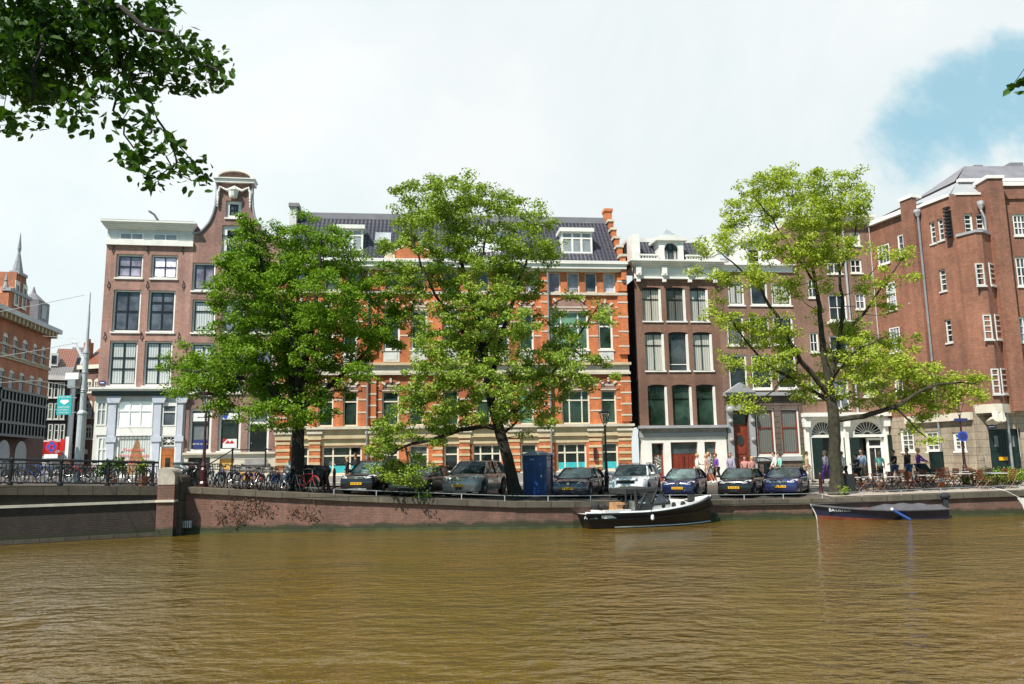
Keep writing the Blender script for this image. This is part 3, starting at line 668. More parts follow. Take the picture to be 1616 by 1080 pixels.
for R_, G_, h_ in ((R1_, G1, .85),(R2_, G2, .8)):
    for (a,b_,c,d), g in zip(R_, G_):
        mb = MB(); P = arc(a,b_,d+.06,h_*.62 if g[2] == 1 else h_,12); cx = (a+b_)/2
        mb.prism(P, -.008, .0, 'brick_plum'); mb.box(a-.02,b_+.02,-.05,.0,d,d+.06,'pale_stone')
        O = [(cx+(x-cx)*(1+.22/((b_-a)/2)), d+.06+(z-d-.06)*(1+.24/h_)) for x,z in P]
        for p,q,o,o2 in zip(P,P[1:],O,O[1:]): mb.mesh([(p[0],-.05,p[1]),(q[0],-.05,q[1]),(o2[0],-.05,o2[1]),(o[0],-.05,o[1]),(p[0],0,p[1]),(q[0],0,q[1]),(o2[0],0,o2[1]),(o[0],0,o[1])],[(0,1,2,3),(0,4,5,1),(3,2,6,7)],'brick_orange')
        for k in (3,6,9):
            p,o = P[k],O[k]; mb.obox(((p[0]+o[0])/2,-.06,(p[1]+o[1])/2),.13,.1,.26,Matrix.Rotation(math.atan2(o[0]-p[0],o[1]-p[1]),3,'Y'),'pale_stone')
        mb.build('blind_arch', f.root)
for (a,b_,c,d) in R2_: mb = MB(); mb.box(a,b_,-.03,.0,f.z(xm,571),c-.12,'old_white'); mb.box(a+.15,b_-.15,-.05,-.03,f.z(xm,568),c-.25,'old_white'); mb.build('parapet_panel', f.root)
mb = MB()
for x0 in (581,866): 
    mb = MB(); u = f.u(x0,560); mb.tube([(u,-.26,zg+.3),(u,-.26,f.z(xm,430))],.06,'zinc',6); mb.build('downpipe', f.root)
mb = MB(); mb.box(-.05,f.w+.05,-.4,.2,f.z(xm,424),f.z(xm,417),'white_paint'); mb.box(-.1,f.w+.1,-.5,.2,f.z(xm,417),f.z(xm,412),'white_paint'); mb.box(-.08,f.w+.08,-.2,.05,f.z(xm,428),f.z(xm,424),'cream_paint'); mb.build('gutter', f.root)
# mansard: slope from the gutter back to the ridge
DEP = 3.4
def slopeP(x, y):                  # intersection of a pixel ray with the roof slope plane
    z0 = f.z(xm,412); d = ray(x,y)
    P0 = f.A; nrm = None
    zr_ = zR
    for it in range(40): pass
    return None
zE = f.z(xm,412); zR = f.z(xm,347,-DEP); mb = MB()
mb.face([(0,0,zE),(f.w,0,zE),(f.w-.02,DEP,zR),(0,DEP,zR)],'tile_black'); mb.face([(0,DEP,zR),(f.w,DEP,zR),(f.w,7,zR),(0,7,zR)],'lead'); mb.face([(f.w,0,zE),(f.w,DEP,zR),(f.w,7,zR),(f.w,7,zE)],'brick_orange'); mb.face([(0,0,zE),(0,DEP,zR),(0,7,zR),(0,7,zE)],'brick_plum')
mb.box(-.05,f.w+.05,DEP-.12,DEP+.3,zR-.12,zR+.3,'slate'); mb.build('roof', f.root)
def dormer(f, x0,x1,yt,yb, name='dormer', cols=3, v=-.6, glassm='pane_pale'):
    # front stands at local y = -v
    ym = (yt+yb)/2; a,b_ = f.u(x0,ym,v),f.u(x1,ym,v); c,d = f.z((x0+x1)/2,yb,v),f.z((x0+x1)/2,yt,v); y = -v
    mb = MB(); mb.box(a+.02,b_-.02,y+.05,DEP+.6,c,d-.25,'white_paint'); mb.box(a-.12,b_+.12,y-.2,DEP+.8,d-.25,d,'white_paint'); mb.box(a-.12,b_+.12,y-.1,DEP+.8,d,d+.05,'lead'); o = mb.build(name, f.root)
    mb = MB(); mb.box(a,a+.12,y-.02,y+.05,c,d-.25,'white_paint'); mb.box(b_-.12,b_,y-.02,y+.05,c,d-.25,'white_paint'); mb.box(a,b_,y-.03,y+.05,c-.08,c+.14,'white_paint'); mb.box(a+.12,b_-.12,y-.019,y+.05,d-.35,d-.25,'white_paint')
    z6 = lerp(c,d-.3,.74); mb.box(a+.1,b_-.1,y-.021,y+.05,z6-.05,z6+.05,'white_paint')
    for k in range(1,cols): x = lerp(a+.12,b_-.12,k/cols); mb.box(x-.07,x+.07,y-.023,y+.05,c+.1,d-.3,'white_paint')
    wdw = mb.build('window', o); mb = MB(); mb.box(a+.12,b_-.12,y+.02,y+.045,c+.14,d-.36,glassm); mb.build('pane', wdw); return o
dormer(f,526,573,356,397,v=-.75); dormer(f,886,934.5,361,401,v=-.75); dormer(f,742,790,359,399,v=-.75)
mb = MB(); a,b_ = f.u(592,376,-1.7),f.u(617,376,-1.7); z0,z1 = f.z(604,387,-1.5),f.z(604,366,-1.9)
tt = lambda z: (z-zE)/(zR-zE)*DEP
mb.mesh([(a,tt(z0)-.1,z0),(b_,tt(z0)-.1,z0),(b_,tt(z1)-.1,z1),(a,tt(z1)-.1,z1),(a,tt(z0)+.1,z0),(b_,tt(z0)+.1,z0),(b_,tt(z1)+.1,z1),(a,tt(z1)+.1,z1)],[(0,1,2,3),(0,4,5,1),(1,5,6,2),(2,6,7,3),(3,7,4,0)],'pane_pale'); mb.build('skylight', f.root)
# curved brick gable with medallions
gx = [(606,424),(606,414),(614,412),(616,401),(624,396),(634,393),(640,384),(650,378),(662,384),(668,393),(678,396),(686,401),(688,412),(696,414),(696,424)]
mb = MB(); GP = [(f.u(x,y,.1),f.z(x,y,.1)) for x,y in gx]; mb.prism(GP,-.12,.25,'brick_orange')
for (a,b_),(c,d) in zip(GP,GP[1:]): mb.tube([(a,.05,b_),(c,.05,d)],.12,'pale_stone',6)
for x in (615,686): u,z = f.uz(x,407); mb.lathe([(.34,-.22),(.34,-.12)],'pale_stone',(u,0,z),14,'y'); mb.lathe([(.2,-.26),(.2,-.22)],'cream_stone',(u,0,z),12,'y')
mb.build('roof_gable', f.root)
# stepped party wall on the right, chimney on the left
mb = MB(); W_ = f.w
for k in range(6):
    t = k/5; y = lerp(-.3,DEP,t); z = lerp(zE-.2,zR+.1,t)
    mb.box(W_-.28,W_+.05,y,y+DEP/5+.12,zE-1.2,z+.55,'brick_orange'); mb.box(W_-.36,W_+.12,y-.06,y+DEP/5+.05,z+.56,z+.72,'pale_stone')
mb.box(W_-.4,W_+.1,DEP-.2,DEP+.5,zR,zR+.75,'brick_orange'); mb.box(W_-.46,W_+.16,DEP-.26,DEP+.56,zR+.75,zR+.95,'brick_orange'); mb.build('stepped_parapet', f.root)
mb = MB(); mb.box(-.05,.4,DEP-.8,DEP+.1,zE,zR+.45,'old_white'); mb.box(-.12,.55,DEP-.9,DEP+.2,zR+.45,zR+.7,'slate'); mb.face([(-.02,-.05,zE),(.35,-.05,zE),(.35,DEP,zR+.12),(-.02,DEP,zR+.12)],'lead'); mb.build('chimney', f.root)
mb = MB(); u = f.u(938,712); z = f.z(938,716); mb.box(u-.1,u+.1,-.3,-.17,z-.4,z+.35,'wine_iron'); mb.build('wall_box', f.root)
# ======== G: brown brick house with balustrade
f = Fac('balustrade_house', cG0, cGH, 'narrow brown brick house with white roof balustrade, arched dormer and red garage doors', 'house')
xr = 1080
RG = [[f.rect(a,b_,454,507,xr) for a,b_ in ((1014,1043.6),(1051.5,1082),(1089,1118))],
      [f.rect(a,b_,524,585,xr) for a,b_ in ((1018,1048.7),(1055.6,1087),(1094,1124.6))],
      [f.rect(a,b_,607,671.5,xr) for a,b_ in ((1023,1053.7),(1061.5,1092.7),(1099.5,1130))]]
RG = [[(*r,.13) for r in q] for q in RG]
zc = f.z(xr,441); zl = f.z(xr,673)
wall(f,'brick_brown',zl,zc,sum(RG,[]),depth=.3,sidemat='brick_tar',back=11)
pk = [['pane_curtain','pane_dimcurtain','pane_curtain'],['pane_curtain','pane_dark','pane_curtain'],['pane_green']*3]
for i in range(3):
    for j in range(3):
        dark = i == 2 or pk[i][j] == 'pane_dark'
        window(f,RG[i][j],pk[i][j],'black_iron',.05,1 if dark else 2,(.70,) if not dark else (.16 if i<2 else .70,),'white_paint' if (dark and i<2) else 'black_iron',.05,.18,True,arch=.12,sillmat='white_paint')
mb = MB()
for q in RG:
    for r in q: mb = MB(); mb.box(r[1]-.14,r[1]-.003,.02,.17,r[2],r[3]-.15,'white_paint'); mb.build('window_reveal', f.root)
mb = MB(); z1,z2,z3 = f.z(xr,447),f.z(xr,420),f.z(xr,416); W_ = f.w
mb.box(0,W_,-.1,.4,zc,z2,'white_paint'); mb.box(-.02,W_+.02,-.22,.35,zc-.02,zc+.12,'white_paint'); cornice(mb,0,W_,z2-.15,z3+.1,.62,'white_paint',4)
for k in range(4):
    u = lerp(.22,W_-.22,k/3); mb.box(u-.17,u+.17,-.42,-.09,z2-.75,z2-.15,'white_paint'); mb.box(u-.12,u+.12,-.3,-.09,zc-.25,z2-.75,'white_paint'); mb.ball((u,-.3,z2-.62),.17,'white_paint',6)
for k in range(3):
    ua,ub = lerp(.22,W_-.22,k/3)+.3,lerp(.22,W_-.22,(k+1)/3)-.3; mb.box(ua,ub,-.14,-.09,zc+.3,z2-.3,'white_paint')
mb.build('cornice', f.root)
zq = z3+.1; zh = f.z(xr,405); mb = MB()
def balus(u0,u1,name='balustrade'):
    mb = MB(); mb.box(u0,u1,-.5,-.3,zh-.1,zh,'white_paint'); mb.box(u0,u1,-.5,-.3,zq,zq+.08,'white_paint')
    n = int((u1-u0)/.17)
    for k in range(n): x = lerp(u0,u1,(k+.5)/n); mb.lathe([(.03,zq+.08),(.06,zq+.2),(.025,zq+.34),(.04,zh-.1)],'white_paint',(x,-.4,0),6)
    mb.build(name, f.root)
ud0,ud1 = f.u(1038,400),f.u(1076,400); 
balus(.25,ud0-.1); balus(ud1+.1,W_-.25)
mb = MB()
for u in (.12,W_-.12): mb.box(u-.16,u+.16,-.55,-.25,zq,zh+.1,'white_paint')
mb.build('balustrade_posts', f.root)
# roof front and dormer
mb = MB(); zt_ = f.z(xr,382,-1.2)
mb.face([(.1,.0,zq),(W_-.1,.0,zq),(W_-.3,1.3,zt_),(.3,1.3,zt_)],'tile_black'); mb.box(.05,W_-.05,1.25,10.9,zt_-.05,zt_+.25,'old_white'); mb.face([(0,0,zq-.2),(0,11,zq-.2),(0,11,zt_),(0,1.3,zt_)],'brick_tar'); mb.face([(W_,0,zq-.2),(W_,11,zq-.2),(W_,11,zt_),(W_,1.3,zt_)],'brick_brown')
mb.box(-.05,.45,-.1,1.3,zq,zt_+.12,'white_paint'); mb.box(W_-.45,W_+.05,-.1,1.3,zq,zt_+.12,'white_paint')
mb.build('roof', f.root)
zdt = f.z(1058,379,.2); mb = MB()
for a,b_ in ((ud0,ud0+.35),(ud1-.35,ud1)): mb.box(a,b_,-.35,1.4,zq,zdt-.1,'white_paint')
aw = (ud0+.35,ud1-.35,zq+.05,f.z(1058,384,.2)); P = arc(aw[0],aw[1],aw[3]-.5,.5,12); h=len(P)//2
mb.prism(P+[(aw[1],zdt-.1),(aw[0],zdt-.1)],-.34,-.1,'white_paint')
mb.box(ud0-.25,ud1+.25,-.5,1.5,zdt-.1,zdt+.12,'white_paint'); mb.box(ud0+.1,ud1-.1,-.5,1.5,zdt+.12,zdt+.25,'white_paint')
mb.mesh([(ud0+.3,-.3,zdt+.25),(ud1-.3,-.3,zdt+.25),((ud0+ud1)/2,.5,f.z(1058,362,-.5)),(ud0+.3,1.3,zdt+.25),(ud1-.3,1.3,zdt+.25)],[(0,1,2),(1,4,2),(4,3,2),(3,0,2)],'pane_pale')
do = mb.build('dormer', f.root); mb = MB(); mb.box(aw[0],aw[1],-.12,-.06,aw[2],aw[3],'pane_dark'); 
for x in (aw[0]+.1,aw[1]-.35): mb.box(x,x+.25,-.13,-.12,aw[2],aw[3]-.5,'rose_letter' if 0 else 'pane_curtain')
wd = mb.build('window', do); mb = MB()
for x in (lerp(aw[0],aw[1],.33),lerp(aw[0],aw[1],.67)): mb.box(x-.03,x+.03,-.17,-.13,aw[2],aw[3],'black_iron')
mb.box(aw[0],aw[1],-.17,-.131,lerp(aw[2],aw[3],.6)-.03,lerp(aw[2],aw[3],.6)+.03,'black_iron'); mb.build('glazing_bars', wd)
# ground floor
zb = f.base-.3; zk = f.z(xr,690)
dl,dm,dr_ = f.rect(1029,1048,699,745,xr),f.rect(1059,1102,698,746,xr),f.rect(1112.5,1131,698,745,xr)
dd_ = [(r[0],r[1],zb,r[3]) for r in (dl,dm,dr_)]
wall(f,'white_paint',zb,zk,dd_,depth=.4,name='ground_floor',y=-.03,back=.5)
mb = MB(); mb.box(-.05,W_+.05,-.12,.4,zk,f.z(xr,683),'slate_light'); mb.box(-.02,W_+.02,-.07,.4,f.z(xr,683),f.z(xr,676),'grey_stone'); mb.box(-.1,W_+.1,-.4,.4,f.z(xr,676),zl+.05,'slate_light')
mb.build('shop_cornice', f.root)
for i,(a,b_,c,d) in enumerate(dd_):
    mb = MB(); mb.box(a,b_,.2,.3,c,d,'red_wood'); zt2 = lerp(c,d,.72)
    mb.box(a+.08,b_-.08,.18,.2,zt2+.08,d-.08,'pane_dark')
    n = 1 if i != 1 else 2
    for k in range(n):
        p,q = lerp(a,b_,k/n)+.07,lerp(a,b_,(k+1)/n)-.07
        if n == 2: 
            for j in range(3): mb.box(lerp(p,q,j/3)+.03,lerp(p,q,(j+1)/3)-.03,.17,.2,c+.15,zt2-.05,'red_wood')
    o = mb.build('garage_door' if n == 2 else 'door', f.root)
    if n == 1:
        mb = MB(); mb.box(a+.12,b_-.12,.17,.2,c+1.0,zt2-.05,'pane_dimcurtain')
        for k in range(6): 
            z = lerp(c+1.1,zt2-.15,k/5); mb.tube([((a+b_)/2-.2*math.sin(k+1),.15,z),((a+b_)/2+.2*math.cos(k),.15,z+.2)],.02,'white_paint',4)
        mb.build('door_grille', o)
    else:
        mb = MB(); mb.tube([((a+b_)/2,.14,c+.1),((a+b_)/2,.14,zt2)],.02,'black_iron',5); mb.ball(((a+b_)/2+.08,.12,c+1.25),.05,'chrome',6); mb.build('handle', o)
# ======== H: stone based house with white attic
f = Fac('stone_base_house', cGH, cHI, 'tan brick house with white attic, rusticated grey stone ground floor and red brown door', 'house')
xr = 1205; W_ = f.w
RH = [f.rect(a,b_,446,482,xr) for a,b_ in ((1149,1174),(1184,1211),(1217,1248))]+[f.rect(a,b_,500,545,xr) for a,b_ in ((1147,1174),(1182,1214),(1220.5,1252))]+[f.rect(a,b_,560,614,xr) for a,b_ in ((1150,1179),(1186,1218),(1226.5,1257))]
zc,zl = f.z(xr,430),f.z(xr,625)
wall(f,'brick_tan',zl,zc,RH,sidemat='brick_tan')
for i,r in enumerate(RH): window(f,r,['pane_curtain','pane_dark','pane_curtain','pane_dimcurtain','pane_dark','pane_dark','pane_dark','pane_dark','pane_dark'][i],'white_paint',.12,2 if i in (0,2) else 1,(.62,) if i>2 else (),'black_iron',.05,.06,True,inner=.04)
mb = MB(); mb.box(-.02,W_+.02,-.1,.3,zc,f.z(xr,423),'white_paint'); cornice(mb,0,W_,f.z(xr,423),f.z(xr,418),.3,'white_paint',2)
u0,u1 = f.u(1168,400),f.u(1215,400); wr = f.rect(1180,1200,392,417,1190)
mb.build('cornice', f.root)
wall(f,'white_paint',f.z(xr,418),f.z(1190,383),[wr],lambda z: u0,lambda z: u1,depth=.2,name='attic_wall',back=2)
mb = MB(); zz = f.z(1190,383); mb.box(u0-.1,u1+.1,-.2,2.1,zz,zz+.2,'white_paint'); mb.prism([(u0,zz+.2),(u1,zz+.2),((u0+u1)/2+.5,zz+.8),((u0+u1)/2-.5,zz+.8)],-.1,1.5,'white_paint'); mb.box((u0+u1)/2-.35,(u0+u1)/2+.35,-.05,.8,zz+.8,zz+1.5,'white_paint')
mb.prism([(u0-1.0,f.z(xr,418)),(u0,f.z(xr,418)),(u0,zz-.3),(u0-.3,zz-1.1)],-.02,.3,'white_paint'); mb.prism([(u1+1.0,f.z(xr,418)),(u1,f.z(xr,418)),(u1,zz-.3),(u1+.3,zz-1.1)],-.02,.3,'white_paint')
mb.build('attic_gable', f.root); window(f,wr,'pane_dark','white_paint',.1,1,(.5,),'white_paint',.04,.08,False)
mb = MB(); mb.face([(0,.4,f.z(xr,418)),(W_,.4,f.z(xr,418)),(W_,4,f.z(xr,385)),(0,4,f.z(xr,385))],'tile_grey'); mb.build('roof', f.root)
zb = f.base-.3; do_ = f.rect(1157,1182,651,737,1205); w1_,w2_ = f.rect(1194,1223,645,719,1205),f.rect(1232,1262,645,719,1205)
do_ = (do_[0],do_[1],f.z(1205,738),do_[3])
wall(f,'rusticated',zb,zl,[do_,w1_,w2_],depth=.35,name='stone_base',y=-.06,back=.4)
mb = MB(); mb.box(-.05,W_+.03,-.3,.2,zl,zl+.22,'slate_light'); a,b_ = do_[0],do_[1]
mb.prism([(a-.5,zl+.2),(b_+.5,zl+.2),((a+b_)/2,zl+.85)],-.45,-.05,'slate_light')
for x0,x1 in ((a-.38,a-.03),(b_+.03,b_+.38)): mb.box(x0,x1,-.22,-.05,zb,do_[3]+.3,'slate_light'); mb.ball(((x0+x1)/2,-.3,do_[3]+.15),.24,'slate_light',8); mb.box(x0-.05,x1+.05,-.3,-.05,zb,zb+1,'slate_light')
mb.box(a-.4,b_+.4,-.3,-.05,do_[3]+.12,do_[3]+.45,'slate_light')
for k in range(3): zz = lerp(do_[2],do_[3],k/3); mb.ball((a-.2,-.24,zz+.6),.15,'grey_stone',6); mb.ball((b_+.2,-.24,zz+.6),.15,'grey_stone',6)
mb.build('door_surround', f.root)
mb = MB(); mb.box(a,b_,.2,.3,do_[2],do_[3],'red_wood')
for k0,k1 in ((.03,.2),(.25,.72)): mb.box(a+.15,b_-.15,.17,.2,lerp(do_[2],do_[3],k0),lerp(do_[2],do_[3],k1),'red_wood')
mb.box(a+.1,b_-.1,.16,.2,lerp(do_[2],do_[3],.8),do_[3]-.1,'pane_dark'); mb.lathe([(.22,.12),(.22,.17)],'pane_dark',((a+b_)/2,0,lerp(do_[2],do_[3],.5)),14,'y',1,1.6); mb.build('door', f.root)
for r in (w1_,w2_):
    wq = window(f,r,'pane_dimcurtain','white_paint',.1,1,(.6,),'red_wood',.09,.05,True,inner=.09,innermat='red_wood')
mb = MB(); mb.box(w1_[0]-.2,W_,-.16,-.06,f.z(xr,728),f.z(xr,722),'slate_light')
mb.box(w1_[0]+.3,w1_[1]+.2,-.09,-.055,zb+.1,f.z(xr,732),'pane_dark'); mb.build('basement', f.root)
mb = MB(); zr = zb+1.55
pts = [(a-.4,-1.3,zr+.3),(b_+.4,-1.3,zr+.3),(b_+1.0,-1.3,zr+.1),(b_+1.6,-1.3,zr-.35),(W_-.3,-1.3,zr-.4)]
mb.tube(pts,.035,'black_iron',6)
for k in range(14): x = lerp(pts[0][0],pts[-1][0],k/13); mb.tube([(x,-1.3,zb),(x,-1.3,pw(x,[(p[0],p[2]) for p in pts]))],.015,'black_iron',5)
mb.build('area_railing', f.root); mb = MB()
for k in range(4): mb.box(a-.3,b_+.4,-1.2+.28*k,-.07,zb+.19*k,zb+.19*(k+1)-.001,'grey_stone')
mb.build('steps', f.root)
# ======== I: white restaurant front
f = Fac('restaurant_house', cHI, cI1, 'tan brick house with cream top cornice above a white restaurant front with two fanlight arches', 'house')
xr = 1330; W_ = f.w; zl = f.z(xr,652); zc = f.z(xr,352)
RI = [f.rect(1278,1292,525,556,1285),f.rect(1280,1296,600,628,1285),f.rect(1308,1337,465,506,1320),f.rect(1314,1340,600,645,1325),f.rect(1310,1338,530,576,1325),f.rect(1342,1358,367,388,1350),f.rect(1342,1360,409,431,1350),f.rect(1350,1366,463,488,1358),f.rect(1355,1370,530,560,1362),f.rect(1362,1378,598,626,1370),f.rect(1275,1290,440,470,1282),f.rect(1305,1328,400,432,1315)]
wall(f,'brick_tan',zl,zc,RI)
for i,r in enumerate(RI): window(f,r,['pane_dark','pane_white','pane_dark','pane_grey'][i%4],'white_paint',.1,2,(.5,),'white_paint',.05,.06,True)
mb = MB(); cornice(mb,0,W_,zc-.1,f.z(xr,342),.5,'cream_paint',4); mb.box(0,W_,-.1,9,zc,zc+.4,'cream_paint'); mb.build('cornice', f.root)
r = RI[2]; mb = MB(); mb.box(r[0]-.2,r[1]+.2,-.7,.0,r[2]-.25,r[2]-.1,'white_paint'); mb.tube([(r[0]-.15,-.65,r[2]+.85),(r[1]+.15,-.65,r[2]+.85)],.03,'black_iron',5)
for k in range(12): x = lerp(r[0]-.15,r[1]+.15,k/11); mb.tube([(x,-.65,r[2]-.1),(x,-.65,r[2]+.85)],.012,'black_iron',4)
mb.build('balcony', f.root)
mb = MB(); u = f.u(1345,560); mb.tube([(u,-.1,zl),(u,-.1,zc)],.07,'galvanised',6); mb.build('downpipe', f.root)
zb = f.base-.2; a1,b1 = f.u(1279,676),f.u(1318,676); a2,b2 = f.u(1346,676),f.u(1392,676); zs = f.z(xr,687); 
w_ = min((b1-a1),(b2-a2)); rr = (f.z(xr,665)-zs)
o1,o2 = (a1,b1,zb,zs+rr,rr),(a2,b2,zb,zs+rr,rr)
zfr = f.z(xr,662)
wall(f,'white_paint',zb,zfr,[o1,o2],depth=.35,name='restaurant_front',y=-.12,back=.4)
mb = MB(); mb.box(-.05,W_+.05,-.28,.2,zfr,f.z(xr,658),'white_paint'); mb.box(-.1,W_+.1,-.6,.2,f.z(xr,658),f.z(xr,652),'white_paint')
for x in (.12,(b1+a2)/2,W_-.15): mb.box(x-.14,x+.14,-.28,-.12,zb,zfr,'white_paint'); mb.prism([(x-.2,zfr-.5),(x+.2,zfr-.5),(x+.25,zfr),(x-.25,zfr)],-.45,-.12,'white_paint')
mb.build('front_cornice', f.root)
for (a,b_,c,d,rise) in (o1,o2):
    mb = MB(); P = arc(a,b_,zs,rise,16); mb.prism(P,.12,.16,'pane_dark'); g_ = mb.build('fanlight', f.root); mb = MB(); cx = (a+b_)/2
    for k in range(1,12): g = math.pi*k/12; mb.tube([(cx+.25*math.cos(g),.08,zs+.18*math.sin(g)),(cx+(b_-a)/2*math.cos(g),.08,zs+rise*math.sin(g))],.02,'white_paint',4)
    for q in (.28,.98): P2_ = [(cx+(b_-a)/2*q*math.cos(math.pi*k/14),.08,zs+rise*q*math.sin(math.pi*k/14)) for k in range(15)]; mb.tube(P2_,.03,'white_paint',4)
    mb.box(a-.02,b_+.02,-.16,.14,zs-.15,zs+.03,'white_paint'); mb.build('fan_tracery', g_)
    mb = MB(); mb.box(a,b_,.3,.34,zb,zs-.1,'black_shop'); mb.build('dark_opening', f.root)
def leafdoor(u0,u1,y=-.2,name='shutter',zt=None):
    zt = zt or zs-.15; mb = MB(); mb.box(u0,u1,y,y+.06,zb+.05,zt,'dark_green_paint')
    for k0,k1 in ((.06,.36),(.4,.66),(.7,.95)): mb.box(u0+.12,u1-.12,y-.015,y,lerp(zb,zt,k0),lerp(zb,zt,k1),'dark_green_paint')
    return mb.build(name, f.root)
leafdoor(f.u(1281,720),f.u(1297,720)); leafdoor(f.u(1331.5,720),f.u(1355,720)); sh = leafdoor(f.u(1399,720),f.u(1430,720)+.0,-.32,zt=zs-.02)
mb = MB(); u,z = f.uz(1414.5,716,.35); mb.box(u-.16,u+.16,-.35,-.335,z-.25,z+.2,'white_plain'); mb.box(f.u(1408,725,.3),f.u(1425,725,.3),-.35,-.335,f.z(1414,726),f.z(1414,725),'white_plain'); mb.build('menu_sheet', sh)
a,b_ = f.u(1369,710),f.u(1394,710); zd = f.z(xr,692); mb = MB(); fw=.14
mb.box(a,a+fw,.0,.12,zb,zd,'white_paint'); mb.box(b_-fw,b_,.0,.12,zb,zd,'white_paint'); mb.box(a+fw,b_-fw,.001,.12,zd-fw,zd,'white_paint'); z5=f.z(xr,706); mb.box(a+fw,b_-fw,.002,.12,z5-.07,z5+.07,'white_paint'); fr_ = mb.build('door_frame', f.root)
mb = MB(); mb.box(a+fw,b_-fw,.05,.08,zb,z5-.07,'pane_dark'); mb.box(a+fw+.02,b_-fw-.02,.05,.08,z5+.07,zd-fw,'pane_dark'); mb.box((a+b_)/2-.02,(a+b_)/2+.02,.03,.05,zb,z5-.1,'white_paint'); mb.build('door', fr_)
# ======== J: big red brick corner building
rt = 'large red brick corner building with grey slate roof, pale stone base and drainpipes'
LJ = Fac('corner_building', cJ0, cJ1, rt, 'building'); root = LJ.root
f = LJ; W_ = f.w; zbase = f.base-.4; zst = f.z(1541,650); ztw = f.z(1541,700); 
zeL = atY(1369,357,52.3).z; zeR = f.z(1500,312)
zT = (zeL+zeR)/2
WJ = []
def jr(x0,x1,yt,yb): return f.rect(x0,x1,yt,yb)
big = [(1417,1439,368,404),(1385,1404,386,417),(1399,1414,445,490),(1434,1451,430,476),(1404,1421,516,556),(1440,1460,502,552),(1412,1425,592,626),(1452,1471,584,634)]
sml = [(1467.5,1476,350,385),(1480,1489,345,380),(1482.5,1493,425,460),(1492,1502,504,541)]
gnd = [(1422,1443,677,713),(1461,1483,680,713),(1505,1525,682,712)]
RJb = [jr(*q) for q in big]; RJs = [jr(*q) for q in sml]; RJg = [jr(*q) for q in gnd]
wall(f,'brick_red',zst,zT,RJb+RJs,back=.5,name='side_wall')
wall(f,'ashlar',zbase,zst-.002,RJg,back=.5,name='side_base',y=-.05)
for r in RJb: window(f,r,'pane_grey','white_paint',.09,3,(.33,.6),'old_white',.045,.02,True)
for r in RJs: window(f,r,'pane_dark','old_white',.08,1,(.3,.55,.78),'white_paint',.05,.08,True)
for r in RJg: window(f,r,'pane_dimcurtain','white_paint',.15,2,(.25,.5,.75),'white_paint',.05,.02,True)
mb = MB(); u0,u1 = f.u(1436,420),f.u(1456,420); mb.box(u0,u1,-.35,.0,zst,zT+.75,'brick_red'); mb.box(u0-.06,u1+.06,-.42,.4,zT+.75,zT+.95,'white_paint'); mb.build('pilaster', root)
mb = MB(); u = f.u(1460,420); mb.tube([(u,-.2,zT-.6),(u,-.2,zbase)],.07,'zinc',7); mb.lathe([(.1,zT-.6),(.22,zT-.3),(.22,zT-.15)],'galvanised',(u,-.22,0),8); mb.build('drainpipe', root)
mb = MB(); mb.box(-.1,u0-.06,-.25,.3,zT,zT+.28,'white_paint'); mb.box(u1+.06,W_-.1,-.1,.3,zT,zT+.18,'white_paint'); mb.build('roof_edge', root)
mb = MB(); mb.box(f.u(1390,735),f.u(1525,735),-.22,-.05,zbase,f.z(1500,728),'ashlar'); mb.box(f.u(1430,640),W_,-.28,-.05,zst-.45,zst,'pale_stone'); mb.build('stone_base_course', root)
mb = MB(); u,z = f.uz(1502,353); 
for k in range(9): mb.box(u-.25,u+.1,-.35,-.1,z+.9-.22*k,z+1.03-.22*k,'black_iron')
mb.build('wall_lantern', root)
# front part facing the canal, with bay
FJ = Fac('corner_front', cJ1, (cJ1[0]+9.5, cJ1[1]+.15), None, None); f2 = FJ
# keep as a second wing under the same building
f2root = FJ.root; 
def wing_parent(o): pass
zT2 = f2.z(1520,308); zs2 = f2.z(1545,640)
def jf(x0,x1,yt,yb,v=0):
    ym=(yt+yb)/2; xr_=(x0+x1)/2; return f2.u(x0,ym,v),f2.u(x1,ym,v),f2.z(xr_,yb,v),f2.z(xr_,yt,v)
topw = [jf(1522.5,1536,337,371),jf(1541,1555,337,371)]
rgt = [jf(1599,1622,338,372),jf(1604,1628,405,452),jf(1608,1632,500,540),jf(1612,1636,580,620)]
uC0,uC1 = f2.u(1516,376),f2.u(1566,376)      # bay
zBay = f2.z(1540,374)
door = jf(1562,1613,677,748); door = (door[0],door[1],zbase,door[3])
wall(f2,'brick_red',zs2,zT2,topw+rgt,back=.5,name='front_wall')
wall(f2,'ashlar',zbase,zs2-.002,[door],back=.5,name='front_base',y=-.05)
for r in topw: window(f2,r,'pane_dark','white_paint',.1,1,(.3,.55,.78),'white_paint',.05,.1,True)
for r in rgt: window(f2,r,'pane_grey','white_paint',.12,3,(.33,.66),'white_paint',.06,.06,True)
# splayed bay: a brick prism with two faces
by = .95; u0b, u1b, u2b = f2.u(1513,450), f2.u(1558,450,.95), f2.u(1577,450)
u0b = max(.15, u0b); zb0, zb1 = zs2+.02, zBay
mb = MB(); OUT = [(u0b,-.001),(u0b+.55,-by),(u1b,-by),(u2b,-.001)]
mb.hprism(OUT, zb0, zb1, 'brick_red'); mb.hprism([(u0b-.1,-.002),(u0b+.5,-by-.08),(u1b+.05,-by-.08),(u2b+.12,-.002)], zb1, zb1+.16, 'slate_light'); mb.build('bay', f2root)
mb = MB(); mb.hprism([(u0b-.1,-.003),(u0b+.5,-by-.08),(u1b+.05,-by-.08),(u2b+.12,-.003)], zb0-.5, zb0-.001, 'pale_stone')
for x in (u0b+.9,u1b-.3): mb.tube([(x,-by+.1,zb0-.5),(x,-by-.02,zb0-.85),(x,-.15,zb0-1.0)],[.2,.24,.2],'pale_stone',8)
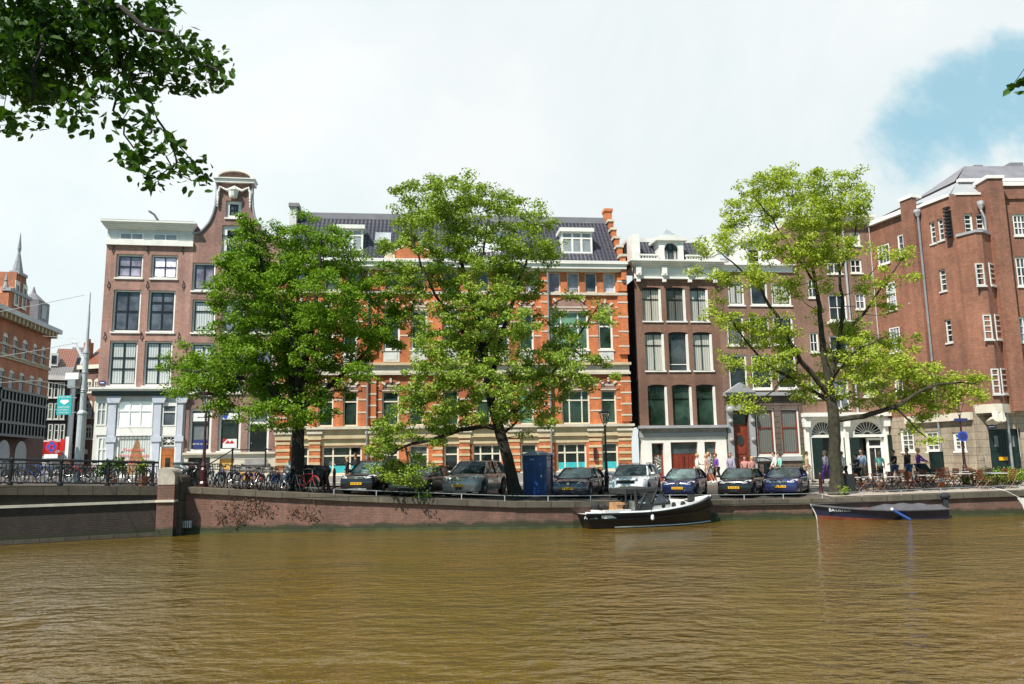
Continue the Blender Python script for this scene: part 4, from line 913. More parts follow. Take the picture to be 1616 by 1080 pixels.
mb.build('bay_corbel', f2root)
class SubF:      # lets window() build on the bay
    pass
def bwin(x0,x1,yt,yb):
    r = jf(x0,x1,yt,yb,by); sf = SubF(); sf.root = f2root; w_ = window(sf,r,'pane_dark','old_white',.07,1,(.3,.55,.78),'white_paint',.05,0,True); w_.location.y = -by-.05; return w_
for q in ((1540,1553,416,451),(1552,1565,497,536),(1565,1577,582,622)): bwin(*q)
dx,dy = u2b-u1b, by; L = math.hypot(dx,dy)
for yt,yb in ((416,451),(497,536),(582,622)):
    sf = SubF(); sf.root = f2root; z0,z1 = f2.z(1570,yb,.5),f2.z(1570,yt,.5)
    w_ = window(sf,(0,.75,z0,z1),'pane_dark','old_white',.07,1,(.3,.55,.78),'white_paint',.05,0,True); t0=.5-.37/L
    w_.location = (u1b+dx*t0+dy/L*.05,-by+dy*t0-dx/L*.05,0); w_.rotation_euler = (0,0,math.atan2(dy,dx))
mb = MB(); up0,up1 = f2.u(1572,420,.6),f2.u(1596,420,.6); zp2 = f2.z(1565,283,.6)
mb.box(up0,up1,-.7,.5,zs2-.4,zp2,'brick_red'); mb.box(up0-.08,up1+.08,-.78,.6,zp2,zp2+.2,'white_paint'); mb.build('buttress', f2root)
mb = MB(); u = up0-.2; mb.tube([(u-.1,-.2,zT2-.9),(u-.1,-.25,zT2-1.1),(u,-.35,zT2-1.6),(u,-.35,zbase+.4)],.075,'zinc',7); mb.lathe([(.1,zT2-1),(.2,zT2-.7),(.2,zT2-.5)],'galvanised',(u-.1,-.25,0),8); mb.build('drainpipe', f2root)
mb = MB(); mb.box(.3,up0-.08,-.06,.3,zT2,zT2+.14,'white_paint'); mb.box(up1+.08,9.5,-.2,.4,zT2+.5,zT2+.75,'white_paint'); mb.box(up1+.001,9.5,-.1,.5,zT2-.3,zT2+.5,'brick_red'); mb.build('roof_edge', f2root)
a,b_,c,d = door; mb = MB(); mb.box(a,b_,.2,.3,c,d,'dark_green_paint'); mb.box((a+b_)/2-.02,(a+b_)/2+.02,.18,.2,c,d,'black_iron')
for k in range(2):
    for r0,r1 in ((.04,.3),(.34,.58),(.62,.96)): mb.box(lerp(a,b_,k/2)+.14,lerp(a,b_,(k+1)/2)-.14,.17,.2,lerp(c,d,r0),lerp(c,d,r1),'dark_green_paint')
dd = mb.build('door', f2root); mb = MB()
for x in (1574.5,1600): u,z = f2.uz(x,696.5); mb.box(u-.11,u+.11,.13,.168,z-.32,z+.32,'pane_pale')
mb.build('door_glass', dd); mb = MB(); u,z = f2.uz(1586,724); mb.box(u-.25,u+.25,.12,.168,z-.1,z+.1,'plate_yellow'); mb.build('yellow_plate', dd)
mb = MB(); u,z = f2.uz(1563,674); mb.box(u-.26,u+.26,-.12,-.06,z-.1,z+.1,'navy_sign'); mb.box(u-.18,u+.18,-.125,-.12,z-.02,z+.03,'white_plain'); mb.build('street_name_plate', f2root)
mb = MB()
for k in range(4): z = lerp(zbase+.3,zbase+2.0,k/4); mb.box(-.12,a-.5,-.2-.05*(3-k)*.5,-.051,z,z+.4,'ashlar')
mb.box(.05,a-.7,-.12,-.052,zbase+2.0,zs2-.55,'ashlar'); mb.build('corner_pier', f2root)
# slate roof over both wings (in the front wing's frame)
inv = f2root.matrix_world
def w2l(p): return Matrix.Rotation(-f2.ang,3,'Z') @ (Vector(p)-f2.A)
A0 = w2l((cJ0[0],cJ0[1],0)); mb = MB()
zr2 = f2.z(1503,259,-2.0); ze = zT2+.1; sdir = Vector((A0.x,A0.y,0)); L_ = sdir.length; sd = sdir.normalized(); sn = Vector((sd.y,-sd.x,0))
if sn.x < 0: sn = -sn
def rp(base, inw, z): return (base.x+inw.x, base.y+inw.y, z)
c0 = Vector((0,0,0)); cA = Vector((A0.x,A0.y,0)); zA = zT-.0
zmid = lerp(ze,zr2,.42)
i1 = Vector((1.2,1.2,0)); i2 = Vector((2.6,2.4,0))
far = Vector((9.5,0,0))
mb.face([(0,.1,ze),(9.5,.1,ze),(9.5,1.2,zmid),(i1.x,i1.y,zmid)],'slate_light')
mb.face([(0,0,ze),(cA.x,cA.y,zT),(cA.x+1.0,cA.y,zT+.7),(i1.x,i1.y,zmid)],'slate_light')
mb.face([(i1.x,i1.y-.1,zmid+.1),(9.5,1.1,zmid+.1),(9.5,2.6,zr2),(i2.x,i2.y,zr2)],'slate')
mb.face([(i1.x-.1,i1.y,zmid+.1),(cA.x+.9,cA.y,zT+.75),(cA.x+2.2,cA.y,zT+1.15),(i2.x,i2.y,zr2)],'slate')
mb.face([(i2.x,i2.y,zr2),(9.5,2.6,zr2),(9.5,9,zr2+.1),(cA.x+2.2,cA.y,zT+1.15)],'lead')
mb.box(i1.x,9.5,.95,1.2,zmid-.02,zmid+.18,'white_paint'); mb.box(6,6.9,3,3.6,zr2,zr2+.45,'slate'); mb.box(3.6,4.2,3,3.4,zr2,zr2+.3,'slate')
mb.build('roof', f2root, fix=False)
f2root.parent = None
# merge the front wing's parts under the one building
bpy.context.view_layer.update()
for o in [k for k in col.objects if k.parent == f2root]:
    mw = f2root.matrix_world.copy() @ o.matrix_local; o.parent = root; o.matrix_local = root.matrix_world.inverted() @ mw
bpy.data.objects.remove(f2root)
# ======== far side street on the left
def far_house(name, A, B, label, cat='building'): 
    f = Fac(name, A, B, label, cat); f.base = 2.2; return f
fa = far_house('arched_brick_building', (-45.2,60.5), (-49.2,82.1), 'orange brick corner building with arched windows, black iron bay and pointed roof gable')
zc = fa.z(45,520); zl = fa.z(45,637); W_ = fa.w; xr = 45
RA1 = [fa.rect(a,b_,yt,yb) for a,b_,yt,yb in ((4,13,528,561),(20,28,532,564),(35,44,536,568),(52,59,541,572),(65,72,546,576))]
RA2 = [fa.rect(a,b_,yt,yb) for a,b_,yt,yb in ((-2,7.5,580,613),(14,23,583,616),(30,39,588,618),(46,55,591,622),(59,68,594,625))]
RA1 = [(a,b_,RA1[2][2],RA1[2][3],.4) for a,b_,c,d in RA1]; RA2 = [(a,b_,RA2[2][2],RA2[2][3],.3) for a,b_,c,d in RA2]
R4 = [fa.rect(51,60,650,680)]; 
wall(fa,'brick_far',zl,zc,RA1+RA2,back=10,sidemat='brick_far'); wall(fa,'brick_dusk',1.9,zl-.01,[],back=10,name='ground_floor')
for r in RA1+RA2: window(fa,r,'pane_dark','cream_paint',.08,1,(.65,),'cream_paint',.08,.05,True,arch=r[4]*.8)
mb = MB(); mb.box(-.3,W_+.3,-.5,.3,zc,zc+.5,'cream_stone'); mb.box(-.5,W_+.5,-.9,.3,zc+.5,zc+.95,'old_white')
n = int(W_/.9)
for k in range(n): u = lerp(.2,W_-.2,(k+.5)/n); mb.box(u-.13,u+.13,-.75,-.01,zc+.0,zc+.5,'cream_stone')
mb.build('cornice', fa.root)
mb = MB()
for z in (RA1[0][2]-.3,RA2[0][2]-.3,RA2[0][3]+.9,zl): mb.box(-.05,W_+.05,-.14,.0,z,z+.25,'cream_stone')
for z in (RA1[0][2]+.8,RA2[0][2]+.9): mb.box(-.02,W_+.02,-.04,.0,z,z+.14,'pale_stone')
mb.build('stone_bands', fa.root)
mb = MB(); u0,u1 = fa.u(-30,650),fa.u(46,650); zq0,zq1 = fa.z(20,690),fa.z(20,622); mb.box(u0,u1,-1.4,.0,zq0,zq1,'black_shop')
for k in range(14): x = lerp(u0,u1,k/13); mb.box(x-.08,x+.08,-1.5,-1.4,zq0,zq1,'black_shop')
for z in (lerp(zq0,zq1,.0),lerp(zq0,zq1,.28),lerp(zq0,zq1,.75),zq1): mb.box(u0-.1,u1+.1,-1.6,-1.38,z-.12,z+.12,'black_iron')
mb.build('iron_bay', fa.root)
for k in range(5):
    a = lerp(.5,W_-3,k/5); mb = MB(); P = arc(a,a+2.6,4.3,1.2,10); mb.prism(P+[(a+2.6,2),(a,2)],-.05,.05,'pane_dark'); mb.build('arched_opening', fa.root)
a,b_,c,d = fa.rect(51,60,647,682); mb = MB(); mb.box(a,b_,-.1,.05,c,d,'pane_dark'); mb.box(a-.15,a,-.15,.0,c,d,'cream_stone'); mb.box(b_,b_+.15,-.15,.0,c,d,'cream_stone'); mb.build('window', fa.root)
mb = MB(); mb.face([(0,0,zc+.9),(W_,0,zc+.9),(W_,4,zc+5.6),(-6,4,zc+5.6)],'slate'); mb.face([(W_,0,zc+.9),(W_,10,zc+.9),(W_,4,zc+5.6)],'slate'); mb.build('roof', fa.root)
gu0,gu1 = fa.u(9,480),fa.u(44,480); gz = zc+.95; gt = fa.z(28,432); gm = (gu0+gu1)/2
mb = MB(); mb.prism([(gu0,gz),(gu1,gz),(gu1,gz+1.6),(gu1-.5,lerp(gz,gt,.5)),(gu1-1.1,lerp(gz,gt,.62)),(gu1-1.3,gt),(gu0+1.3,gt),(gu0+1.1,lerp(gz,gt,.62)),(gu0+.5,lerp(gz,gt,.5)),(gu0,gz+1.6)],-.2,1.5,'brick_far')
for z,w_ in ((lerp(gz,gt,.5),.2),(gt,-.9)): mb.box(gu0-w_*1.3+.2,gu1+w_*1.3-.2,-.35,.5,z-.15,z+.15,'slate_light')
for x in (gu0+.2,gu1-.2,gm): zz = gt if x == gm else lerp(gz,gt,.52); mb.lathe([(.3 if x!=gm else .55,zz),(.12,zz+(.7 if x!=gm else 2.2)),(.18,zz+(.8 if x!=gm else 2.6)),(.02,zz+(1.5 if x!=gm else 4.2))],'lead',(x,.2,0),8)
go = mb.build('gable', fa.root)
for x in (gm-1.3,gm+.35): sf = SubF(); sf.root = fa.root; w_ = window(sf,(x,x+.95,gz+.7,gz+3.1,.3),'pane_dark','cream_paint',.14,1,(.6,),'cream_paint',.07,0,True,arch=.3); w_.location.y = -.28
mb = MB(); u0,u1 = fa.u(56,500),fa.u(74,500); mb.box(u0,u1,-.2,2.5,gz,gz+2.4,'slate'); mb.box(u0+.8,u1-.8,-.25,-.2,gz+.6,gz+2.0,'pane_pale'); mb.lathe([((u1-u0)*.42,gz+2.4),(.25,gz+3.3),(.04,gz+4.0)],'slate',((u0+u1)/2,.9,0),8); mb.build('small_dormer', fa.root)
# black narrow house
fb = far_house('black_painted_house', P2(66.5,700,92), P2(104.5,700,93), 'narrow black painted house with white windows and white band under a grey tiled roof')
W_ = fb.w; RB = [fb.rect(a,b_,yt,yb,84) for yt,yb in ((603,628),(636,662),(669,695)) for a,b_ in ((75,83),(84.7,93),(94,102))]
z6 = fb.z(84,600); zsh = fb.z(84,697)
wall(fb,'black_shop',zsh,z6,RB,back=8)
for r in RB: window(fb,r,'pane_green','white_paint',.14,1,(.6,),'white_paint',.07,.02,True)
mb = MB(); mb.box(0,W_,-.3,.2,z6,fb.z(84,593),'white_paint'); mb.build('cornice', fb.root)
mb = MB(); zr = fb.z(84,577,-2); mb.face([(0,0,fb.z(84,593)),(W_,0,fb.z(84,593)),(W_,3,zr),(0,3,zr)],'tile_grey'); zr2_ = fb.z(84,545,-5); mb.face([(0,3,zr),(W_,3,zr),(W_,8,zr2_),(0,8,zr2_)],'tile_red'); mb.build('roof', fb.root)
mb = MB(); a,b_ = fb.u(80,567,-3),fb.u(92,567,-3); mb.box(a,b_,2.6,5,zr,zr+1.6,'white_paint'); mb.box(a+.15,b_-.15,2.55,2.6,zr+.3,zr+1.3,'pane_dark'); mb.build('dormer', fb.root)
wall(fb,'old_white',2.0,zsh-.01,[],back=8,name='shop')
mb = MB(); a,b_ = fb.u(65,710,.5),fb.u(97,710,.5); c,d = fb.z(84,719.5,.5),fb.z(84,697.5,.5); mb.box(a,b_,-.5,-.3,c,d,'sign_red'); mb.box(a-.1,b_+.1,-.45,-.29,d,d+.2,'white_plain'); so_ = mb.build('shop_sign', fb.root)
text('slagerij', 'sign_lettering', .55, 'white_plain', so_, (lerp(a,b_,.8),-.51,lerp(c,d,.35)))
# brown houses behind
fc = far_house('white_bay_house', P2(98,700,99), P2(117,700,99.5), 'narrow dark brick house with a pale projecting bay between black and brown houses')
W_ = fc.w; zt = fc.z(108,583); RC = [fc.rect(a,b_,yt,yb,108) for yt,yb in ((603,622),(655,674),(680,695)) for a,b_ in ((101,107),(109,115))]
wall(fc,'brick_dusk',2,zt,RC,back=8)
for r in RC: window(fc,r,'pane_dark','white_paint',.15,1,(.6,),'white_paint',.08,.02,True)
mb = MB(); mb.box(0,W_,-.3,.2,zt,zt+.5,'white_paint'); mb.face([(0,0,zt+.5),(W_,0,zt+.5),(W_,3,fc.z(108,548,-3)),(0,3,fc.z(108,548,-3))],'tile_grey'); mb.build('roof', fc.root)
mb = MB(); mb.box(W_*.3,W_*1.05,-.9,0,fc.z(108,612),fc.z(108,575),'white_paint'); mb.box(W_*.35,W_,-.92,-.9,fc.z(108,607),fc.z(108,592),'pane_grey'); mb.build('bay', fc.root)
fd = far_house('brown_brick_house', P2(117,700,96), P2(158,700,95), 'brown brick house with white arched windows beside the shop house, chimney on red roof')
W_ = fd.w; zt = fd.z(140,583); RD = [fd.rect(a,b_,yt,yb,140) for yt,yb in ((598,620),(632,660),(670,693)) for a,b_ in ((121,128),(134,145),(148,156))]
RD = [(*r,.3) for r in RD]
wall(fd,'brick_dusk',2,zt,RD,back=8)
for r in RD: window(fd,r,'pane_grey','cream_paint',.16,2,(.6,),'cream_paint',.08,.02,True,arch=.25)
mb = MB(); mb.box(0,W_,-.4,.2,zt,zt+.5,'cream_paint'); mb.face([(0,0,zt+.5),(W_,0,zt+.5),(W_,4,fd.z(140,543,-4)),(0,4,fd.z(140,543,-4))],'tile_red'); a,b_ = fd.u(134,545,-1),fd.u(142,545,-1); mb.box(a,b_,.8,1.6,zt,fd.z(138,541,-1),'brick_far')
mb.lathe([(.25,fd.z(138,541,-1)),(.2,fd.z(138,535,-1))],'brick_far',((a+b_)/2,1.2,0),8); mb.build('roof', fd.root)
mb = MB(); mb.box(fd.u(123,708),fd.u(139,708),-.5,0,fd.z(130,717),fd.z(130,710),'old_white'); mb.box(fd.u(124,725),fd.u(137,725),-.05,0,2.2,fd.z(130,718),'pane_dark'); mb.build('shop_front', fd.root)
text('E H', 'sign_lettering', .6, 'sign_red', fd.root, (fd.u(131,713.5),-.52,fd.z(131,713.5)))
# ---------------------------------------------------------------- quay wall
root = empty('quay_wall', (0, 32, 0), 0, 'long brown brick quay wall with grey coping along the far bank', 'quay wall')
def L3(x, y, z): return (x, y-32, z)
QX = sorted(set([-13.95]+[x for x,_ in QUAY if -13.95 < x <= 60]+[-12,-10,-5,-3,-1.5,1.2,3.5,7.5,12,17,30]))
mb = MB(); mc = MB(); mg = MB()
for a, b_ in zip(QX, QX[1:]):
    ya, yb = qY(a), qY(b_); za, zb = pw(a, HQ), pw(b_, HQ)
    mb.face([L3(a,ya,-1),L3(b_,yb,-1),L3(b_,yb,zb-.2),L3(a,ya,za-.2)],'brick_quay')
    for (p,q,P_,Q_) in ((ya-.12,yb-.12,0,0),):
        v = [L3(a,p,za-.22),L3(b_,q,zb-.22),L3(b_,q,zb+.02),L3(a,p,za+.02),L3(a,ya+.5,za-.22),L3(b_,yb+.5,zb-.22),L3(b_,yb+.5,zb+.025),L3(a,ya+.5,za+.025)]
        mc.mesh(v,[(0,1,2,3),(3,2,6,7),(0,4,5,1)],'coping_stone')
    mg.face([L3(a,ya-.012,-1),L3(b_,yb-.012,-1),L3(b_,yb-.012,.13),L3(a,ya-.012,.13)],'algae')
flat('algae', (.045,.055,.018), .8, .5, 1.5)
mb.build('brick_face', root); mc.build('coping', root); mg.build('algae_line', root)
mb = MB()
RX = [x for x in np.arange(-7.6, 26.2, .9)]
pts = [(x, qY(x)+.14-32, pw(x,HQ)+.24) for x in RX]
mb.tube(pts, .016, 'zinc', 6); mb.build('guard_rail', root)
for x in RX[::2]:
    mb = MB(); mb.tube([(x,qY(x)+.14-32,pw(x,HQ)-.02),(x,qY(x)+.14-32,pw(x,HQ)+.24)],.022,'galvanised',5); mb.build('rail_post', root)
# ladder recess by the pillar
mb = MB(); 
for k in range(4): mb.box(-13.62+.09*k,-13.58+.09*k,.7,.86,.28,.55,'galvanised')
mb.box(-13.66,-13.26,.7,.76,.5,.56,'galvanised'); mb.build('drain_grate', root)
# ---------------------------------------------------------------- bridge
broot = empty('canal_bridge', (-19.3, 28.6, 0), 0, 'dark brick bridge approach wall with pale stone band left of the rounded pillar', 'bridge')
BX = [(-70,8),(-34,20.5),(-26,25.2),(-19.3,29.2),(-14.45,32.3)]
def BL(x,y,z): return (x+19.3,y-28.6,z)
dn = Vector((.5,-.86,0))
mw_ = MB(); ms = MB(); mc = MB()
for (a,ya),(b_,yb) in zip(BX,BX[1:]):
    za,zb = pw(a,HQ),pw(b_,HQ)
    mw_.face([BL(a,ya,-1),BL(b_,yb,-1),BL(b_,yb,zb-.3),BL(a,ya,za-.3)],'brick_bridge')
    def strip(m_,off,z0a,z1a,z0b,z1b,mat):
        o = dn*off; m_.mesh([BL(a+o.x,ya+o.y,z0a),BL(b_+o.x,yb+o.y,z0b),BL(b_+o.x,yb+o.y,z1b),BL(a+o.x,ya+o.y,z1a),BL(a-dn.x*.4,ya-dn.y*.4,z1a),BL(b_-dn.x*.4,yb-dn.y*.4,z1b),BL(a,ya,z0a),BL(b_,yb,z0b)],[(0,1,2,3),(3,2,5,4),(0,6,7,1)],mat)
    strip(mc,.1,za-.32,za+.03,zb-.32,zb+.03,'coping_stone'); strip(ms,.07,1.34,1.44,1.34,1.44,'pale_stone')
    strip(ms,.05,-.5,.16,-.5,.16,'coping_stone')
mw_.build('bridge_wall', broot); mc.build('coping', broot); ms.build('stone_band', broot)
# iron railing
rr_ = empty('iron_railing', (-19.3,28.6,0), 0, 'black ornamental iron railing along the bridge edge', 'railing')
S0, S1 = Vector((-26,25.2,0)), Vector((-14.55,32.2,0)); d_ = (S1-S0); Ln = d_.length; d_.normalize(); off = -dn*.12
def RP(t, z): 
    p = S0+d_*t; 
    if t > 0: pass
    k = pw(p.x, BX); return BL(p.x-.03, k+.12, z)
mb = MB(); TT = [Ln*k/12 for k in range(13)]
zz = lambda t: pw((S0+d_*t).x, HQ)
mb.tube([RP(t,zz(t)+.98) for t in TT],.045,'black_iron',6); mb.tube([RP(t,zz(t)+.83) for t in TT],.018,'black_iron',5); mb.tube([RP(t,zz(t)+.12) for t in TT],.03,'black_iron',5); mb.build('rails', rr_)
n = int(Ln/.125)
mb = MB()
for k in range(n):
    t = Ln*(k+.5)/n; mb.tube([RP(t,zz(t)+.12),RP(t,zz(t)+.83)],.017,'black_iron',4)
    if k % 4 == 1:
        c = Vector(RP(t,zz(t)+.45)); mb.tube([c+d_*math.cos(g)*.11+Vector((0,0,math.sin(g)*.14)) for g in [math.pi*j/4 for j in range(9)]],.02,'black_iron',4)
    if k % 4 == 3:
        c = Vector(RP(t,zz(t)+.72)); mb.tube([c+d_*math.cos(g)*.1+Vector((0,0,-abs(math.sin(g))*.14)) for g in [math.pi*j/4 for j in range(5)]],.02,'black_iron',4)
mb.build('balusters', rr_)
for k in range(9):
    t = .3+(Ln-.5)*k/8; b0 = Vector(RP(t,zz(t))); mb = MB(); mb.lathe([(.11,0),(.11,.12),(.06,.16),(.075,.5),(.05,.85),(.075,.93),(.075,1.0),(.02,1.06)],'black_iron',b0,8); mb.build('post', rr_)
# rounded pillar
pr = empty('rounded_pillar', (-14.12, 32.4, 0), R(4), 'brick and pale stone pillar with rounded top between bridge and quay', 'pillar')
mb = MB(); zt = 2.72
mb.box(-.42,.42,-.35,.5,-1,1.36,'brick_quay'); mb.box(-.42,.42,-.35,.5,1.44,2.05,'brick_quay'); mb.build('shaft', pr)
mb = MB(); mb.box(-.46,.46,-.42,.5,1.355,1.445,'pale_stone'); mb.build('stone_band', pr)
mb = MB(); P = [(-.42,2.052),(.42+.0,2.052),(.42,2.3)]+[(.42-.42*(1-math.cos(math.pi/2*k/8)),2.3+.42*math.sin(math.pi/2*k/8)) for k in range(9)]+[(-.2,2.74),(-.42,2.66)]
mb.prism(P,-.37,.55,'pier_stone'); mb.build('rounded_cap', pr)
mb = MB(); mb.box(.3,.62,.05,1.2,-1,2.0,'coping_stone'); P = [(.3,2.0),(.62,2.0)]+[(.3+.32*math.cos(math.pi/2*k/6),2.0+.45*math.sin(math.pi/2*k/6)) for k in range(1,7)]; mb.prism(P,.05,1.2,'coping_stone'); mb.build('side_block', pr); pr.scale = (.8,1,1)
# creepers hanging on the wall
def leafpatch(name, centers, n, size, mat, label, kind, cat=None):
    rng = np.random.default_rng(3); V = []; 
    mb = MB()
    for (x,z,rx,rz) in centers:
        for _ in range(n):
            px = x+rng.normal()*rx; pz = z+rng.normal()*rz
            if pz > pw(px,HQ)-.05 or pz < .15: continue
            py = qY(px)-.03-abs(rng.normal())*.05; a = rng.uniform(0,6.28); s_ = size*rng.uniform(.6,1.4)
            c = Vector((px,py-32,pz)); u = Vector((math.cos(a),-.3*rng.uniform(-1,1),math.sin(a)))*s_; v = Vector((-math.sin(a),-.5*rng.uniform(-1,1),math.cos(a)))*s_*.6
            mb.face([c-u,c-v,c+u,c+v],mat)
    o = mb.build(name, None, fix=False, loc=(0,32,0)); tag(o,label,cat,kind=kind); return o
flat('weed_leaf',(.12,.06,.035),.7,.6,6); flat('weed_green',(.06,.10,.02),.7,.4,6)
cs = []
for x,y,r in ((357,803,.28),(375,808,.35),(385,812,.2),(400,806,.3),(412,800,.3),(420,806,.2),(352,815,.15),(376,822,.12),(468,808,.18),(485,806,.3),(492,815,.15),(395,790,.15)):
    p = atY(x,y,33.2); cs.append((p.x,p.z,r,r*.7))
leafpatch('wall_creeper',cs,42,.045,'weed_leaf','reddish brown creeper straggling over the brick quay wall below the bicycles',None,'creeper')
# ---------------------------------------------------------------- trees
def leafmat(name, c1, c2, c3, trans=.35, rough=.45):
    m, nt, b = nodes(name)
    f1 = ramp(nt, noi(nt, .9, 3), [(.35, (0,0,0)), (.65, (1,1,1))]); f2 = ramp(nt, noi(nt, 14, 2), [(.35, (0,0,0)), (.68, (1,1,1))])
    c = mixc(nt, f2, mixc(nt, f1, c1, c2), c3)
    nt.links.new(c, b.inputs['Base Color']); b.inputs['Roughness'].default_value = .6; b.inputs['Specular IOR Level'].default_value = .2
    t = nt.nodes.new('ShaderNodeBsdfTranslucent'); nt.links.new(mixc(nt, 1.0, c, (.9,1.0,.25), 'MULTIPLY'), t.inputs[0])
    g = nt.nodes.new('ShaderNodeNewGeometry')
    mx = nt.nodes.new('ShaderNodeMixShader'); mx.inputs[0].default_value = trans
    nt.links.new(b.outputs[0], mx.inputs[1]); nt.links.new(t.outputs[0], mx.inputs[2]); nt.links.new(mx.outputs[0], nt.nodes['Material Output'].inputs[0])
leafmat('leaf_green', (.075,.19,.012), (.13,.27,.018), (.26,.38,.03), .33)
leafmat('leaf_mid', (.14,.25,.03), (.21,.32,.04), (.38,.47,.08), .33)
leafmat('leaf_yellow', (.22,.33,.03), (.33,.43,.045), (.52,.57,.09), .36)
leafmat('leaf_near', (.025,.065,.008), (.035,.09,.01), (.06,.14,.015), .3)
leafmat('leaf_bush', (.04,.10,.012), (.07,.14,.02), (.12,.2,.03))
def leaf_object(name, C, N, U, L, W, mat, parent, shape='diamond'):
    """C centres, U unit long axis, N unit normal; one mesh of small leaves"""
    n = len(C); V = np.cross(N, U)
    if shape == 'diamond':
        P = [(-.5,0,0),(0,-.5,.06),(.5,0,0),(0,.5,.06)]; F = [(0,1,2),(0,2,3)]
    else:
        P = [(-.5,0,0),(-.25,-.36,.05),(.1,-.42,.06),(.5,0,-.05),(.1,.42,.06),(-.25,.36,.05)]; F = [(0,1,2,3),(0,3,4,5)]
    k = len(P); vs = np.empty((n,k,3))
    for i,(a,b_,c) in enumerate(P): vs[:,i] = C+U*(a*L)[:,None]+V*(b_*W)[:,None]+N*(c*L)[:,None]
    me = bpy.data.meshes.new(name); me.vertices.add(n*k); me.vertices.foreach_set('co', vs.reshape(-1))
    fl = len(F[0]); nf = n*len(F); me.loops.add(nf*fl); me.polygons.add(nf)
    idx = (np.arange(n)[:,None,None]*k+np.array(F)[None]).reshape(-1)
    me.loops.foreach_set('vertex_index', idx.astype(np.int32)); me.polygons.foreach_set('loop_start', (np.arange(nf)*fl).astype(np.int32))
    me.polygons.foreach_set('use_smooth', np.zeros(nf, bool))
    me.materials.append(M[mat]); me.update(calc_edges=True); me.validate()
    o = bpy.data.objects.new(name, me); col.objects.link(o); o.parent = parent; return o
def unit(a): return a/np.maximum(np.linalg.norm(a, axis=1, keepdims=True), 1e-9)
def tree(name, base_px, Y, label, limbs, blobs, leafm, seed, ncl=1.0, nleaf=120, lsize=.125, bark='tree_bark', crad=.42, baseXY=None, depthk=1.25, shape='diamond', group=None, twig=.012, up=.5, droop=0, jitter=2.2):
    rng = np.random.default_rng(seed)
    if baseXY is None: b0 = atY(base_px[0], base_px[1], Y); B = Vector((b0.x, Y, hs(b0.x, Y)-.05))
    else: B = Vector(baseXY)
    root = empty(name, B, 0, label, 'tree', group)
    nodes_ = []; mb = MB()
    for i, lb in enumerate(limbs):
        pts = []
        for (x,y,dy,r) in lb:
            if isinstance(x, tuple): p = Vector(x)
            else: p = atY(x,y,Y+dy)
            pts.append((p-B, r))
        if i == 0 and baseXY is None: pts[0] = (Vector((0,0,0)), pts[0][1])
        # smooth (catmull) resample with slight wobble
        P = []; Rr = []
        for j in range(len(pts)-1):
            p0 = pts[max(j-1,0)][0]; p1,r1 = pts[j]; p2,r2 = pts[j+1]; p3 = pts[min(j+2,len(pts)-1)][0]; m_ = max(3, int((p2-p1).length/.35))
            for q in range(m_):
                t = q/m_; v = .5*((2*p1)+(p2-p0)*t+(2*p0-5*p1+4*p2-p3)*t*t+(3*p1-p0-3*p2+p3)*t**3)
                w_ = .03+.05*(1-min(1,r1/.2)); P.append(v+Vector(rng.normal(0,w_*.5,3)) if (j or q) else v); Rr.append(lerp(r1,r2,t)*rng.uniform(.95,1.06))
        P.append(pts[-1][0]); Rr.append(pts[-1][1])
        if i == 0 and baseXY is None: Rr[0] *= 1.55; Rr[1] *= 1.15
        mb.tube(P, Rr, bark, 9 if Rr[0] > .15 else 6)
        for v, r in zip(P, Rr): 
            if (i or v.z > 2.5): nodes_.append((v.x,v.y,v.z))
    NP = np.array(nodes_)
    cl = []
    for bl in blobs:
        x,y,r = bl[:3]; den = bl[3] if len(bl) > 3 else 1
        dy = bl[4] if len(bl) > 4 else rng.uniform(-jitter, jitter)
        c = np.array(atY(x,y,Y+dy)-B); rm = r*(Y+dy)/F_PX
        n = max(1, int(ncl*den*9*(rm/1.2)**2))
        for _ in range(n):
            v = rng.normal(size=3); v /= np.linalg.norm(v); rad = rng.uniform(0,1)**.45
            cl.append((c+v*rad*rm*np.array([1,depthk,.92]), den))
    tw = mb; cen = [c for c,_ in cl]
    order = np.argsort([np.min(np.sum((NP-c)**2,axis=1)) for c in cen])
    nodes2 = NP.copy()
    for k in order:
        c = cen[k]; dd = np.sum((nodes2-c)**2,axis=1)+np.where(nodes2[:,2] > c[2]+.3, 1.5, 0); j = int(np.argmin(dd)); p = nodes2[j]
        dist = math.sqrt(max(dd[j],1e-6)); r0 = min(.055, twig+.012*dist); mid = (p+c)/2+rng.normal(0,.06*dist,3)+np.array([0,0,-.05*dist])
        tw.tube([p, mid, c], [r0, r0*.7, r0*.35], bark, 4, cap=False); nodes2 = np.vstack([nodes2, mid[None], c[None]])
    mb.build('trunk', root, smooth=True, fix=False)
    C = []; 
    for c, den in cl:
        n = int(nleaf*rng.uniform(.5,1.3)); s_ = crad*rng.uniform(.7,1.25); q = rng.normal(size=(n,3)); q = unit(q)*(rng.uniform(0,1,(n,1))**.5)*s_*np.array([1.15,1.15,.62]); q[:,2] -= droop*np.sum(q[:,:2]**2,axis=1)
        C.append(c+q)
    C = np.vstack(C); n = len(C)
    N = unit(rng.normal(size=(n,3))+np.array([-.1,-.2,up*2])); U = unit(np.cross(N, rng.normal(size=(n,3))))
    L = lsize*rng.uniform(.6,1.35,n)
    leaf_object('foliage', C, N, U, L, L*.68, leafm, root, shape)
    return root
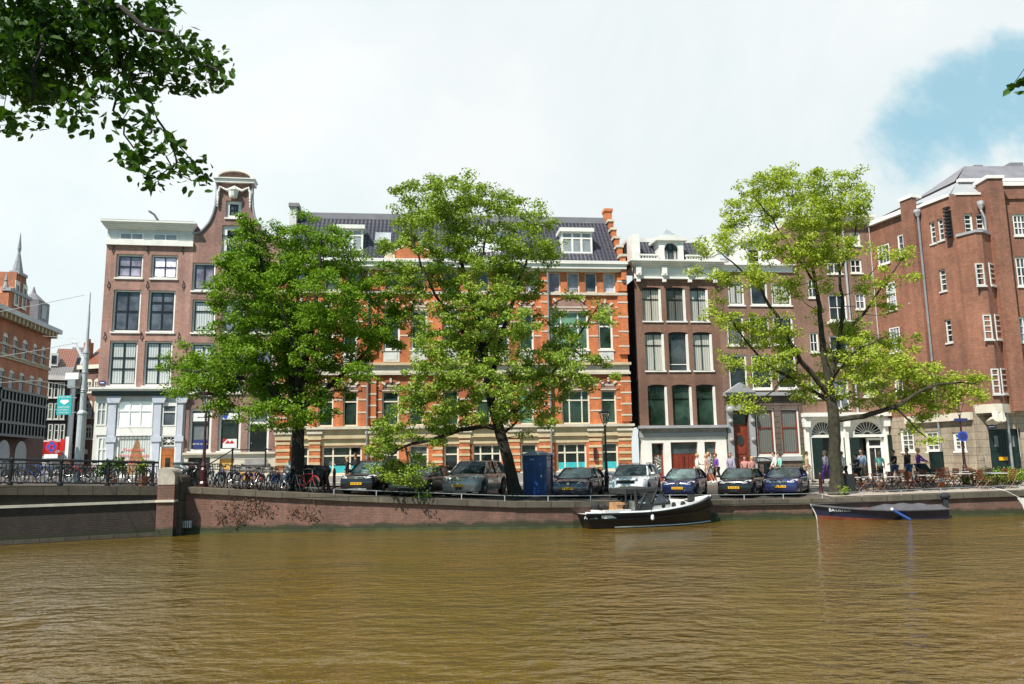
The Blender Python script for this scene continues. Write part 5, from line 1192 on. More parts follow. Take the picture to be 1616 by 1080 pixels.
t1_limbs = [[(468,774,0,.30),(471,700,0,.27),(469,640,0,.25),(455,560,.2,.18),(428,480,.5,.11),(408,400,.3,.05),(395,345,0,.02)],
 [(469,640,0,.2),(484,560,-.3,.15),(500,460,-.5,.09),(508,370,-.3,.03)],[(470,655,0,.17),(420,610,-.6,.11),(350,590,-1,.07),(285,585,-.8,.02)],
 [(469,650,0,.17),(530,600,.8,.1),(590,540,1,.06),(625,470,.8,.02)],[(460,590,.1,.1),(400,520,1.2,.06),(345,450,1.3,.02)],[(484,560,-.3,.1),(545,480,-1,.06),(580,420,-1,.02)],[(470,640,0,.1),(465,560,-1.5,.07),(440,470,-2.2,.03)],[(455,560,.2,.1),(470,480,1.5,.07),(455,400,2,.03)]]
t1_blobs = [(395,362,30),(388,395,40),(372,430,38),(440,390,42),(420,430,55),(485,365,32),(530,375,28),(505,400,50),(560,420,38),(345,470,30),(390,480,52),(450,480,60),(515,470,58),(575,475,45),(612,440,30,.7),(620,490,32,.8),(600,525,42),(625,540,20,.6),(550,540,55),(480,550,62),(410,545,55),(360,530,32),(300,575,38),(278,575,22),(340,590,45),(290,610,26),(385,605,50),(450,610,55),(510,600,48),(560,590,30,.8),(340,635,28),(400,650,30),(450,655,30),(500,640,32),(430,590,50),(415,500,55),(470,520,60),(530,510,50),(380,440,40),(470,430,50),(355,560,35),(320,610,30)]
tree('elm_tree', (468,774), 34.9, 'dense dark green elm on the quay behind the row of bicycles', t1_limbs, t1_blobs, 'leaf_green', 11, 3.3, 105, .12, crad=.4)
t2_limbs = [[(815,784,0,.33),(803,735,0,.26),(787,672,0,.24),(772,620,0,.2),(764,550,0,.15),(742,460,.2,.1),(712,370,.3,.06),(695,310,0,.02)],
 [(787,668,0,.16),(835,630,.8,.11),(880,580,1.2,.08),(920,520,1.2,.05),(945,480,1,.02)],[(772,610,0,.13),(795,520,-.8,.09),(825,430,-1,.06),(845,360,-.6,.02)],
 [(787,675,0,.13),(740,675,-1.0,.1),(690,692,-1.9,.08),(640,705,-2.4,.05),(612,725,-2.5,.02)],[(764,560,0,.1),(710,500,-1,.07),(665,420,-1.2,.05),(645,350,-.8,.02)],[(742,460,.2,.08),(765,390,1,.05),(770,320,1,.02)],[(790,690,0,.08),(815,665,.5,.05),(835,640,.6,.03)],[(640,705,-2.4,.05),(645,740,-2.6,.03),(655,775,-2.6,.015)],[(764,560,0,.09),(800,470,1.6,.06),(810,390,2,.02)]]
t2_blobs = [(648,312,35),(650,345,36),(700,310,38),(705,345,45),(755,318,40),(800,335,42),(845,350,30),(862,352,14,.7),(640,375,30),(690,400,50),(750,380,52),(810,395,48),(850,395,24),(655,440,42),(710,460,58),(775,450,58),(830,450,34),(650,500,30,.9),(700,530,52),(765,530,60),(825,520,42),(865,500,22,.6),(900,510,34,.5),(940,490,26,.5),(905,460,20,.5),(965,520,18,.4),(900,560,38,.7),(945,575,26,.5),(975,590,12,.4),(855,585,48),(790,600,58),(720,600,52),(665,600,40),(640,640,38),(625,680,36),(605,700,26),(612,735,30),(635,755,28,1.1),(655,735,26),(655,780,13,.8),(690,680,30),(595,665,18,.7),(700,650,42),(745,650,32),(800,645,36),(850,640,34),(890,620,26,.7),(860,672,18,.7),(835,680,12,.6),(620,395,26),(625,440,28),(870,400,26,.8),(880,540,40,.8),(920,600,34,.8),(960,500,24,.5),(740,300,34),(690,290,24),(740,560,55),(770,490,50),(680,560,35),(660,770,12,.9)]
t2_blobs = [b_ if b_[0] > 690 or b_[1] < 620 else (*b_[:3], b_[3] if len(b_) > 3 else 1, -2.2+random.uniform(-.5,.5)) for b_ in t2_blobs]
t2_blobs = [(*b_[:3], b_[3] if len(b_) > 3 else 1, b_[4]+.5 if len(b_) > 4 else random.uniform(-3.3,1.6)) for b_ in t2_blobs]
tree('elm_tree', (815,784), 35.0, 'broad green elm with leaning trunk and low branch hanging over the parked cars', t2_limbs, t2_blobs, 'leaf_mid', 12, 3.3, 95, .12, crad=.36)
t3_limbs = [[(1322,775,0,.34),(1318,720,0,.29),(1316,660,0,.26),(1309,610,0,.2),(1298,540,0,.14),(1288,450,.2,.09),(1268,360,.3,.05),(1245,290,0,.02)],
 [(1311,625,0,.16),(1265,570,-.5,.11),(1225,500,-.8,.08),(1185,440,-1,.05),(1130,395,-1,.02)],[(1313,635,0,.13),(1250,600,.6,.09),(1195,560,1,.06),(1150,500,1,.02)],
 [(1309,610,0,.15),(1328,520,.3,.11),(1325,420,.4,.07),(1312,300,.2,.02)],[(1317,662,0,.15),(1362,657,-.6,.12),(1408,643,-1,.1),(1470,610,-1.4,.06),(1540,605,-1.5,.02)],
 [(1326,540,.3,.1),(1372,480,1.2,.07),(1415,420,1.5,.04),(1435,400,1.5,.02)],[(1288,450,.2,.07),(1240,380,-.8,.05),(1190,310,-1,.02)],[(1325,430,.4,.06),(1350,360,1,.04),(1352,290,1,.02)],[(1408,643,-1,.06),(1440,670,-1,.04),(1465,695,-1,.015)],[(1262,568,-.5,.06),(1215,620,-1.2,.04),(1180,640,-1.5,.015)],[(1313,600,0,.08),(1345,560,-1.5,.06),(1400,530,-2,.02)]]
t3_blobs = [(1185,290,28,.8),(1230,283,30),(1285,290,30),(1340,285,26,.9),(1355,310,20,.7),(1165,330,26,.8),(1215,335,36),(1270,345,40),(1325,340,36),(1360,345,18,.6),(1110,395,20,.8),(1150,385,28,.8),(1205,390,34),(1260,400,34),(1310,400,34),(1350,390,22,.7),(1100,430,14,.6),(1140,440,26,.8),(1190,445,30),(1245,455,30,.8),(1300,450,24,.6),(1130,495,24,.8),(1170,520,32),(1225,520,30,.8),(1150,570,22,.8),(1200,585,28,.8),(1175,635,20),(1200,640,16,.7),(1250,600,26,.8),(1240,560,24,.7),(1320,575,36),(1355,555,38),(1340,520,30,.8),(1395,545,30),(1370,600,38),(1310,620,24,.7),(1340,640,20,.6),(1385,635,24,.8),(1440,590,34),(1430,635,32),(1480,600,30),(1495,630,28),(1530,605,24),(1548,625,16,.8),(1445,680,16,.7),(1470,695,13,.8),(1400,440,22,.7),(1430,405,20,.8),(1400,400,16,.6),(1390,480,24,.7),(1440,440,13,.6),(1365,450,22,.7),(1450,540,16,.5),(1290,500,16,.5),(1270,620,22,.7),(1230,545,34),(1285,395,36),(1240,300,34),(1350,325,26),(1410,575,34),(1460,640,26),(1300,320,36),(1160,360,24)]
tree('elm_tree', (1322,775), 37.6, 'tall yellow green elm with open crown beside the cafe terrace', t3_limbs, t3_blobs, 'leaf_yellow', 13, 5.6, 62, .12, bark='bark_mossy', crad=.36, twig=.009)
# near tree whose branches hang into the picture
def NPx(x,y,Y,r): return (x,y,Y,r)
n_limbs = [[((-8.5,-1.0,1.1),0,0,.3),((-8.3,-.8,5),0,0,.24),((-7.3,.6,7.2),0,0,.16),((-5.6,2.6,7.2),0,0,.1),((-4.4,4.2,6.9),0,0,.06),(60,-60,.2,.03),(140,20,.1,.02),(205,115,0,.01),(248,188,0,.005)],
 [(60,-60,.2,.02),(20,60,.4,.01),(10,150,.5,.005)],[(120,-10,.1,.025),(230,30,-.3,.015),(345,110,-.4,.006)],[(100,20,.1,.012),(110,120,.3,.01),(140,190,.3,.006)],[(205,115,0,.01),(190,170,.1,.008),(212,235,.2,.005)],[(248,188,0,.008),(270,230,0,.006),(335,285,0,.004)],[(60,-60,.2,.02),(60,60,-.6,.01),(50,160,-.6,.006)]]
n_blobs = [(20,20,70,1.2),(90,30,75,1.2),(160,25,55,1),(215,20,40,.8),(260,5,20,.8),(20,90,70,1.2),(90,95,60,1.2),(150,85,45,1.1),(30,150,45,1),(15,195,26,.9),(80,140,35,1.1),(190,90,35,1),(240,70,35,1),(225,110,28,1),(285,80,32,1),(320,95,28,1.1),(345,120,18,1),(300,125,26,.9),(260,135,26,1),(250,40,24,.6),(215,140,22,.9),(230,160,14,.7),(60,200,16,.5),(120,165,24,.9),(135,195,20,.9),(150,205,15,.8),(180,195,13,.8),(235,200,24,.9),(225,235,26,.9),(215,260,22,.8),(240,270,22,.9),(255,230,22,.9),(280,255,20,.9),(300,270,18,.9),(320,278,15,1),(240,295,10,.6),(170,145,26,.9),(40,120,40,1)]
n_blobs = [(x,y,r,d,random.uniform(-.6,.6)) for x,y,r,d in n_blobs]
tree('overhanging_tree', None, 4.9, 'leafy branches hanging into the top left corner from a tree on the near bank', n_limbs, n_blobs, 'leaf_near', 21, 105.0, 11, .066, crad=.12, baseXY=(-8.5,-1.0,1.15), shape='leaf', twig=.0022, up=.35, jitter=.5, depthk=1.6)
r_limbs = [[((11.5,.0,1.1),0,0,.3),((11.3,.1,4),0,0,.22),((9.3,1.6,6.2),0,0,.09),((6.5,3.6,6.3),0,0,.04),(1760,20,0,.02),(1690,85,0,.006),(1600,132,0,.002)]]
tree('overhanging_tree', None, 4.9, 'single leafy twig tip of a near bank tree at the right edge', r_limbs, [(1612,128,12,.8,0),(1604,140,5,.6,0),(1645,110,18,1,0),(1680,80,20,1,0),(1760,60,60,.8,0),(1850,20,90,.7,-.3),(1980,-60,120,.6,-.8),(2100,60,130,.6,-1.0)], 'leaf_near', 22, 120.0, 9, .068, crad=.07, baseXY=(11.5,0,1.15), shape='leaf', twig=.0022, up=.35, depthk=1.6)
# ---------------------------------------------------------------- cars (x forward, origin on the ground)
def paint(name, c, rough=.25): 
    m, nt, b = nodes(name); b.inputs['Base Color'].default_value = (*c, 1); b.inputs['Roughness'].default_value = rough; b.inputs['Metallic'].default_value = 0 if name == 'paint_white' else .25
    b.inputs['Coat Weight'].default_value = 1; b.inputs['Coat Roughness'].default_value = .04
paint('paint_black', (.012,.012,.016)); paint('paint_slate', (.035,.045,.055)); paint('paint_silver', (.36,.35,.35), .35); paint('paint_plum', (.055,.05,.075)); paint('paint_white', (.72,.75,.78))
paint('paint_blue', (.012,.017,.07)); paint('paint_jet', (.010,.010,.012)); paint('paint_navy', (.025,.03,.13))
flat('dark_trim', (.014,.014,.015), .5, .2, 8)
def car(name, label, pos, yaw, mat, L, W, H, bonnet, belt, xws, xrf, xrr, xre, wheel=.31, style='hatch', clear=.2, grille='slot', noseh=None, plate=True, trim=False, rails=False):
    """xws windscreen base, xrf roof front, xrr roof rear, xre rear glass base (all from the nose, metres)"""
    root = empty(name, pos, yaw, label, 'car', 'cars parked side by side on the quay')
    hw = W/2; N = 72; front = L/2; ax1, ax2 = front-.82*(L/4.2), -front+.80*(L/4.2)
    noseh = noseh or bonnet-.16
    def top(s):      # s metres behind nose: deck height
        if s < .12: return lerp(noseh-.14, noseh, math.sin(s/.12*math.pi/2))
        if s < xws: return lerp(noseh, bonnet, math.sin((s-.12)/(xws-.12)*math.pi/2))
        if s < xre: return belt
        e = L-s; t = (s-xre)/max(.05,L-xre)
        return belt-.03-.10*t if style != 'saloon' else belt-.02-.06*t
    def halfw(s):
        a = max(0, 1-s/.75); b_ = max(0, 1-(L-s)/.6); return hw*(1-.17*a**2.3-.11*b_**2.2)
    vs = []; fs = []; ring = 13; zmid = .52*belt
    for i in range(N+1):
        s = L*i/N; x = front-s; w_ = halfw(s); t = top(s)
        e = min(1, s/.10, (L-s)/.08); e = math.sqrt(max(0,1-(1-e)**2)); zl = clear+(1-e)*.10
        if s > L-.1: t = t-(1-e)*.12
        for xa in (ax1, ax2):
            d = abs(x-xa); rr = wheel+.055
            if d < rr: zl = max(zl, wheel+math.sqrt(rr*rr-d*d))
        zl = min(zl, t-.12)
        wt = w_*.84
        P = [(0,zl),(w_*.86,zl),(w_*.955,zl+.02),(w_,lerp(zl,t,.35)),(w_,lerp(zl,t,.58)),(w_*.965,t-.10),(w_*.90,t-.035),(wt,t-.004),(w_*.55,t+.022),(0,t+.035)]
        full = [(-a,b_) for a,b_ in P[::-1][:-1]]+P[:-1]
        # ring order: start top centre going round
        full = [P[9]]+[(a,b_) for a,b_ in P[8:0:-1]]+[P[0]]+[(-a,b_) for a,b_ in P[1:9]]
        ring = len(full)
        for a,b_ in full: vs.append((x,a,b_))
        if i:
            for k in range(ring): fs.append(((i-1)*ring+k,(i-1)*ring+(k+1)%ring,i*ring+(k+1)%ring,i*ring+k))
    fs += [tuple(range(ring)), tuple(range(len(vs)-ring, len(vs)))]
    mb = MB(); mb.mesh(vs, fs, mat)
    # greenhouse: roof and pillars belong to the body
    wb, wr = hw*.90, hw*.70; zb = belt-.01; zr = H-.035
    X = lambda s: front-s
    def xsec(q): return None
    base_f, base_r, rf, rr_ = X(xws-.05), X(xre+.05), X(xrf), X(xrr)
    # roof skin, crowned
    nx, ny = 8, 6; rv = []; rfc = []
    for i in range(nx+1):
        t = i/nx; x = lerp(rf+.03, rr_-.03, t); cz = zr+.035*math.sin(math.pi*(.15+.7*t))-.0
        if style == 'hatch' and t > .6: cz -= .05*((t-.6)/.4)
        for j in range(ny+1):
            u = j/ny*2-1; rv.append((x, u*(wr+.02), cz-.05*u*u))
    for i in range(nx):
        for j in range(ny): a = i*(ny+1)+j; rfc.append((a,a+1,a+ny+2,a+ny+1))
    mb.mesh(rv, rfc, mat); mb.mesh([(x,y,z-.03) for x,y,z in rv], rfc, mat)
    zre = rv[-1][2]
    for sgn in (-1,1):
        A,Bp = (base_f,sgn*wb,zb),(rf,sgn*wr,zr-.02); C_,D_ = (rr_,sgn*wr,zr-.05),(base_r,sgn*wb*.95,zb)
        mb.tube([A,((base_f+rf)/2,sgn*(wb+wr)/2*1.012,(zb+zr)/2+.02),Bp], [.045,.035,.04], mat, 6)
        mb.tube([Bp,((rf+rr_)/2,sgn*(wr+.01),zr+.0),C_], .04, mat, 6)
        mb.tube([C_,((base_r*.5+rr_*.5)-.03,sgn*(wb*.95+wr)/2*1.01,(zb+zr)/2),D_], [.05,.075,.09] if style != 'saloon' else [.05,.07,.08], mat, 6)
        xm_ = lerp(rf,rr_,.42); mb.tube([(xm_+.05,sgn*(wr+.015),zr-.02),(xm_,sgn*(wb+.0),zb)], .032, 'dark_trim', 5)
        xm2 = lerp(rf,rr_,.98); 
        if style in ('suv','estate'): mb.tube([(lerp(rf,rr_,.86),sgn*(wr+.012),zr-.03),(lerp(base_f,base_r,.86),sgn*wb*.98,zb)], .04, mat, 5)
    body = mb.build('body', root, smooth=True)
    # glass
    def pane(nm, pts): g = MB(); g.face(pts,'car_glass'); c = sum((Vector(p) for p in pts),Vector())/len(pts); g.build(nm, root, fix=False)
    k = .015
    pane('windscreen', [(base_f,-wb+.03,zb),(base_f+.06,-wb*.5,zb),(base_f+.08,0,zb),(base_f+.06,wb*.5,zb),(base_f,wb-.03,zb),(rf+.01,wr-.02,zr-.02),(rf+.05,0,zr+.0),(rf+.01,-wr+.02,zr-.02)])
    for sgn in (-1,1): pane('side_window', [(base_f-.05,sgn*(wb-.005),zb),(base_r+.1,sgn*(wb*.95),zb),(rr_+.02,sgn*(wr),zr-.05),(rf-.03,sgn*(wr),zr-.02)])
    pane('rear_window', [(base_r,-wb*.92,zb),(base_r,wb*.92,zb),(rr_,wr-.02,zr-.06),(rr_,-wr+.02,zr-.06)])
    # interior hints
    mb = MB()
    for sgn in (-1,1): mb.box(base_f-1.25,base_f-1.1,sgn*.36-.22,sgn*.36+.22,.6,belt+.12,'dark_trim'); mb.box(base_f-1.22,base_f-1.13,sgn*.36-.1,sgn*.36+.1,belt+.12,belt+.3,'dark_trim')
    mb.box(base_r+.2,base_f-.1,-wb+.1,wb-.1,belt-.12,belt-.03,'dark_trim'); mb.build('seats', root)
    # wheels
    for xa in (ax1,ax2):
        for sgn in (-1,1):
            cy = sgn*(hw-.10); mb = MB(); w2 = .10
            mb.lathe([(wheel*.62,-w2),(wheel*.93,-w2),(wheel,-w2*.6),(wheel,w2*.6),(wheel*.93,w2),(wheel*.62,w2)],'rubber',(0,0,0),20,'y'); wo = mb.build('wheel', root, smooth=True, loc=(xa,cy,wheel))
            mb = MB(); yo = sgn*w2; mb.lathe([(wheel*.64,yo*.86),(wheel*.6,yo*.98),(wheel*.56,yo*.7)],'rim_metal',(0,0,0),20,'y'); mb.lathe([(.0,yo*.4),(wheel*.6,yo*.4)],'dark_trim',(0,0,0),16,'y')
            for q in range(7): g = 2*math.pi*q/7; mb.tube([(0,yo*.86,0),(math.cos(g)*wheel*.58,yo*.8,math.sin(g)*wheel*.58)],[.035,.022],'rim_metal',5)
            mb.lathe([(.001,yo*.95),(.05,yo*.93),(.055,yo*.7)],'rim_metal',(0,0,0),8,'y'); mb.build('rim', wo)
    # face
    fx = front
    for sgn in (-1,1):
        mb = MB(); wy = halfw(.12); zc = noseh-.07
        hl = {'slot':(.30,.07),'wide':(.26,.075),'bar':(.24,.085),'lion':(.38,.085)}[grille]
        pts = []
        q = [(fx-.02,sgn*wy*.52,zc-.07),(fx-.05,sgn*wy*.83,zc-.05),(fx-.27-hl[0]*.3,sgn*wy*1.035,zc+.045),(fx-.30-hl[0]*.3,sgn*wy*.99,zc+.10),(fx-.10,sgn*wy*.74,zc+.075),(fx-.02,sgn*wy*.56,zc+.0)]
        q = [(a+.035,b_*1.01,c+.012) for a,b_,c in q]; cc = sum((Vector(p) for p in q),Vector())/6; cc.x += .03; cc.z += .01; cc.y += sgn*.02
        inn = [(a-.12,b_*.9,c-.02) for a,b_,c in q]
        mb.mesh(q+[tuple(cc)]+inn,[(j,(j+1)%6,6) for j in range(6)]+[(j,(j+1)%6,7+(j+1)%6,7+j) for j in range(6)],'lamp_clear')
        mb.build('headlight', root, smooth=True)
        mb = MB(); mx_ = X(xws+.28); mb.ball((mx_,sgn*(hw+.08),belt+.07),.1,mat if mat != 'paint_slate' else mat,7,.7,1,.72); mb.tube([(mx_,sgn*wb,belt+.02),(mx_,sgn*(hw+.04),belt+.05)],.025,'dark_trim',5); mb.build('mirror', root, smooth=True)
        mb = MB(); mb.box(-front-.012,-front+.1,sgn*hw*.82-.12,sgn*hw*.82+.06,belt-.32,belt-.08,'sign_red'); mb.build('tail_light', root)
        xd = lerp(rf,rr_,.42)
        for xa_, xb_ in ((X(xws+.12), xd+.01), (xd-.01, lerp(rf,rr_,.98))):
            mb = MB(); y0_, y1_ = sgn*(hw-.012)-.012, sgn*(hw-.012)+.012; z0_, z1_ = clear+.14, belt-.14
            mb.box(xa_-.006,xa_+.006,y0_,y1_,z0_,z1_,'dark_trim'); mb.box(xb_-.006,xb_+.006,y0_,y1_,z0_,z1_,'dark_trim'); mb.box(min(xa_,xb_)-.006,max(xa_,xb_)+.006,y0_,y1_,z0_-.012,z0_,'dark_trim')
            ds = mb.build('door_seam', root); mb = MB(); mb.tube([(xb_+.22,sgn*(hw+.012),belt-.2),(xb_+.06,sgn*(hw+.012),belt-.2)],.014,'dark_trim',5); mb.build('handle', ds)
        if trim: mb = MB(); mb.box(ax2+.4,ax1-.4,sgn*hw-.01,sgn*hw+.03,clear+.02,clear+.12,'dark_trim'); mb.build('sill_trim', root)
        mb = MB(); mb.lathe([(.001,.0),(.055,0),(.055,-.03)],'lamp_clear',(fx-.02,sgn*hw*.66,clear+.2),8,'x'); mb.build('fog_lamp', root)
    mb = MB(); gz = noseh-.11
    if grille == 'slot': mb.box(fx-.1,fx+.012,-.34,.34,gz-.05,gz+.035,'dark_trim'); mb.box(fx,fx+.03,-.09,.09,gz-.045,gz+.04,'chrome')
    elif grille == 'wide': mb.hprism([(fx-.2,-.50),(fx+.005,-.42),(fx+.025,0),(fx+.005,.42),(fx-.2,.50)],gz-.13,gz+.03,'dark_trim'); mb.hprism([(fx-.2,-.52),(fx+.01,-.44),(fx+.03,0),(fx+.01,.44),(fx-.2,.52)],gz+.03,gz+.045,'chrome')
    elif grille == 'bar':
        mb.box(fx-.1,fx+.01,-.33,.33,gz-.07,gz+.05,'dark_trim'); 
        for z in (gz-.04,gz,gz+.035): mb.box(fx,fx+.022,-.33,.33,z-.008,z+.008,'chrome')
        mb.box(fx,fx+.03,-.07,.07,gz-.05,gz+.05,'chrome')
    else: mb.box(fx-.1,fx+.01,-.12,.12,gz-.06,gz+.07,'dark_trim'); mb.box(fx,fx+.025,-.06,.06,gz-.05,gz+.055,'chrome')
    mb.build('grille', root)
    mb = MB(); bz = clear+.10
    mb.hprism([(fx-.35,-hw*.80),(fx-.03,-hw*.60),(fx+.012,0),(fx-.03,hw*.60),(fx-.35,hw*.80)],bz,bz+.15,'dark_trim')
    for z in (bz+.05,bz+.10): mb.hprism([(fx-.2,-hw*.62),(fx-.02,-hw*.52),(fx+.022,0),(fx-.02,hw*.52),(fx-.2,hw*.62)],z-.008,z+.008,'rubber')
    if grille == 'wide' or trim: mb.hprism([(fx-.3,-hw*.7),(fx-.02,-hw*.5),(fx+.03,0),(fx-.02,hw*.5),(fx-.3,hw*.7)],clear+.0,clear+.05,'rim_metal')
    mb.build('bumper_intake', root)
    mb = MB(); pz = bz+.20; mb.box(fx-.06,fx+.036,-.26,.26,pz-.055,pz+.055,'plate_yellow'); pl_ = mb.build('number_plate', root)
    if not plate: pl_.data.materials[0] = M['old_white']
    mb = MB()
    for q in (-.19,-.12,-.03,.04,.13,.19): mb.box(fx+.036,fx+.039,q-.018,q+.018,pz-.03,pz+.03,'dark_trim')
    mb.build('plate_letters', pl_)
    mb = MB()
    for sgn in (-1,1): mb.tube([(base_f+.10,sgn*.05+.3,belt+.03),(base_f-.12,sgn*.05-.25+.3,belt+.2)],.01,'rubber',4)
    mb.build('wipers', root)
    if rails:
        for sgn in (-1,1): mb = MB(); mb.tube([(rf-.1,sgn*(wr-.02),zr+.02),(rf-.2,sgn*(wr-.02),zr+.07),(rr_+.15,sgn*(wr-.02),zr+.06),(rr_+.05,sgn*(wr-.02),zr-.0)],.018,'dark_trim',5); mb.build('roof_rail', root)
    root.scale = (.98,.98,.91); return root
def carpos(xl, xr, yb, Yc):      # pixel extents of the car -> ground position of its centre
    x = Xat((xl+xr)/2, yb, Yc); return (x, Yc, hs(x, Yc)+.015)
def yawd(deg): return R(-90-deg)      # nose points to the canal, turned `deg` towards the left
car('parked_car','black off-road car, leftmost of the parked row, half hidden by a low branch',carpos(535,650,780,36.1),yawd(13),'paint_black',4.3,1.82,1.63,1.02,1.06,1.15,1.85,3.75,4.15,.35,'suv',.25,'bar',.92,rails=True,trim=True)
car('parked_car','dark grey estate car with white plate under the low branch beside the silver off-road car',carpos(622,716,782,36.1),yawd(17),'paint_slate',4.45,1.74,1.44,.90,.93,1.15,1.9,3.8,4.3,.31,'estate',.18,'slot',.80,plate=False)
car('parked_car','silver grey off-road car left of the leaning tree trunk',carpos(697,805,785,36.4),yawd(17),'paint_silver',4.5,1.86,1.74,1.08,1.12,1.2,1.95,3.85,4.35,.37,'suv',.27,'bar',.98,rails=True)
car('parked_car','purple grey small hatchback with tilted yellow plate between blue toilet and white car',carpos(876,953,787,36.6),yawd(19),'paint_plum',4.0,1.72,1.46,.90,.95,.98,1.8,3.3,3.85,.31,'hatch',.17,'lion',.80)
car('parked_car','shiny white crossover car beside the lamp post',carpos(958,1049,787,37.4),yawd(20),'paint_white',4.45,1.86,1.64,1.02,1.08,1.1,1.85,3.7,4.25,.35,'suv',.2,'wide',.93,rails=True)
car('parked_car','dark blue small hatchback right behind the bow of the black launch',carpos(1040,1124,787,38.0),yawd(23),'paint_blue',3.83,1.66,1.43,.88,.93,.95,1.7,3.15,3.7,.30,'hatch',.17,'lion',.77)
car('parked_car','black hatchback between two blue cars',carpos(1133,1208,783,38.6),yawd(26),'paint_jet',3.95,1.72,1.45,.92,.96,.95,1.7,3.3,3.8,.31,'hatch',.18,'slot',.82)
car('parked_car','navy blue saloon, rightmost of the parked row',carpos(1208,1279,782,39.2),yawd(27),'paint_navy',4.6,1.71,1.43,.90,.94,1.25,2.05,3.4,4.0,.31,'saloon',.17,'bar',.80)
# ---------------------------------------------------------------- portable toilet
flat('toilet_blue', (.014,.06,.23), .35, .25, 2); flat('toilet_roof', (.32,.38,.50), .5, .1, 2)
px = Xat(850,778,37.0); root = empty('portable_toilet', (px,37.0,hs(px,37)), R(-18), 'dark blue portable toilet with pale blue roof between tree trunk and purple grey hatchback', 'portable toilet')
mb = MB(); w_ = .56
mb.box(-w_,w_,-w_,w_,.08,2.15,'toilet_blue')
for q in range(6):
    z = .3+.3*q; mb.box(-w_-.012,-w_,-.4,.4,z,z+.2,'toilet_blue'); mb.box(w_,w_+.012,-.4,.4,z,z+.2,'toilet_blue')
for sx in (-1,1):
    for sy in (-1,1): mb.box(sx*w_-.05,sx*w_+.05,sy*w_-.05,sy*w_+.05,.05,2.17,'toilet_blue')
mb.build('cabin', root); mb = MB(); mb.prism([(-w_-.12,2.16),(w_+.12,2.16),(w_+.05,2.24),(0,2.40),(-w_-.05,2.24)],-w_-.12,w_+.12,'toilet_roof'); mb.build('roof', root)
mb = MB(); mb.box(-.42,.42,-w_-.035,-w_,.16,2.05,'toilet_blue'); dd = mb.build('door', root); mb = MB(); mb.box(.3,.36,-w_-.06,-w_-.035,1.0,1.12,'white_plain'); mb.build('latch', dd)
text('WC', 'door_sign', .14, 'white_plain', root, (-.12,-w_-.04,1.93)); 
mb = MB(); mb.box(w_+.012,w_+.02,-.3,.25,1.55,1.85,'white_plain'); 
mb.build('side_panel', root)
for k in range(2): mb = MB(); mb.box(w_+.012,w_+.02,-.35+.4*k,-.1+.4*k,1.98,2.05,'white_plain'); mb.build('vent_mark', root)
mb = MB()
for y_,z in ((-.12,1.77),(.08,1.77),(-.12,1.64),(.08,1.64)): mb.box(w_+.02,w_+.024,y_-.08,y_+.07,z-.035,z+.035,'toilet_blue')
mb.build('side_lettering', root)
mb = MB(); mb.box(-w_-.05,w_+.05,-w_-.05,w_+.05,0,.07,'toilet_blue'); mb.build('skid_base', root); root.scale = (.94,.94,.87)
# ---------------------------------------------------------------- boats
def hull(mb, Ln, B, secs, mat_top, mat_low, zsplit, n=26):
    """secs(t)->(halfbeam at rail, halfbeam at waterline, rail z, keel z); t 0 stern..1 bow, x from -L/2"""
    vs=[]; 
    for i in range(n+1):
        t=i/n; x0=(t-.5)*Ln; hb,hwl,zr_,zk,dx=secs(t)
        ring=[(hb,zr_,1),(lerp(hb,hwl,.35),lerp(zr_,0.1,.4),.6),(lerp(hb,hwl,.8),zsplit(t) if callable(zsplit) else zsplit,.3),(hwl,-.02,.1),(hwl*.6,zk*.7,0),(0,zk,0)]
        for (a,z,k) in ring: vs.append((x0+dx*k,a,z))
        for (a,z,k) in ring[-2::-1]: vs.append((x0+dx*k,-a,z))
    m_=11
    for i in range(n):
        for k in range(10):
            f_=(i*m_+k,(i+1)*m_+k,(i+1)*m_+k+1,i*m_+k+1); low = 2<=k<=7
            mb.mesh([vs[q] for q in f_],[(0,1,2,3)], mat_low if low else mat_top)
    mb.mesh(vs[:m_],[tuple(range(m_))],mat_top); return vs
flat('boat_black',(.006,.007,.012),.35,.15,3,coat=.1,bmp=0); flat('boat_navy',(.018,.022,.055),.3,.2,3,coat=.5,bmp=0); flat('boat_white',(.78,.78,.76),.3,.05,2,coat=.4,bmp=0); flat('boat_red',(.20,.05,.03),.5,.3,2,bmp=0); flat('canvas_dark',(.022,.024,.026),.85,.25,3); flat('canvas_grey',(.085,.085,.10),.85,.3,3,bmp=.5); flat('teak',(.45,.25,.12),.6,.2,3)
flat('fender_blue',(.03,.08,.28),.4,.1,3)
bx0,bx1 = atz(922,836,0), atz(1131,826,0); Ln = (bx1-bx0).length*1.0; c = (bx0+bx1)/2; ang = math.atan2(bx1.y-bx0.y, bx1.x-bx0.x)
br = empty('motor_launch', (c.x, c.y+.7, 0), ang, 'black motor launch with white deck, three portholes and dark folding canopy moored below the cars', 'boat')
def s1(t):
    hb = 1.12*(math.sin(min(1,(t+.34)/.75)*math.pi/2)**.8)*(1-max(0,(t-.52)/.48)**2.4); zr_ = .58+.16*(t-.3)**2+.85*max(0,t-.35)**1.6
    return max(.02,hb), max(.01,hb*.86*(1-.15*t)), zr_, -.35, (.12*max(0,t-.6)/.4 - .35*max(0,.15-t)/.15)
mb = MB(); hull(mb,Ln-.3,1.1,s1,'boat_black','boat_black',.14); mb.build('hull', br, smooth=True)
def railcurve(sgn,dz=0,out=0): return [((t-.5)*(Ln-.3)+s1(t)[4],sgn*(s1(t)[0]+out),s1(t)[2]+dz) for t in [k/26 for k in range(27)]]
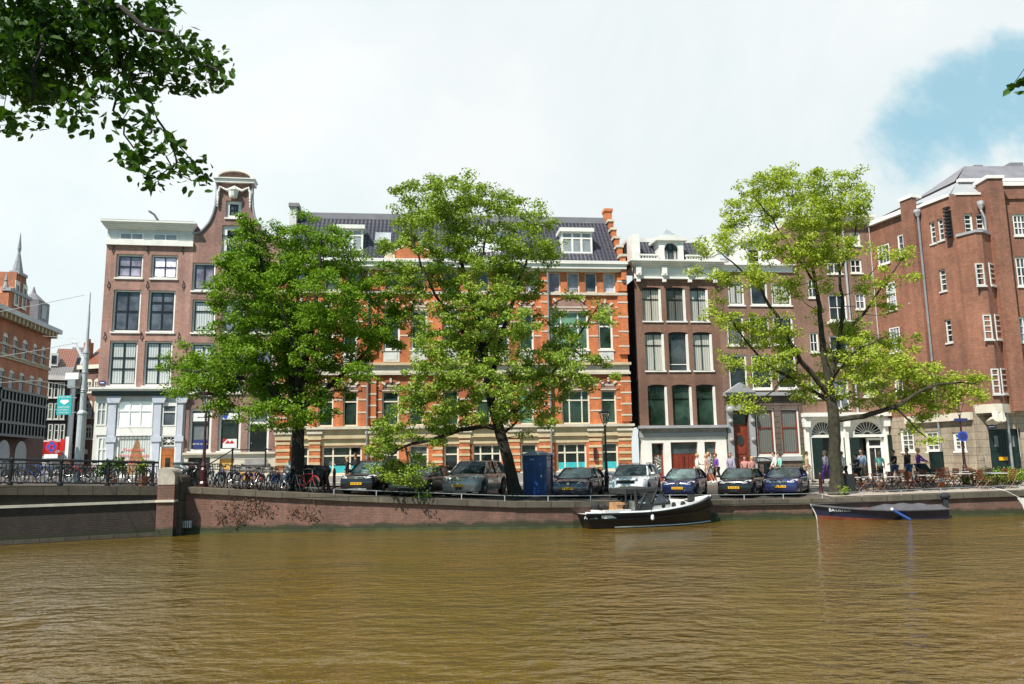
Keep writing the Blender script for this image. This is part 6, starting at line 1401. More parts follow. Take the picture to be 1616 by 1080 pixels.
mb = MB(); mb.tube(railcurve(-1,.0,.03),.045,'boat_black',6); mb.tube(railcurve(1,.0,.03),.045,'boat_black',6); mb.tube([(x,y*.985,z*.55+.05) for x,y,z in railcurve(-1,0,.03)],.022,'boat_black',5); mb.build('rubbing_strake', br)
mb = MB(); A_ = railcurve(-1,-.0,-.05); B_ = railcurve(1,-.0,-.05)
for k in range(26):
    dz = .10
    mb.face([A_[k],A_[k+1],B_[k+1],B_[k]],'boat_white')
    for C_ in (A_,B_): 
        p,q = C_[k],C_[k+1]; mb.face([p,q,(q[0],q[1]*.97,q[2]+dz),(p[0],p[1]*.97,p[2]+dz)],'boat_white')
mb.build('deck', br, fix=False)
mb = MB(); wl = [((t-.5)*(Ln-.3)+s1(t)[4]*.15,-(s1(t)[1]+.02),.05) for t in [k/20 for k in range(3,21)]]; mb.tube(wl,.028,'boat_white',5); mb.build('waterline_stripe', br)
def bp(px_,py_): # pixel on the near side plane of the boat -> local x,z
    d = ray(px_,py_); n_ = Vector((math.sin(ang),-math.cos(ang),0)); P0 = Vector((c.x,c.y+.7,0))+n_*.8; t = (P0-CAM).dot(n_)/d.dot(n_); p = CAM+d*t; q = p-Vector((c.x,c.y+.7,0)); return q.x*math.cos(ang)+q.y*math.sin(ang), p.z
xc0,_ = bp(1008,800); xc1,_ = bp(1094,790); zc_ = bp(1075,789)[1]; zdk = .62
mb = MB(); xs_ = [xc0,xc0+.3,lerp(xc0,xc1,.5),xc1-.35,xc1]; ws_ = [.78,.78,.74,.62,.5]; vs=[]
for x,w2 in zip(xs_,ws_):
    zt_ = zc_ if x < xc1 else zc_-.14; vs += [(x,-w2,.45),(x,-w2,zt_-.06),(x,-w2+.1,zt_),(x,w2-.1,zt_),(x,w2,zt_-.06),(x,w2,.45)]
fs = [(i*6+k,(i+1)*6+k,(i+1)*6+k+1,i*6+k+1) for i in range(4) for k in range(5)]+[tuple(range(6)),tuple(range(24,30))]
mb.mesh(vs,fs,'boat_white'); mb.build('cabin', br, smooth=True)
for x_ in (1048,1065,1081): x,z = bp(x_,798.5-(x_-1048)*.07); w2 = lerp(.78,.60,max(0,(x-xc0)/(xc1-xc0))); mb = MB(); mb.lathe([(.001,-.03),(.1,-.03),(.135,0.01),(.135,.05)],'canvas_dark',(x,-w2-.02,z),12,'y'); mb.build('porthole', br)
x0,_ = bp(1004,790); x1,_ = bp(1057,792); z0 = bp(1030,793)[1]; zt_ = bp(1020,771)[1]; x2,_ = bp(996,775); x3,_ = bp(1040,772)
mb = MB()
for sgn in (-1,1):
    y = sgn*.8; y2 = sgn*.72
    mb.mesh([(x0,y,.55),(x0+.75,y,.62),(x0+.75,y,.9),(x0+.1,y,z0)],[(0,1,2,3)],'canvas_dark'); 
    mb.mesh([(x0+.35,y2,zt_-.05),(x3,y2,zt_-.05),(x0+.8,y,.95),(x0+.65,y,.95)],[(0,1,2,3)],'canvas_dark'); mb.tube([(x0,y,.5),(x0+.02,y2,zt_)],.07,'canvas_dark',6); mb.tube([(x0+.02,y,.62),(x0+.55,y2,zt_-.1)],.05,'canvas_dark',6); mb.tube([(x0+.75,y,.9),(x1,y,z0-.05)],.06,'canvas_dark',6); mb.tube([(x0+.78,y,.8),(x0+.45,y2,zt_)],.05,'canvas_dark',6); mb.tube([(x1,y,z0),(x3,y2,zt_)],.04,'canvas_dark',6); mb.tube([(x0+.7,y,.95),(x3-.05,y2,zt_-.05)],.05,'canvas_dark',6)
    mb.tube([(x2-.25,y2,.5),(x2-.2,y2,zt_)],.04,'canvas_dark',6)
v=[(x2-.2,-.74,zt_-.02),(x3,-.74,zt_),(x3,.74,zt_),(x2-.2,.74,zt_-.02),(x2-.22,-.74,zt_-.22),(x3+.08,-.76,zt_-.13),(x3+.08,.76,zt_-.13),(x2-.22,.74,zt_-.22),((x2+x3)/2,-.4,zt_+.07),((x2+x3)/2,.4,zt_+.07)]
mb.mesh(v,[(0,1,8),(1,2,9,8),(2,3,9),(3,0,8,9),(0,4,5,1),(1,5,6,2),(2,6,7,3),(3,7,4,0)],'canvas_dark'); cano = mb.build('canopy', br)
mb = MB()
for sgn in (-1,1): mb.mesh([(x0+.05,sgn*.77,z0),(x0+.7,sgn*.79,.92),(x0+.35,sgn*.75,zt_-.3)],[(0,1,2)],'pane_grey'); mb.mesh([(x0+.85,sgn*.79,1.0),(x1-.06,sgn*.8,z0),(x3+.05,sgn*.74,zt_-.2)],[(0,1,2)],'pane_grey')
mb.build('clear_panels', cano, fix=False)
mb = MB(); xs0 = -Ln/2+.55; mb.box(xs0,x2-.1,-.95,-.8,.42,.75,'boat_white'); mb.box(xs0,x2-.1,.8,.95,.42,.75,'boat_white'); mb.box(xs0-.1,xs0+.1,-.9,.9,.42,.72,'boat_white'); mb.box(xs0+.12,x2-.3,-.78,.78,.44,.55,'teak'); mb.build('cockpit', br)
mb = MB(); xw = x2-.35; mb.box(xw-.25,xw+.2,-.3,.2,.55,1.0,'teak'); mb.box(xw-.1,xw+.4,-.35,.0,.9,.98,'teak'); mb.build('console', br)
mb = MB(); mb.ball((xs0+.05,0,.88),.17,'canvas_dark',7,1,1,.9); mb.ball((xs0+.35,-.1,.85),.14,'canvas_dark',7,1.3,1,.8); mb.box(xs0-.06,xs0+.1,-.08,.08,.5,.8,'canvas_dark'); mb.build('engine_cover', br)
mb = MB(); mb.box(Ln/2-1.15,Ln/2-.9,-.1,.1,.95,1.22,'canvas_dark'); mb.build('bollard', br)
x,z = bp(1023,816); mb = MB(); mb.lathe([(.01,z-.12),(.07,z-.07),(.07,z+.07),(.01,z+.13)],'white_plain',(x,-1.15,0),8); mb.tube([(x,-1.15,z+.1),(x,-1.05,.72)],.01,'canvas_dark',4); mb.build('fender', br)
xq = bp(933,813)[0]; tq = xq/(Ln-.3)+.5; text('AMSTEL', 'hull_lettering', .16, 'white_plain', br, (xq,-(s1(tq)[0]+.0),.46), (R(90),0,-.25), .02)
# sloop
a_, b2_ = atz(1287,819,0), atz(1484,817,0); Ls_ = (b2_-a_).length+.25; c2 = (a_+b2_)/2; ang2 = math.atan2(b2_.y-a_.y,b2_.x-a_.x)+math.pi
sr = empty('open_sloop', (c2.x+.05,c2.y-.2,0), ang2, 'dark blue open sloop with red waterline, grey tarpaulin and outboard motor moored at the quay', 'boat')
def s2(t):
    hb = .98*(math.sin(min(1,(t+.30)/.75)*math.pi/2)**.8)*(1-max(0,(t-.5)/.5)**2.2); zr_ = .40+.08*(t-.35)**2+.50*max(0,t-.45)**1.7
    return max(.02,hb), max(.01,hb*.82), zr_, -.25, .30*max(0,t-.6)/.4
mb = MB(); hull(mb,Ls_-.3,1,s2,'boat_navy','boat_red',lambda t: lerp(-.03,.17,min(1,max(0,(t-.3)/.7))))
vs_ = mb; o_ = mb.build('hull', sr, smooth=True)
rc = lambda sgn: [((t-.5)*(Ls_-.3)+s2(t)[4],sgn*(s2(t)[0]+.02),s2(t)[2]+.01) for t in [k/26 for k in range(27)]]
mb = MB(); 
for sgn in (-1,1): mb.tube(rc(sgn),.045,'canvas_grey',6)
xb = (Ls_-.3)/2; mb.tube([(xb+.32,0,s2(1)[2]+.05),(xb+.12,0,.2),(xb+.05,0,-.2)],.028,'old_white',6); mb.build('gunwale', sr)
mb = MB(); A_,B_ = rc(-1),rc(1)
for k in range(0,26):
    z0,z1 = [(.04+.12*math.sin(math.pi*min(1,q/15))+.03*math.sin(q*1.7) if q < 15 else -.06) for q in (k,k+1)]
    p,q,r_,s_ = A_[k],A_[k+1],B_[k+1],B_[k]
    m0 = (p[0],0,p[2]+z0+(.08 if k<15 else 0)); m1 = (q[0],0,q[2]+z1+(.08 if k+1<15 else 0))
    mt = 'canvas_grey' if k < 16 else 'canvas_dark'
    mb.face([p,q,m1,m0],mt); mb.face([m0,m1,r_,s_],mt)
mb.build('tarpaulin', sr, fix=False)
mb = MB(); xo = -xb-.15; mb.ball((xo,0,.95),.2,'canvas_dark',8,1.2,.9,.8); mb.box(xo-.1,xo+.1,-.09,.09,-.2,.85,'canvas_dark'); mb.build('outboard_motor', sr)
for sgn in (-1,1): mb = MB(); mb.tube([(.2-.35,sgn*1.03,.42),(.2-1.0,sgn*1.12,.02)],.065,'fender_blue',7); mb.ball((.2-.32,sgn*1.03,.46),.07,'white_plain',6); mb.build('fender', sr)
text('BATAVIER', 'hull_name', .2, 'white_plain', sr, (xb-.75,s2(.86)[0]+.05,.42), (R(90),0,R(180)-.34), .015)
# bow of another boat at the right edge
a_ = atz(1612,813,0); wr_ = empty('white_boat', (Xat(1608,810,34.4)+2.75,34.4,0), math.pi, 'bow of a white boat with mooring line at the right edge', 'boat')
def s3(t): 
    hb = 1.0*(1-max(0,(t-.45)/.55)**2.2); return max(.02,hb), max(.01,hb*.8), .7+.35*max(0,t-.5), -.3, .45*max(0,t-.6)/.4
mb = MB(); hull(mb,4.6,1,s3,'boat_white','boat_white',.1); mb.build('hull', wr_, smooth=True)
mb = MB(); mb.box(-2.2,1.2,-.8,.8,.6,.78,'boat_white'); mb.box(-1.5,.3,-.6,.6,.78,1.1,'boat_white'); mb.build('deck', wr_)
mb = MB(); mb.tube([(2.6,0,.85),(3.0,-.3,1.15),(3.3,-.8,1.3)],.008,'white_plain',5); mb.build('mooring_line', wr_)
# ---------------------------------------------------------------- pavement along the fronts
mb = MB(); FP = [cD0,cDE,cEF,cF1,cG0,cGH,cHI,cI1]
pv = [(x,y-3.6) for x,y in FP]+[FP[-1]]
top = lambda x,y: hs(x,y)+.10
for (a,ya),(b_,yb) in zip(FP,FP[1:]):
    P=[(a,ya-3.4),(b_,yb-3.4),(b_,yb+.2),(a,ya+.2)]; mb.face([(x,y,top(x,y)) for x,y in P],'paving'); mb.face([(a,ya-3.4,hs(a,ya-3.4)-.05),(b_,yb-3.4,hs(b_,yb-3.4)-.05),(b_,yb-3.4,top(b_,yb-3.4)),(a,ya-3.4,top(a,ya-3.4))],'grey_stone')
tag(mb.build('pavement'), 'pale paved footway along the house fronts', kind='structure')
# terrace paving under the cafe and before the corner building
mb = MB(); P=[(14.6,36.6),(25.5,36.8),(40,38),(40,45.6),(29,45.6),(26,50),(22,48.6),(14.6,47.2)]
mb.face([(x,y,hs(x,y)+.03) for x,y in P],'paving'); tag(mb.build('terrace'), 'paved terrace between the cafe front and the quay', kind='structure')
def gp(x, y, Y=None):
    if Y is None: p = ground(x, y); return (p.x,p.y,hs(p.x,p.y))
    X = Xat(x,y,Y); return (X,Y,hs(X,Y))
# ---------------------------------------------------------------- lamps
def lamp(label, px, Y, h, matn, rz=0):
    p = gp(px,770,Y); root = empty('street_lamp', p, rz, label, 'street lamp', 'old fashioned lamp posts along the quay')
    mb = MB(); hh = h-.85
    mb.lathe([(.19,0),(.19,.18),(.14,.26),(.15,.75),(.10,.85),(.13,.92),(.075,1.1),(.065,hh*.55),(.085,hh*.56),(.055,hh*.6),(.045,hh-.1),(.075,hh-.05),(.05,hh)],matn,(0,0,0),10); mb.tube([(-.32,0,hh-.35),(.32,0,hh-.35)],.018,matn,5); mb.ball((-.33,0,hh-.35),.03,matn,5); mb.ball((.33,0,hh-.35),.03,matn,5); mb.build('post', root)
    mb = MB()
    for k in range(6):
        g = math.pi*k/3; c_,s_ = math.cos(g),math.sin(g)
        mb.tube([(0.06*c_,.06*s_,hh+.02),(.13*c_,.13*s_,hh+.12),(.27*c_,.27*s_,hh+.62)],.014,matn,4)
    mb.lathe([(.13,hh+.1),(.13,hh+.13)],matn,(0,0,0),6); mb.lathe([(.29,hh+.61),(.33,hh+.63),(.2,hh+.72),(.1,hh+.78),(.06,hh+.84),(.001,hh+.95)],matn,(0,0,0),6)
    for k in range(6): g = math.pi*k/3; mb.tube([(.31*math.cos(g),.31*math.sin(g),hh+.63),(.33*math.cos(g),.33*math.sin(g),hh+.73)],[.025,.006],matn,4)
    l_ = mb.build('lantern_frame', root); mb = MB(); mb.lathe([(.12,hh+.13),(.255,hh+.60)],'lantern_glass',(0,0,0),6); mb.build('lantern_glass', l_); return root
m_, nt_, b_ = nodes('lantern_glass'); b_.inputs['Transmission Weight'].default_value = .9; b_.inputs['Roughness'].default_value = .1; b_.inputs['Base Color'].default_value = (.9,.9,.86,1); b_.inputs['IOR'].default_value = 1.1
lamp('wine red lamp post among the bicycles before the bell gabled house', 320, 34.0, 4.2, 'wine_iron')
lamp('black lamp post behind the white crossover car', 958, 40.5, 4.25, 'black_iron')
l3 = lamp('wine red lamp post with round blue sign beside the cafe terrace', 1526, 41.8, 4.6, 'wine_iron')
mb = MB(); mb.lathe([(.27,-.12),(.27,-.09)],'sign_blue',(0,0,2.55),18,'y'); mb.lathe([(.2,-.125),(.2,-.12)],'navy_sign',(0,0,2.55),18,'y'); mb.build('round_sign', l3)
mb = MB(); mb.box(-.35,.35,-.1,-.07,3.35,3.5,'navy_sign'); mb.build('name_sign', l3)
# ---------------------------------------------------------------- bollards
bol = None
for i,(x,y,Y,lb) in enumerate([(510,780,38.0,'upright red brown bollard left of the tilted one by the black off-road car'),(520,783,35.2,'tilted red brown bollard between two upright ones'),(527,777,40.5,'red brown bollard nearest the black off-road car'),(1296,776,38.2,'red brown bollard with white top left of the mossy tree trunk')]):
    p = gp(x,y,Y)
    if bol is None:
        bol = root = empty('bollard', p, 0, lb, 'bollard', 'red brown bollards on the street'); mb = MB(); mb.lathe([(.11,0),(.11,.1),(.085,.14),(.075,.75),(.09,.78),(.09,.84),(.07,.98),(.03,1.06),(.001,1.08)],'wine_iron',(0,0,0),10); mb.build('post', root, smooth=True); mb = MB(); mb.lathe([(.0905,.785),(.0905,.835)],'wine_iron',(0,0,0),10); mb.build('ring', root)
    else: o = copy_thing(bol, p, 0, lb)
    if i == 1: o.rotation_euler = (0,R(-12),0)
# ---------------------------------------------------------------- bicycles
for nm,c in (('bike_black',(.015,.015,.017)),('bike_blue',(.03,.06,.22)),('bike_grey',(.3,.3,.32)),('bike_red',(.35,.03,.03)),('bike_purple',(.2,.12,.28)),('bike_green',(.03,.12,.08))): flat(nm,c,.3,.1,5,coat=.4,bmp=0)
def bike(name, mat, label, p, rz, basket=0, group='bicycles parked along the quay'):
    root = empty(name, p, rz, label, 'bicycle', group); r = .34
    for x in (-.53,.55):
        mb = MB(); N=22
        for rr,t_,mm in ((r-.018,.02,'rubber'),(r-.045,.011,'chrome')):
            P = [(math.cos(2*math.pi*k/N)*rr,0,math.sin(2*math.pi*k/N)*rr) for k in range(N+1)]; mb.tube(P,t_,mm,5,cap=False)
        for k in range(9): g = 2*math.pi*k/9; mb.tube([(0,0,0),(math.cos(g)*(r-.045),0,math.sin(g)*(r-.045))],.0028,'chrome',3)
        mb.lathe([(.03,-.05),(.03,.05)],'chrome',(0,0,0),7,'y'); mb.build('wheel', root, loc=(x,0,r))
    mb = MB(); A=(-.10,0,.30); S=(-.24,0,.78); H=(.38,0,.82); H2=(.40,0,.68)
    mb.tube([A,S],.019,mat,6); mb.tube([S,H],.019,mat,6); mb.tube([A,H2],.022,mat,6); mb.tube([H,H2,(.46,0,.5),(.55,0,r)],[.022,.022,.017,.013],mat,6)
    for s_ in (-.04,.04): mb.tube([A,(-.53,s_,r)],.012,mat,5); mb.tube([S,(-.53,s_,r)],.010,mat,5)
    mb.build('frame', root)
    mb = MB()
    for xw in (-.53,.55):
        P=[(xw+math.cos(g)*(r+.035),0,r+math.sin(g)*(r+.035)) for g in [math.pi*(.12+.76*k/9) for k in range(10)]]; mb2 = MB(); mb2.tube(P,.022,mat,5); mb2.build('mudguard', root)
    mb = MB(); mb.tube([S,(-.27,0,.93)],.014,'chrome',5); mb.mesh([(-.42,-.09,.95),(-.42,.09,.95),(-.14,.025,.95),(-.14,-.025,.95),(-.40,-.07,.89),(-.40,.07,.89),(-.14,.02,.92),(-.14,-.02,.92)],[(0,1,2,3),(4,7,6,5),(0,4,5,1),(1,5,6,2),(2,6,7,3),(3,7,4,0)],'rubber'); mb.build('saddle', root)
    mb = MB(); mb.tube([H,(.36,0,.95)],.014,'chrome',5); mb.tube([(.22,-.29,1.0),(.33,-.2,1.03),(.37,0,.99),(.33,.2,1.03),(.22,.29,1.0)],.012,'chrome',5); mb.tube([(.16,-.295,1.0),(.25,-.285,1.0)],.018,'rubber',5); mb.tube([(.16,.295,1.0),(.25,.285,1.0)],.018,'rubber',5); mb.build('handlebar', root)
    mb = MB(); mb.lathe([(.09,-.012),(.09,.012)],'dark_trim',(A[0],-.05,A[2]),12,'y'); mb.tube([A,(A[0]+.12,-.1,A[2]-.13)],.009,'chrome',4); mb.tube([A,(A[0]-.12,.1,A[2]+.13)],.009,'chrome',4); mb.box(A[0]+.07,A[0]+.17,-.17,-.07,A[2]-.14,A[2]-.12,'rubber'); mb.box(A[0]-.17,A[0]-.07,.07,.17,A[2]+.12,A[2]+.14,'rubber'); mb.build('crank', root)
    mb = MB(); mb.box(-.85,-.35,-.06,-.045,.735,.75,'chrome'); mb.box(-.85,-.35,.045,.06,.735,.75,'chrome')
    for x in (-.85,-.62,-.4): mb.box(x,x+.015,-.06,.06,.75,.76,'chrome')
    mb.tube([(-.7,-.055,.735),(-.53,-.06,r)],.007,'chrome',4); mb.tube([(-.7,.055,.735),(-.53,.06,r)],.007,'chrome',4); mb.build('carrier', root)
    if basket:
        mb = MB(); mm = 'white_plain' if basket == 2 else 'brown_wood' if basket == 3 else 'dark_trim'
        x0,x1,z0,z1=.46,.80,.78,1.02
        for z in (z0,(z0+z1)/2,z1): 
            for P in ([(x0,-.2,z),(x1,-.2,z)],[(x1,-.2,z),(x1,.2,z)],[(x1,.2,z),(x0,.2,z)],[(x0,.2,z),(x0,-.2,z)]): mb.tube(P,.009,mm,4)
        mb.box(x0,x1,-.2,.2,z0-.01,z0,mm)
        for k in range(5): y=-.2+.1*k; mb.box(x1,x1+.006,y-.012,y+.012,z0,z1,mm); x=lerp(x0,x1,k/4); mb.box(x-.01,x+.01,-.204,-.2,z0,z1,mm)
        mb.build('basket', root)
    return root
protos = []
G1_ = 'bicycles parked along the quay'
desc = [('bike_black',0,'black bicycle'),('bike_grey',1,'grey bicycle with a dark front basket'),('bike_blue',0,'blue bicycle'),('bike_purple',0,'pale purple bicycle'),('bike_red',0,'red bicycle'),('bike_black',3,'black bicycle with a brown front basket'),('bike_green',0,'dark green bicycle')]
# px, pavement row y, yaw, type, where
bl = [(283,766,-100,0,'beside the grey graffiti box'),(298,768,100,5,'leaning between graffiti box and lamp post'),(333,768,-60,1,'just right of the wine red lamp post'),(341,769,-95,0,'second to the right of the lamp post'),(350,768,-80,6,'third to the right of the lamp post'),(359,769,-105,3,'left of the stoop, under the sloping handrail'),(368,768,-88,0,'under the left end of the stoop'),(377,770,-70,2,'under the stoop railing post'),(384,769,-98,1,'before the stoop, left half'),(391,770,-86,3,'before the middle of the stoop'),(398,769,-110,0,'before the black front door'),(405,770,-82,3,'below the right side of the black door'),(413,770,-75,4,'below the right end of the stoop'),(421,771,-100,1,'before the corner between two houses'),(430,772,-90,0,'at the left edge of the orange brick front'),(438,772,-65,5,'left of the elm trunk by two wheels'),(447,773,-108,2,'immediately left of the elm trunk'),(456,773,-82,0,'touching the left side of the elm trunk'),(484,774,-40,4,'just right of the elm trunk')]
made = {}
for x,y,rz,ty,where in bl:
    Y = 33.9+random.uniform(0,.8); p = gp(x,y,Y); mt,bk,nm = desc[ty]; lb = nm+' '+where
    if ty not in made: made[ty] = bike('bicycle',mt,lb,p,R(rz),bk)
    else: o = copy_thing(made[ty],p,R(rz),lb)
bl2 = [(14,-20,0,'at the far left behind the railing'),(52,170,2,'behind the railing left of the no stopping sign'),(84,0,5,'behind the railing below the no stopping sign'),(112,15,0,'behind the railing at the foot of the tall pole'),(134,185,4,'behind the railing right of the tall pole'),(158,-12,0,'behind the railing left of the potted plant'),(205,8,1,'behind the railing right of the potted plant'),(222,100,6,'behind the railing next to the rounded pillar')]
for x,rz,ty,where in bl2:
    Y = 33.9+random.uniform(-.3,1.2) if x > 60 else 32.4+x/60; p = gp(x,768,Y); mt,bk,nm = desc[ty]
    o = copy_thing(made.get(ty,made[0]),p,R(rz),nm+' '+where); o['group'] = 'bicycles behind the bridge railing'
# cargo bike hood right of elm trunk
p = gp(497,772,35.4); root = empty('cargo_bike', p, R(-12), 'dark cargo bike with rounded black box right of the elm trunk', 'cargo bike')
mb = MB(); mb.prism([(-.45,.25),(.35,.25),(.62,.95),(.5,1.15),(-.35,1.2),(-.55,.9)],-.33,.33,'canvas_dark'); mb.build('box', root)
for x in (-.4,.55): mb = MB(); P=[(math.cos(2*math.pi*k/16)*.24,0,math.sin(2*math.pi*k/16)*.24) for k in range(17)]; mb.tube(P,.025,'rubber',5,cap=False); mb.tube([(-.22,0,0),(.22,0,0)],.006,'chrome',4); mb.tube([(0,0,-.22),(0,0,.22)],.006,'chrome',4); mb.build('wheel', root, loc=(x,-.36,.25))
p = gp(452,765,35.4); root = empty('draped_cover', p, 0, 'white draped cover over a bicycle left of the elm trunk', 'cover'); mb = MB()
mb.mesh([(-.35,-.2,.35),(.35,-.2,.3),(.45,.2,.35),(-.4,.25,.4),(.05,0,1.35),(.18,.05,1.25)],[(0,1,5,4),(1,2,5),(2,3,4,5),(3,0,4),(3,2,1,0)],'white_plain'); mb.build('cloth', root)
# utility boxes
p = gp(289,768,34.9); root = empty('utility_box', p, R(4), 'grey street cabinet covered in white graffiti left of the lamp post', 'street cabinet')
mb = MB(); mb.box(-.42,.42,-.2,.2,.05,1.0,'cabinet_grey'); mb.box(-.45,.45,-.23,.23,1.0,1.05,'cabinet_grey'); mb.box(-.4,.4,-.18,.18,-.02,.05,'grey_stone'); flat('cabinet_grey',(.14,.18,.18),.6,.2,3); c_ = mb.build('cabinet', root)
mb = MB()
for P in ([(-.1,.9),(.1,.75),(-.05,.68)],[(.12,.92),(.25,.8),(.2,.66)],[(.0,.6),(.2,.55),(.05,.45),(.22,.42)],[(.05,.38),(.2,.36),(.28,.25),(.2,.12),(.05,.14),(0,.26),(.05,.38)]): mb.tube([(x,-.205,z) for x,z in P],.03,'white_plain',5)
mb.build('graffiti', c_)
p = gp(306,768,34.9); root = empty('dark_cabinet', p, 0, 'dark street cabinet with curved white mark left of the lamp post', 'street cabinet'); mb = MB(); mb.box(-.28,.28,-.18,.18,.0,.95,'dark_trim'); mb.box(-.3,.3,-.2,.2,.95,1.0,'dark_trim'); c_ = mb.build('cabinet', root); mb = MB(); mb.tube([(.1,-.19,.9),(.16,-.19,.8),(.08,-.19,.68),(-.02,-.19,.62)],.03,'white_plain',5); mb.build('painted_mark', c_)
# ---------------------------------------------------------------- tall pole with signs on the left
Yp = 35.5; p = gp(122,768,Yp); pole = empty('tram_pole', p, 0, 'tall grey tram wire pole with cameras, narrow mast on top', 'pole')
zt1 = atY(128,545,Yp).z-p[2]; zt2 = atY(132,462,Yp).z-p[2]; z_m = atY(125,655,Yp).z-p[2]
mb = MB(); mb.lathe([(.21,0),(.19,.4),(.18,z_m),(.21,z_m+.02),(.21,z_m+.1),(.13,z_m+.2),(.12,zt1-.3),(.07,zt1),(.05,zt2-.9)],'galvanised',(0,0,0),12); mb.lathe([(.035,zt2-.9),(.02,zt2)],'zinc',(0,0,0),6)
for z in (zt1-.4,zt1-2.2,z_m+1.1,z_m+1.9): mb.lathe([(.13,z),(.16,z+.03),(.13,z+.06)],'zinc',(0,0,0),10)
mb.build('mast', pole)
mb = MB(); mb.tube([(0,0,zt1-.9),(-.5,-.1,zt1+.1),(-.6,-.1,zt1+.15)],.06,'white_plain',6); mb.build('camera_arm', pole)
mb = MB(); mb.box(-.75,-.15,-.25,.15,zt1-1.6,zt1-1.3,'white_plain'); mb.box(-.6,-.25,-.3,.1,zt1-2.0,zt1-1.6,'zinc'); mb.build('camera_box', pole)
sg = empty('hanging_sign', (p[0]-.72, Yp-.15, p[2]), 0, 'turquoise advertising sign with white diamond on the tall pole', 'sign')
z0,z1 = atY(107,655,Yp).z-p[2], atY(107,625,Yp).z-p[2]; mb = MB(); mb.box(-.36,.30,-.03,.03,z0,z1,'teal_sign'); s_ = mb.build('panel', sg)
mb = MB(); zc_ = lerp(z0,z1,.66); mb.prism([(-.17,zc_+.1),(.13,zc_+.1),(.2,zc_+.02),(-.02,zc_-.13),(-.24,zc_+.02)],-.04,-.031,'white_plain'); mb.build('diamond_emblem', s_)
text('Amsterdam', 'sign_text', .12, 'white_plain', s_, (-.03,-.035,z1-.07)); text('DIAMOND', 'sign_text', .11, 'white_plain', s_, (-.03,-.035,lerp(z0,z1,.38))); text('EXPERIENCE', 'sign_text', .085, 'white_plain', s_, (-.03,-.035,lerp(z0,z1,.24))); text('OPEN DAILY', 'sign_text', .085, 'white_plain', s_, (-.03,-.035,lerp(z0,z1,.1)))
mb = MB(); mb.box(.28,.5,-.02,.02,z1-.12,z1-.08,'zinc'); mb.box(.28,.5,-.02,.02,z0+.08,z0+.12,'zinc'); mb.build('bracket', sg)
# no stopping sign
Yn = 34.5; p = gp(77,768,Yn); ns = empty('no_stopping_sign', p, 0, 'round blue and red no stopping sign with white plate below', 'traffic sign'); z = atY(77,705.5,Yn).z-p[2]
mb = MB(); mb.tube([(0,.06,0),(0,.06,z+.2)],.035,'galvanised',6)
mb.build('post', ns)
for k in range(7): mb = MB(); mb.lathe([(.062,.25*k+.15),(.062,.25*k+.27)],'white_plain',(.12,.06,0),8); 
mb.build('band', ns)
mb = MB(); mb.lathe([(.27,-.02),(.27,.0)],'sign_red',(0,0,z),20,'y'); mb.lathe([(.21,-.026),(.21,-.02)],'sign_blue',(0,0,z),20,'y')
for a in (45,-45): mb.obox((0,-.03,z),.42,.008,.055,Matrix.Rotation(R(a),3,'Y'),'sign_red')
mb.build('disc', ns); mb = MB(); mb.box(-.30,.30,-.02,.01,z-.5,z-.32,'white_plain'); mb.build('plate', ns)
# striped small posts near the pole
p = gp(100,768,35.0); q = empty('striped_post', p, 0, 'black and white banded traffic post left of the tall pole', 'post'); z = atY(100,600+95,35).z-p[2]
mb = MB(); mb.tube([(0,0,0),(.05,0,z)],.05,'white_plain',8); mb.build('post', q); mb = MB(); mb.box(-.22,-.02,-.1,.1,z-.5,z+.05,'sign_red'); mb.box(.0,.15,-.08,.08,z-.9,z+.15,'white_plain'); mb.build('signal_head', q)
# overhead wires
wn_ = empty('overhead_wires', (0,0,0), 0, 'thin tram wires running from the tall pole to the left', 'wires')
for k,(pts) in enumerate(([(0,563,26),(60,553,31),(124,541,35.4)],[(0,492,26),(60,481,31),(133,466,35.4)],[(0,604,30),(60,601,33),(126,612,35.4)],[(133,535,35.4),(90,532,60),(60,530,80)])): 
    mb = MB(); mb.tube([atY(*q) for q in pts],.012,'old_white',4); mb.build('wire', wn_)
# ---------------------------------------------------------------- plants
def bush(name, p, r, h, n, label, mat='leaf_bush', pot=None, cat='plant', size=.09, seed=5, stems=True):
    rng = np.random.default_rng(seed); root = empty(name, p, 0, label, cat); z0 = .35 if pot else 0
    c = rng.normal(size=(max(6,n//40),3)); c = unit(c)*rng.uniform(.3,1,(len(c),1)); c = c*np.array([r,r*.7,h*.5])+np.array([0,0,z0+h*.5])
    k = rng.integers(0,len(c),n); C = c[k]+rng.normal(size=(n,3))*np.array([r*.16,r*.16,h*.12]); C[:,2] = np.maximum(C[:,2],z0+.02)
    N = unit(rng.normal(size=(n,3))+np.array([0,-.3,.8])); U = unit(np.cross(N,rng.normal(size=(n,3)))); L = size*rng.uniform(.6,1.5,n); leaf_object('foliage',C,N,U,L,L*.6,mat,root)
    mb = MB()
    for q in c: mb.tube([(0,0,z0*.8),(q[0]*.5,q[1]*.5,lerp(z0,q[2],.6)),tuple(q)],.012,'tree_bark',4)
    mb.build('stems', root, fix=False)
    if pot: mb = MB(); mb.lathe([(.16,0),(.22,.34),(.25,.36),(.25,.40),(.2,.38)],pot,(0,0,0),10); mb.build('pot', root)
    return root
flat('terracotta',(.42,.15,.07),.8,.15,3); flat('planter_blue',(.10,.13,.2),.7,.2,3)
bush('potted_plant', gp(177,768,34.1), .6,.8,500,'spiky green plant in terracotta pot behind the bridge railing',pot='terracotta',seed=1,size=.16)
bush('potted_plant', gp(226,768,34.0), .4,.8,400,'yellow green plant behind the end of the bridge railing','leaf_mid',pot='terracotta',seed=2)
bush('shrub', gp(271,768,35), .35,1.0,350,'small flowering shrub between pillar and grey graffiti box','leaf_mid',seed=3)
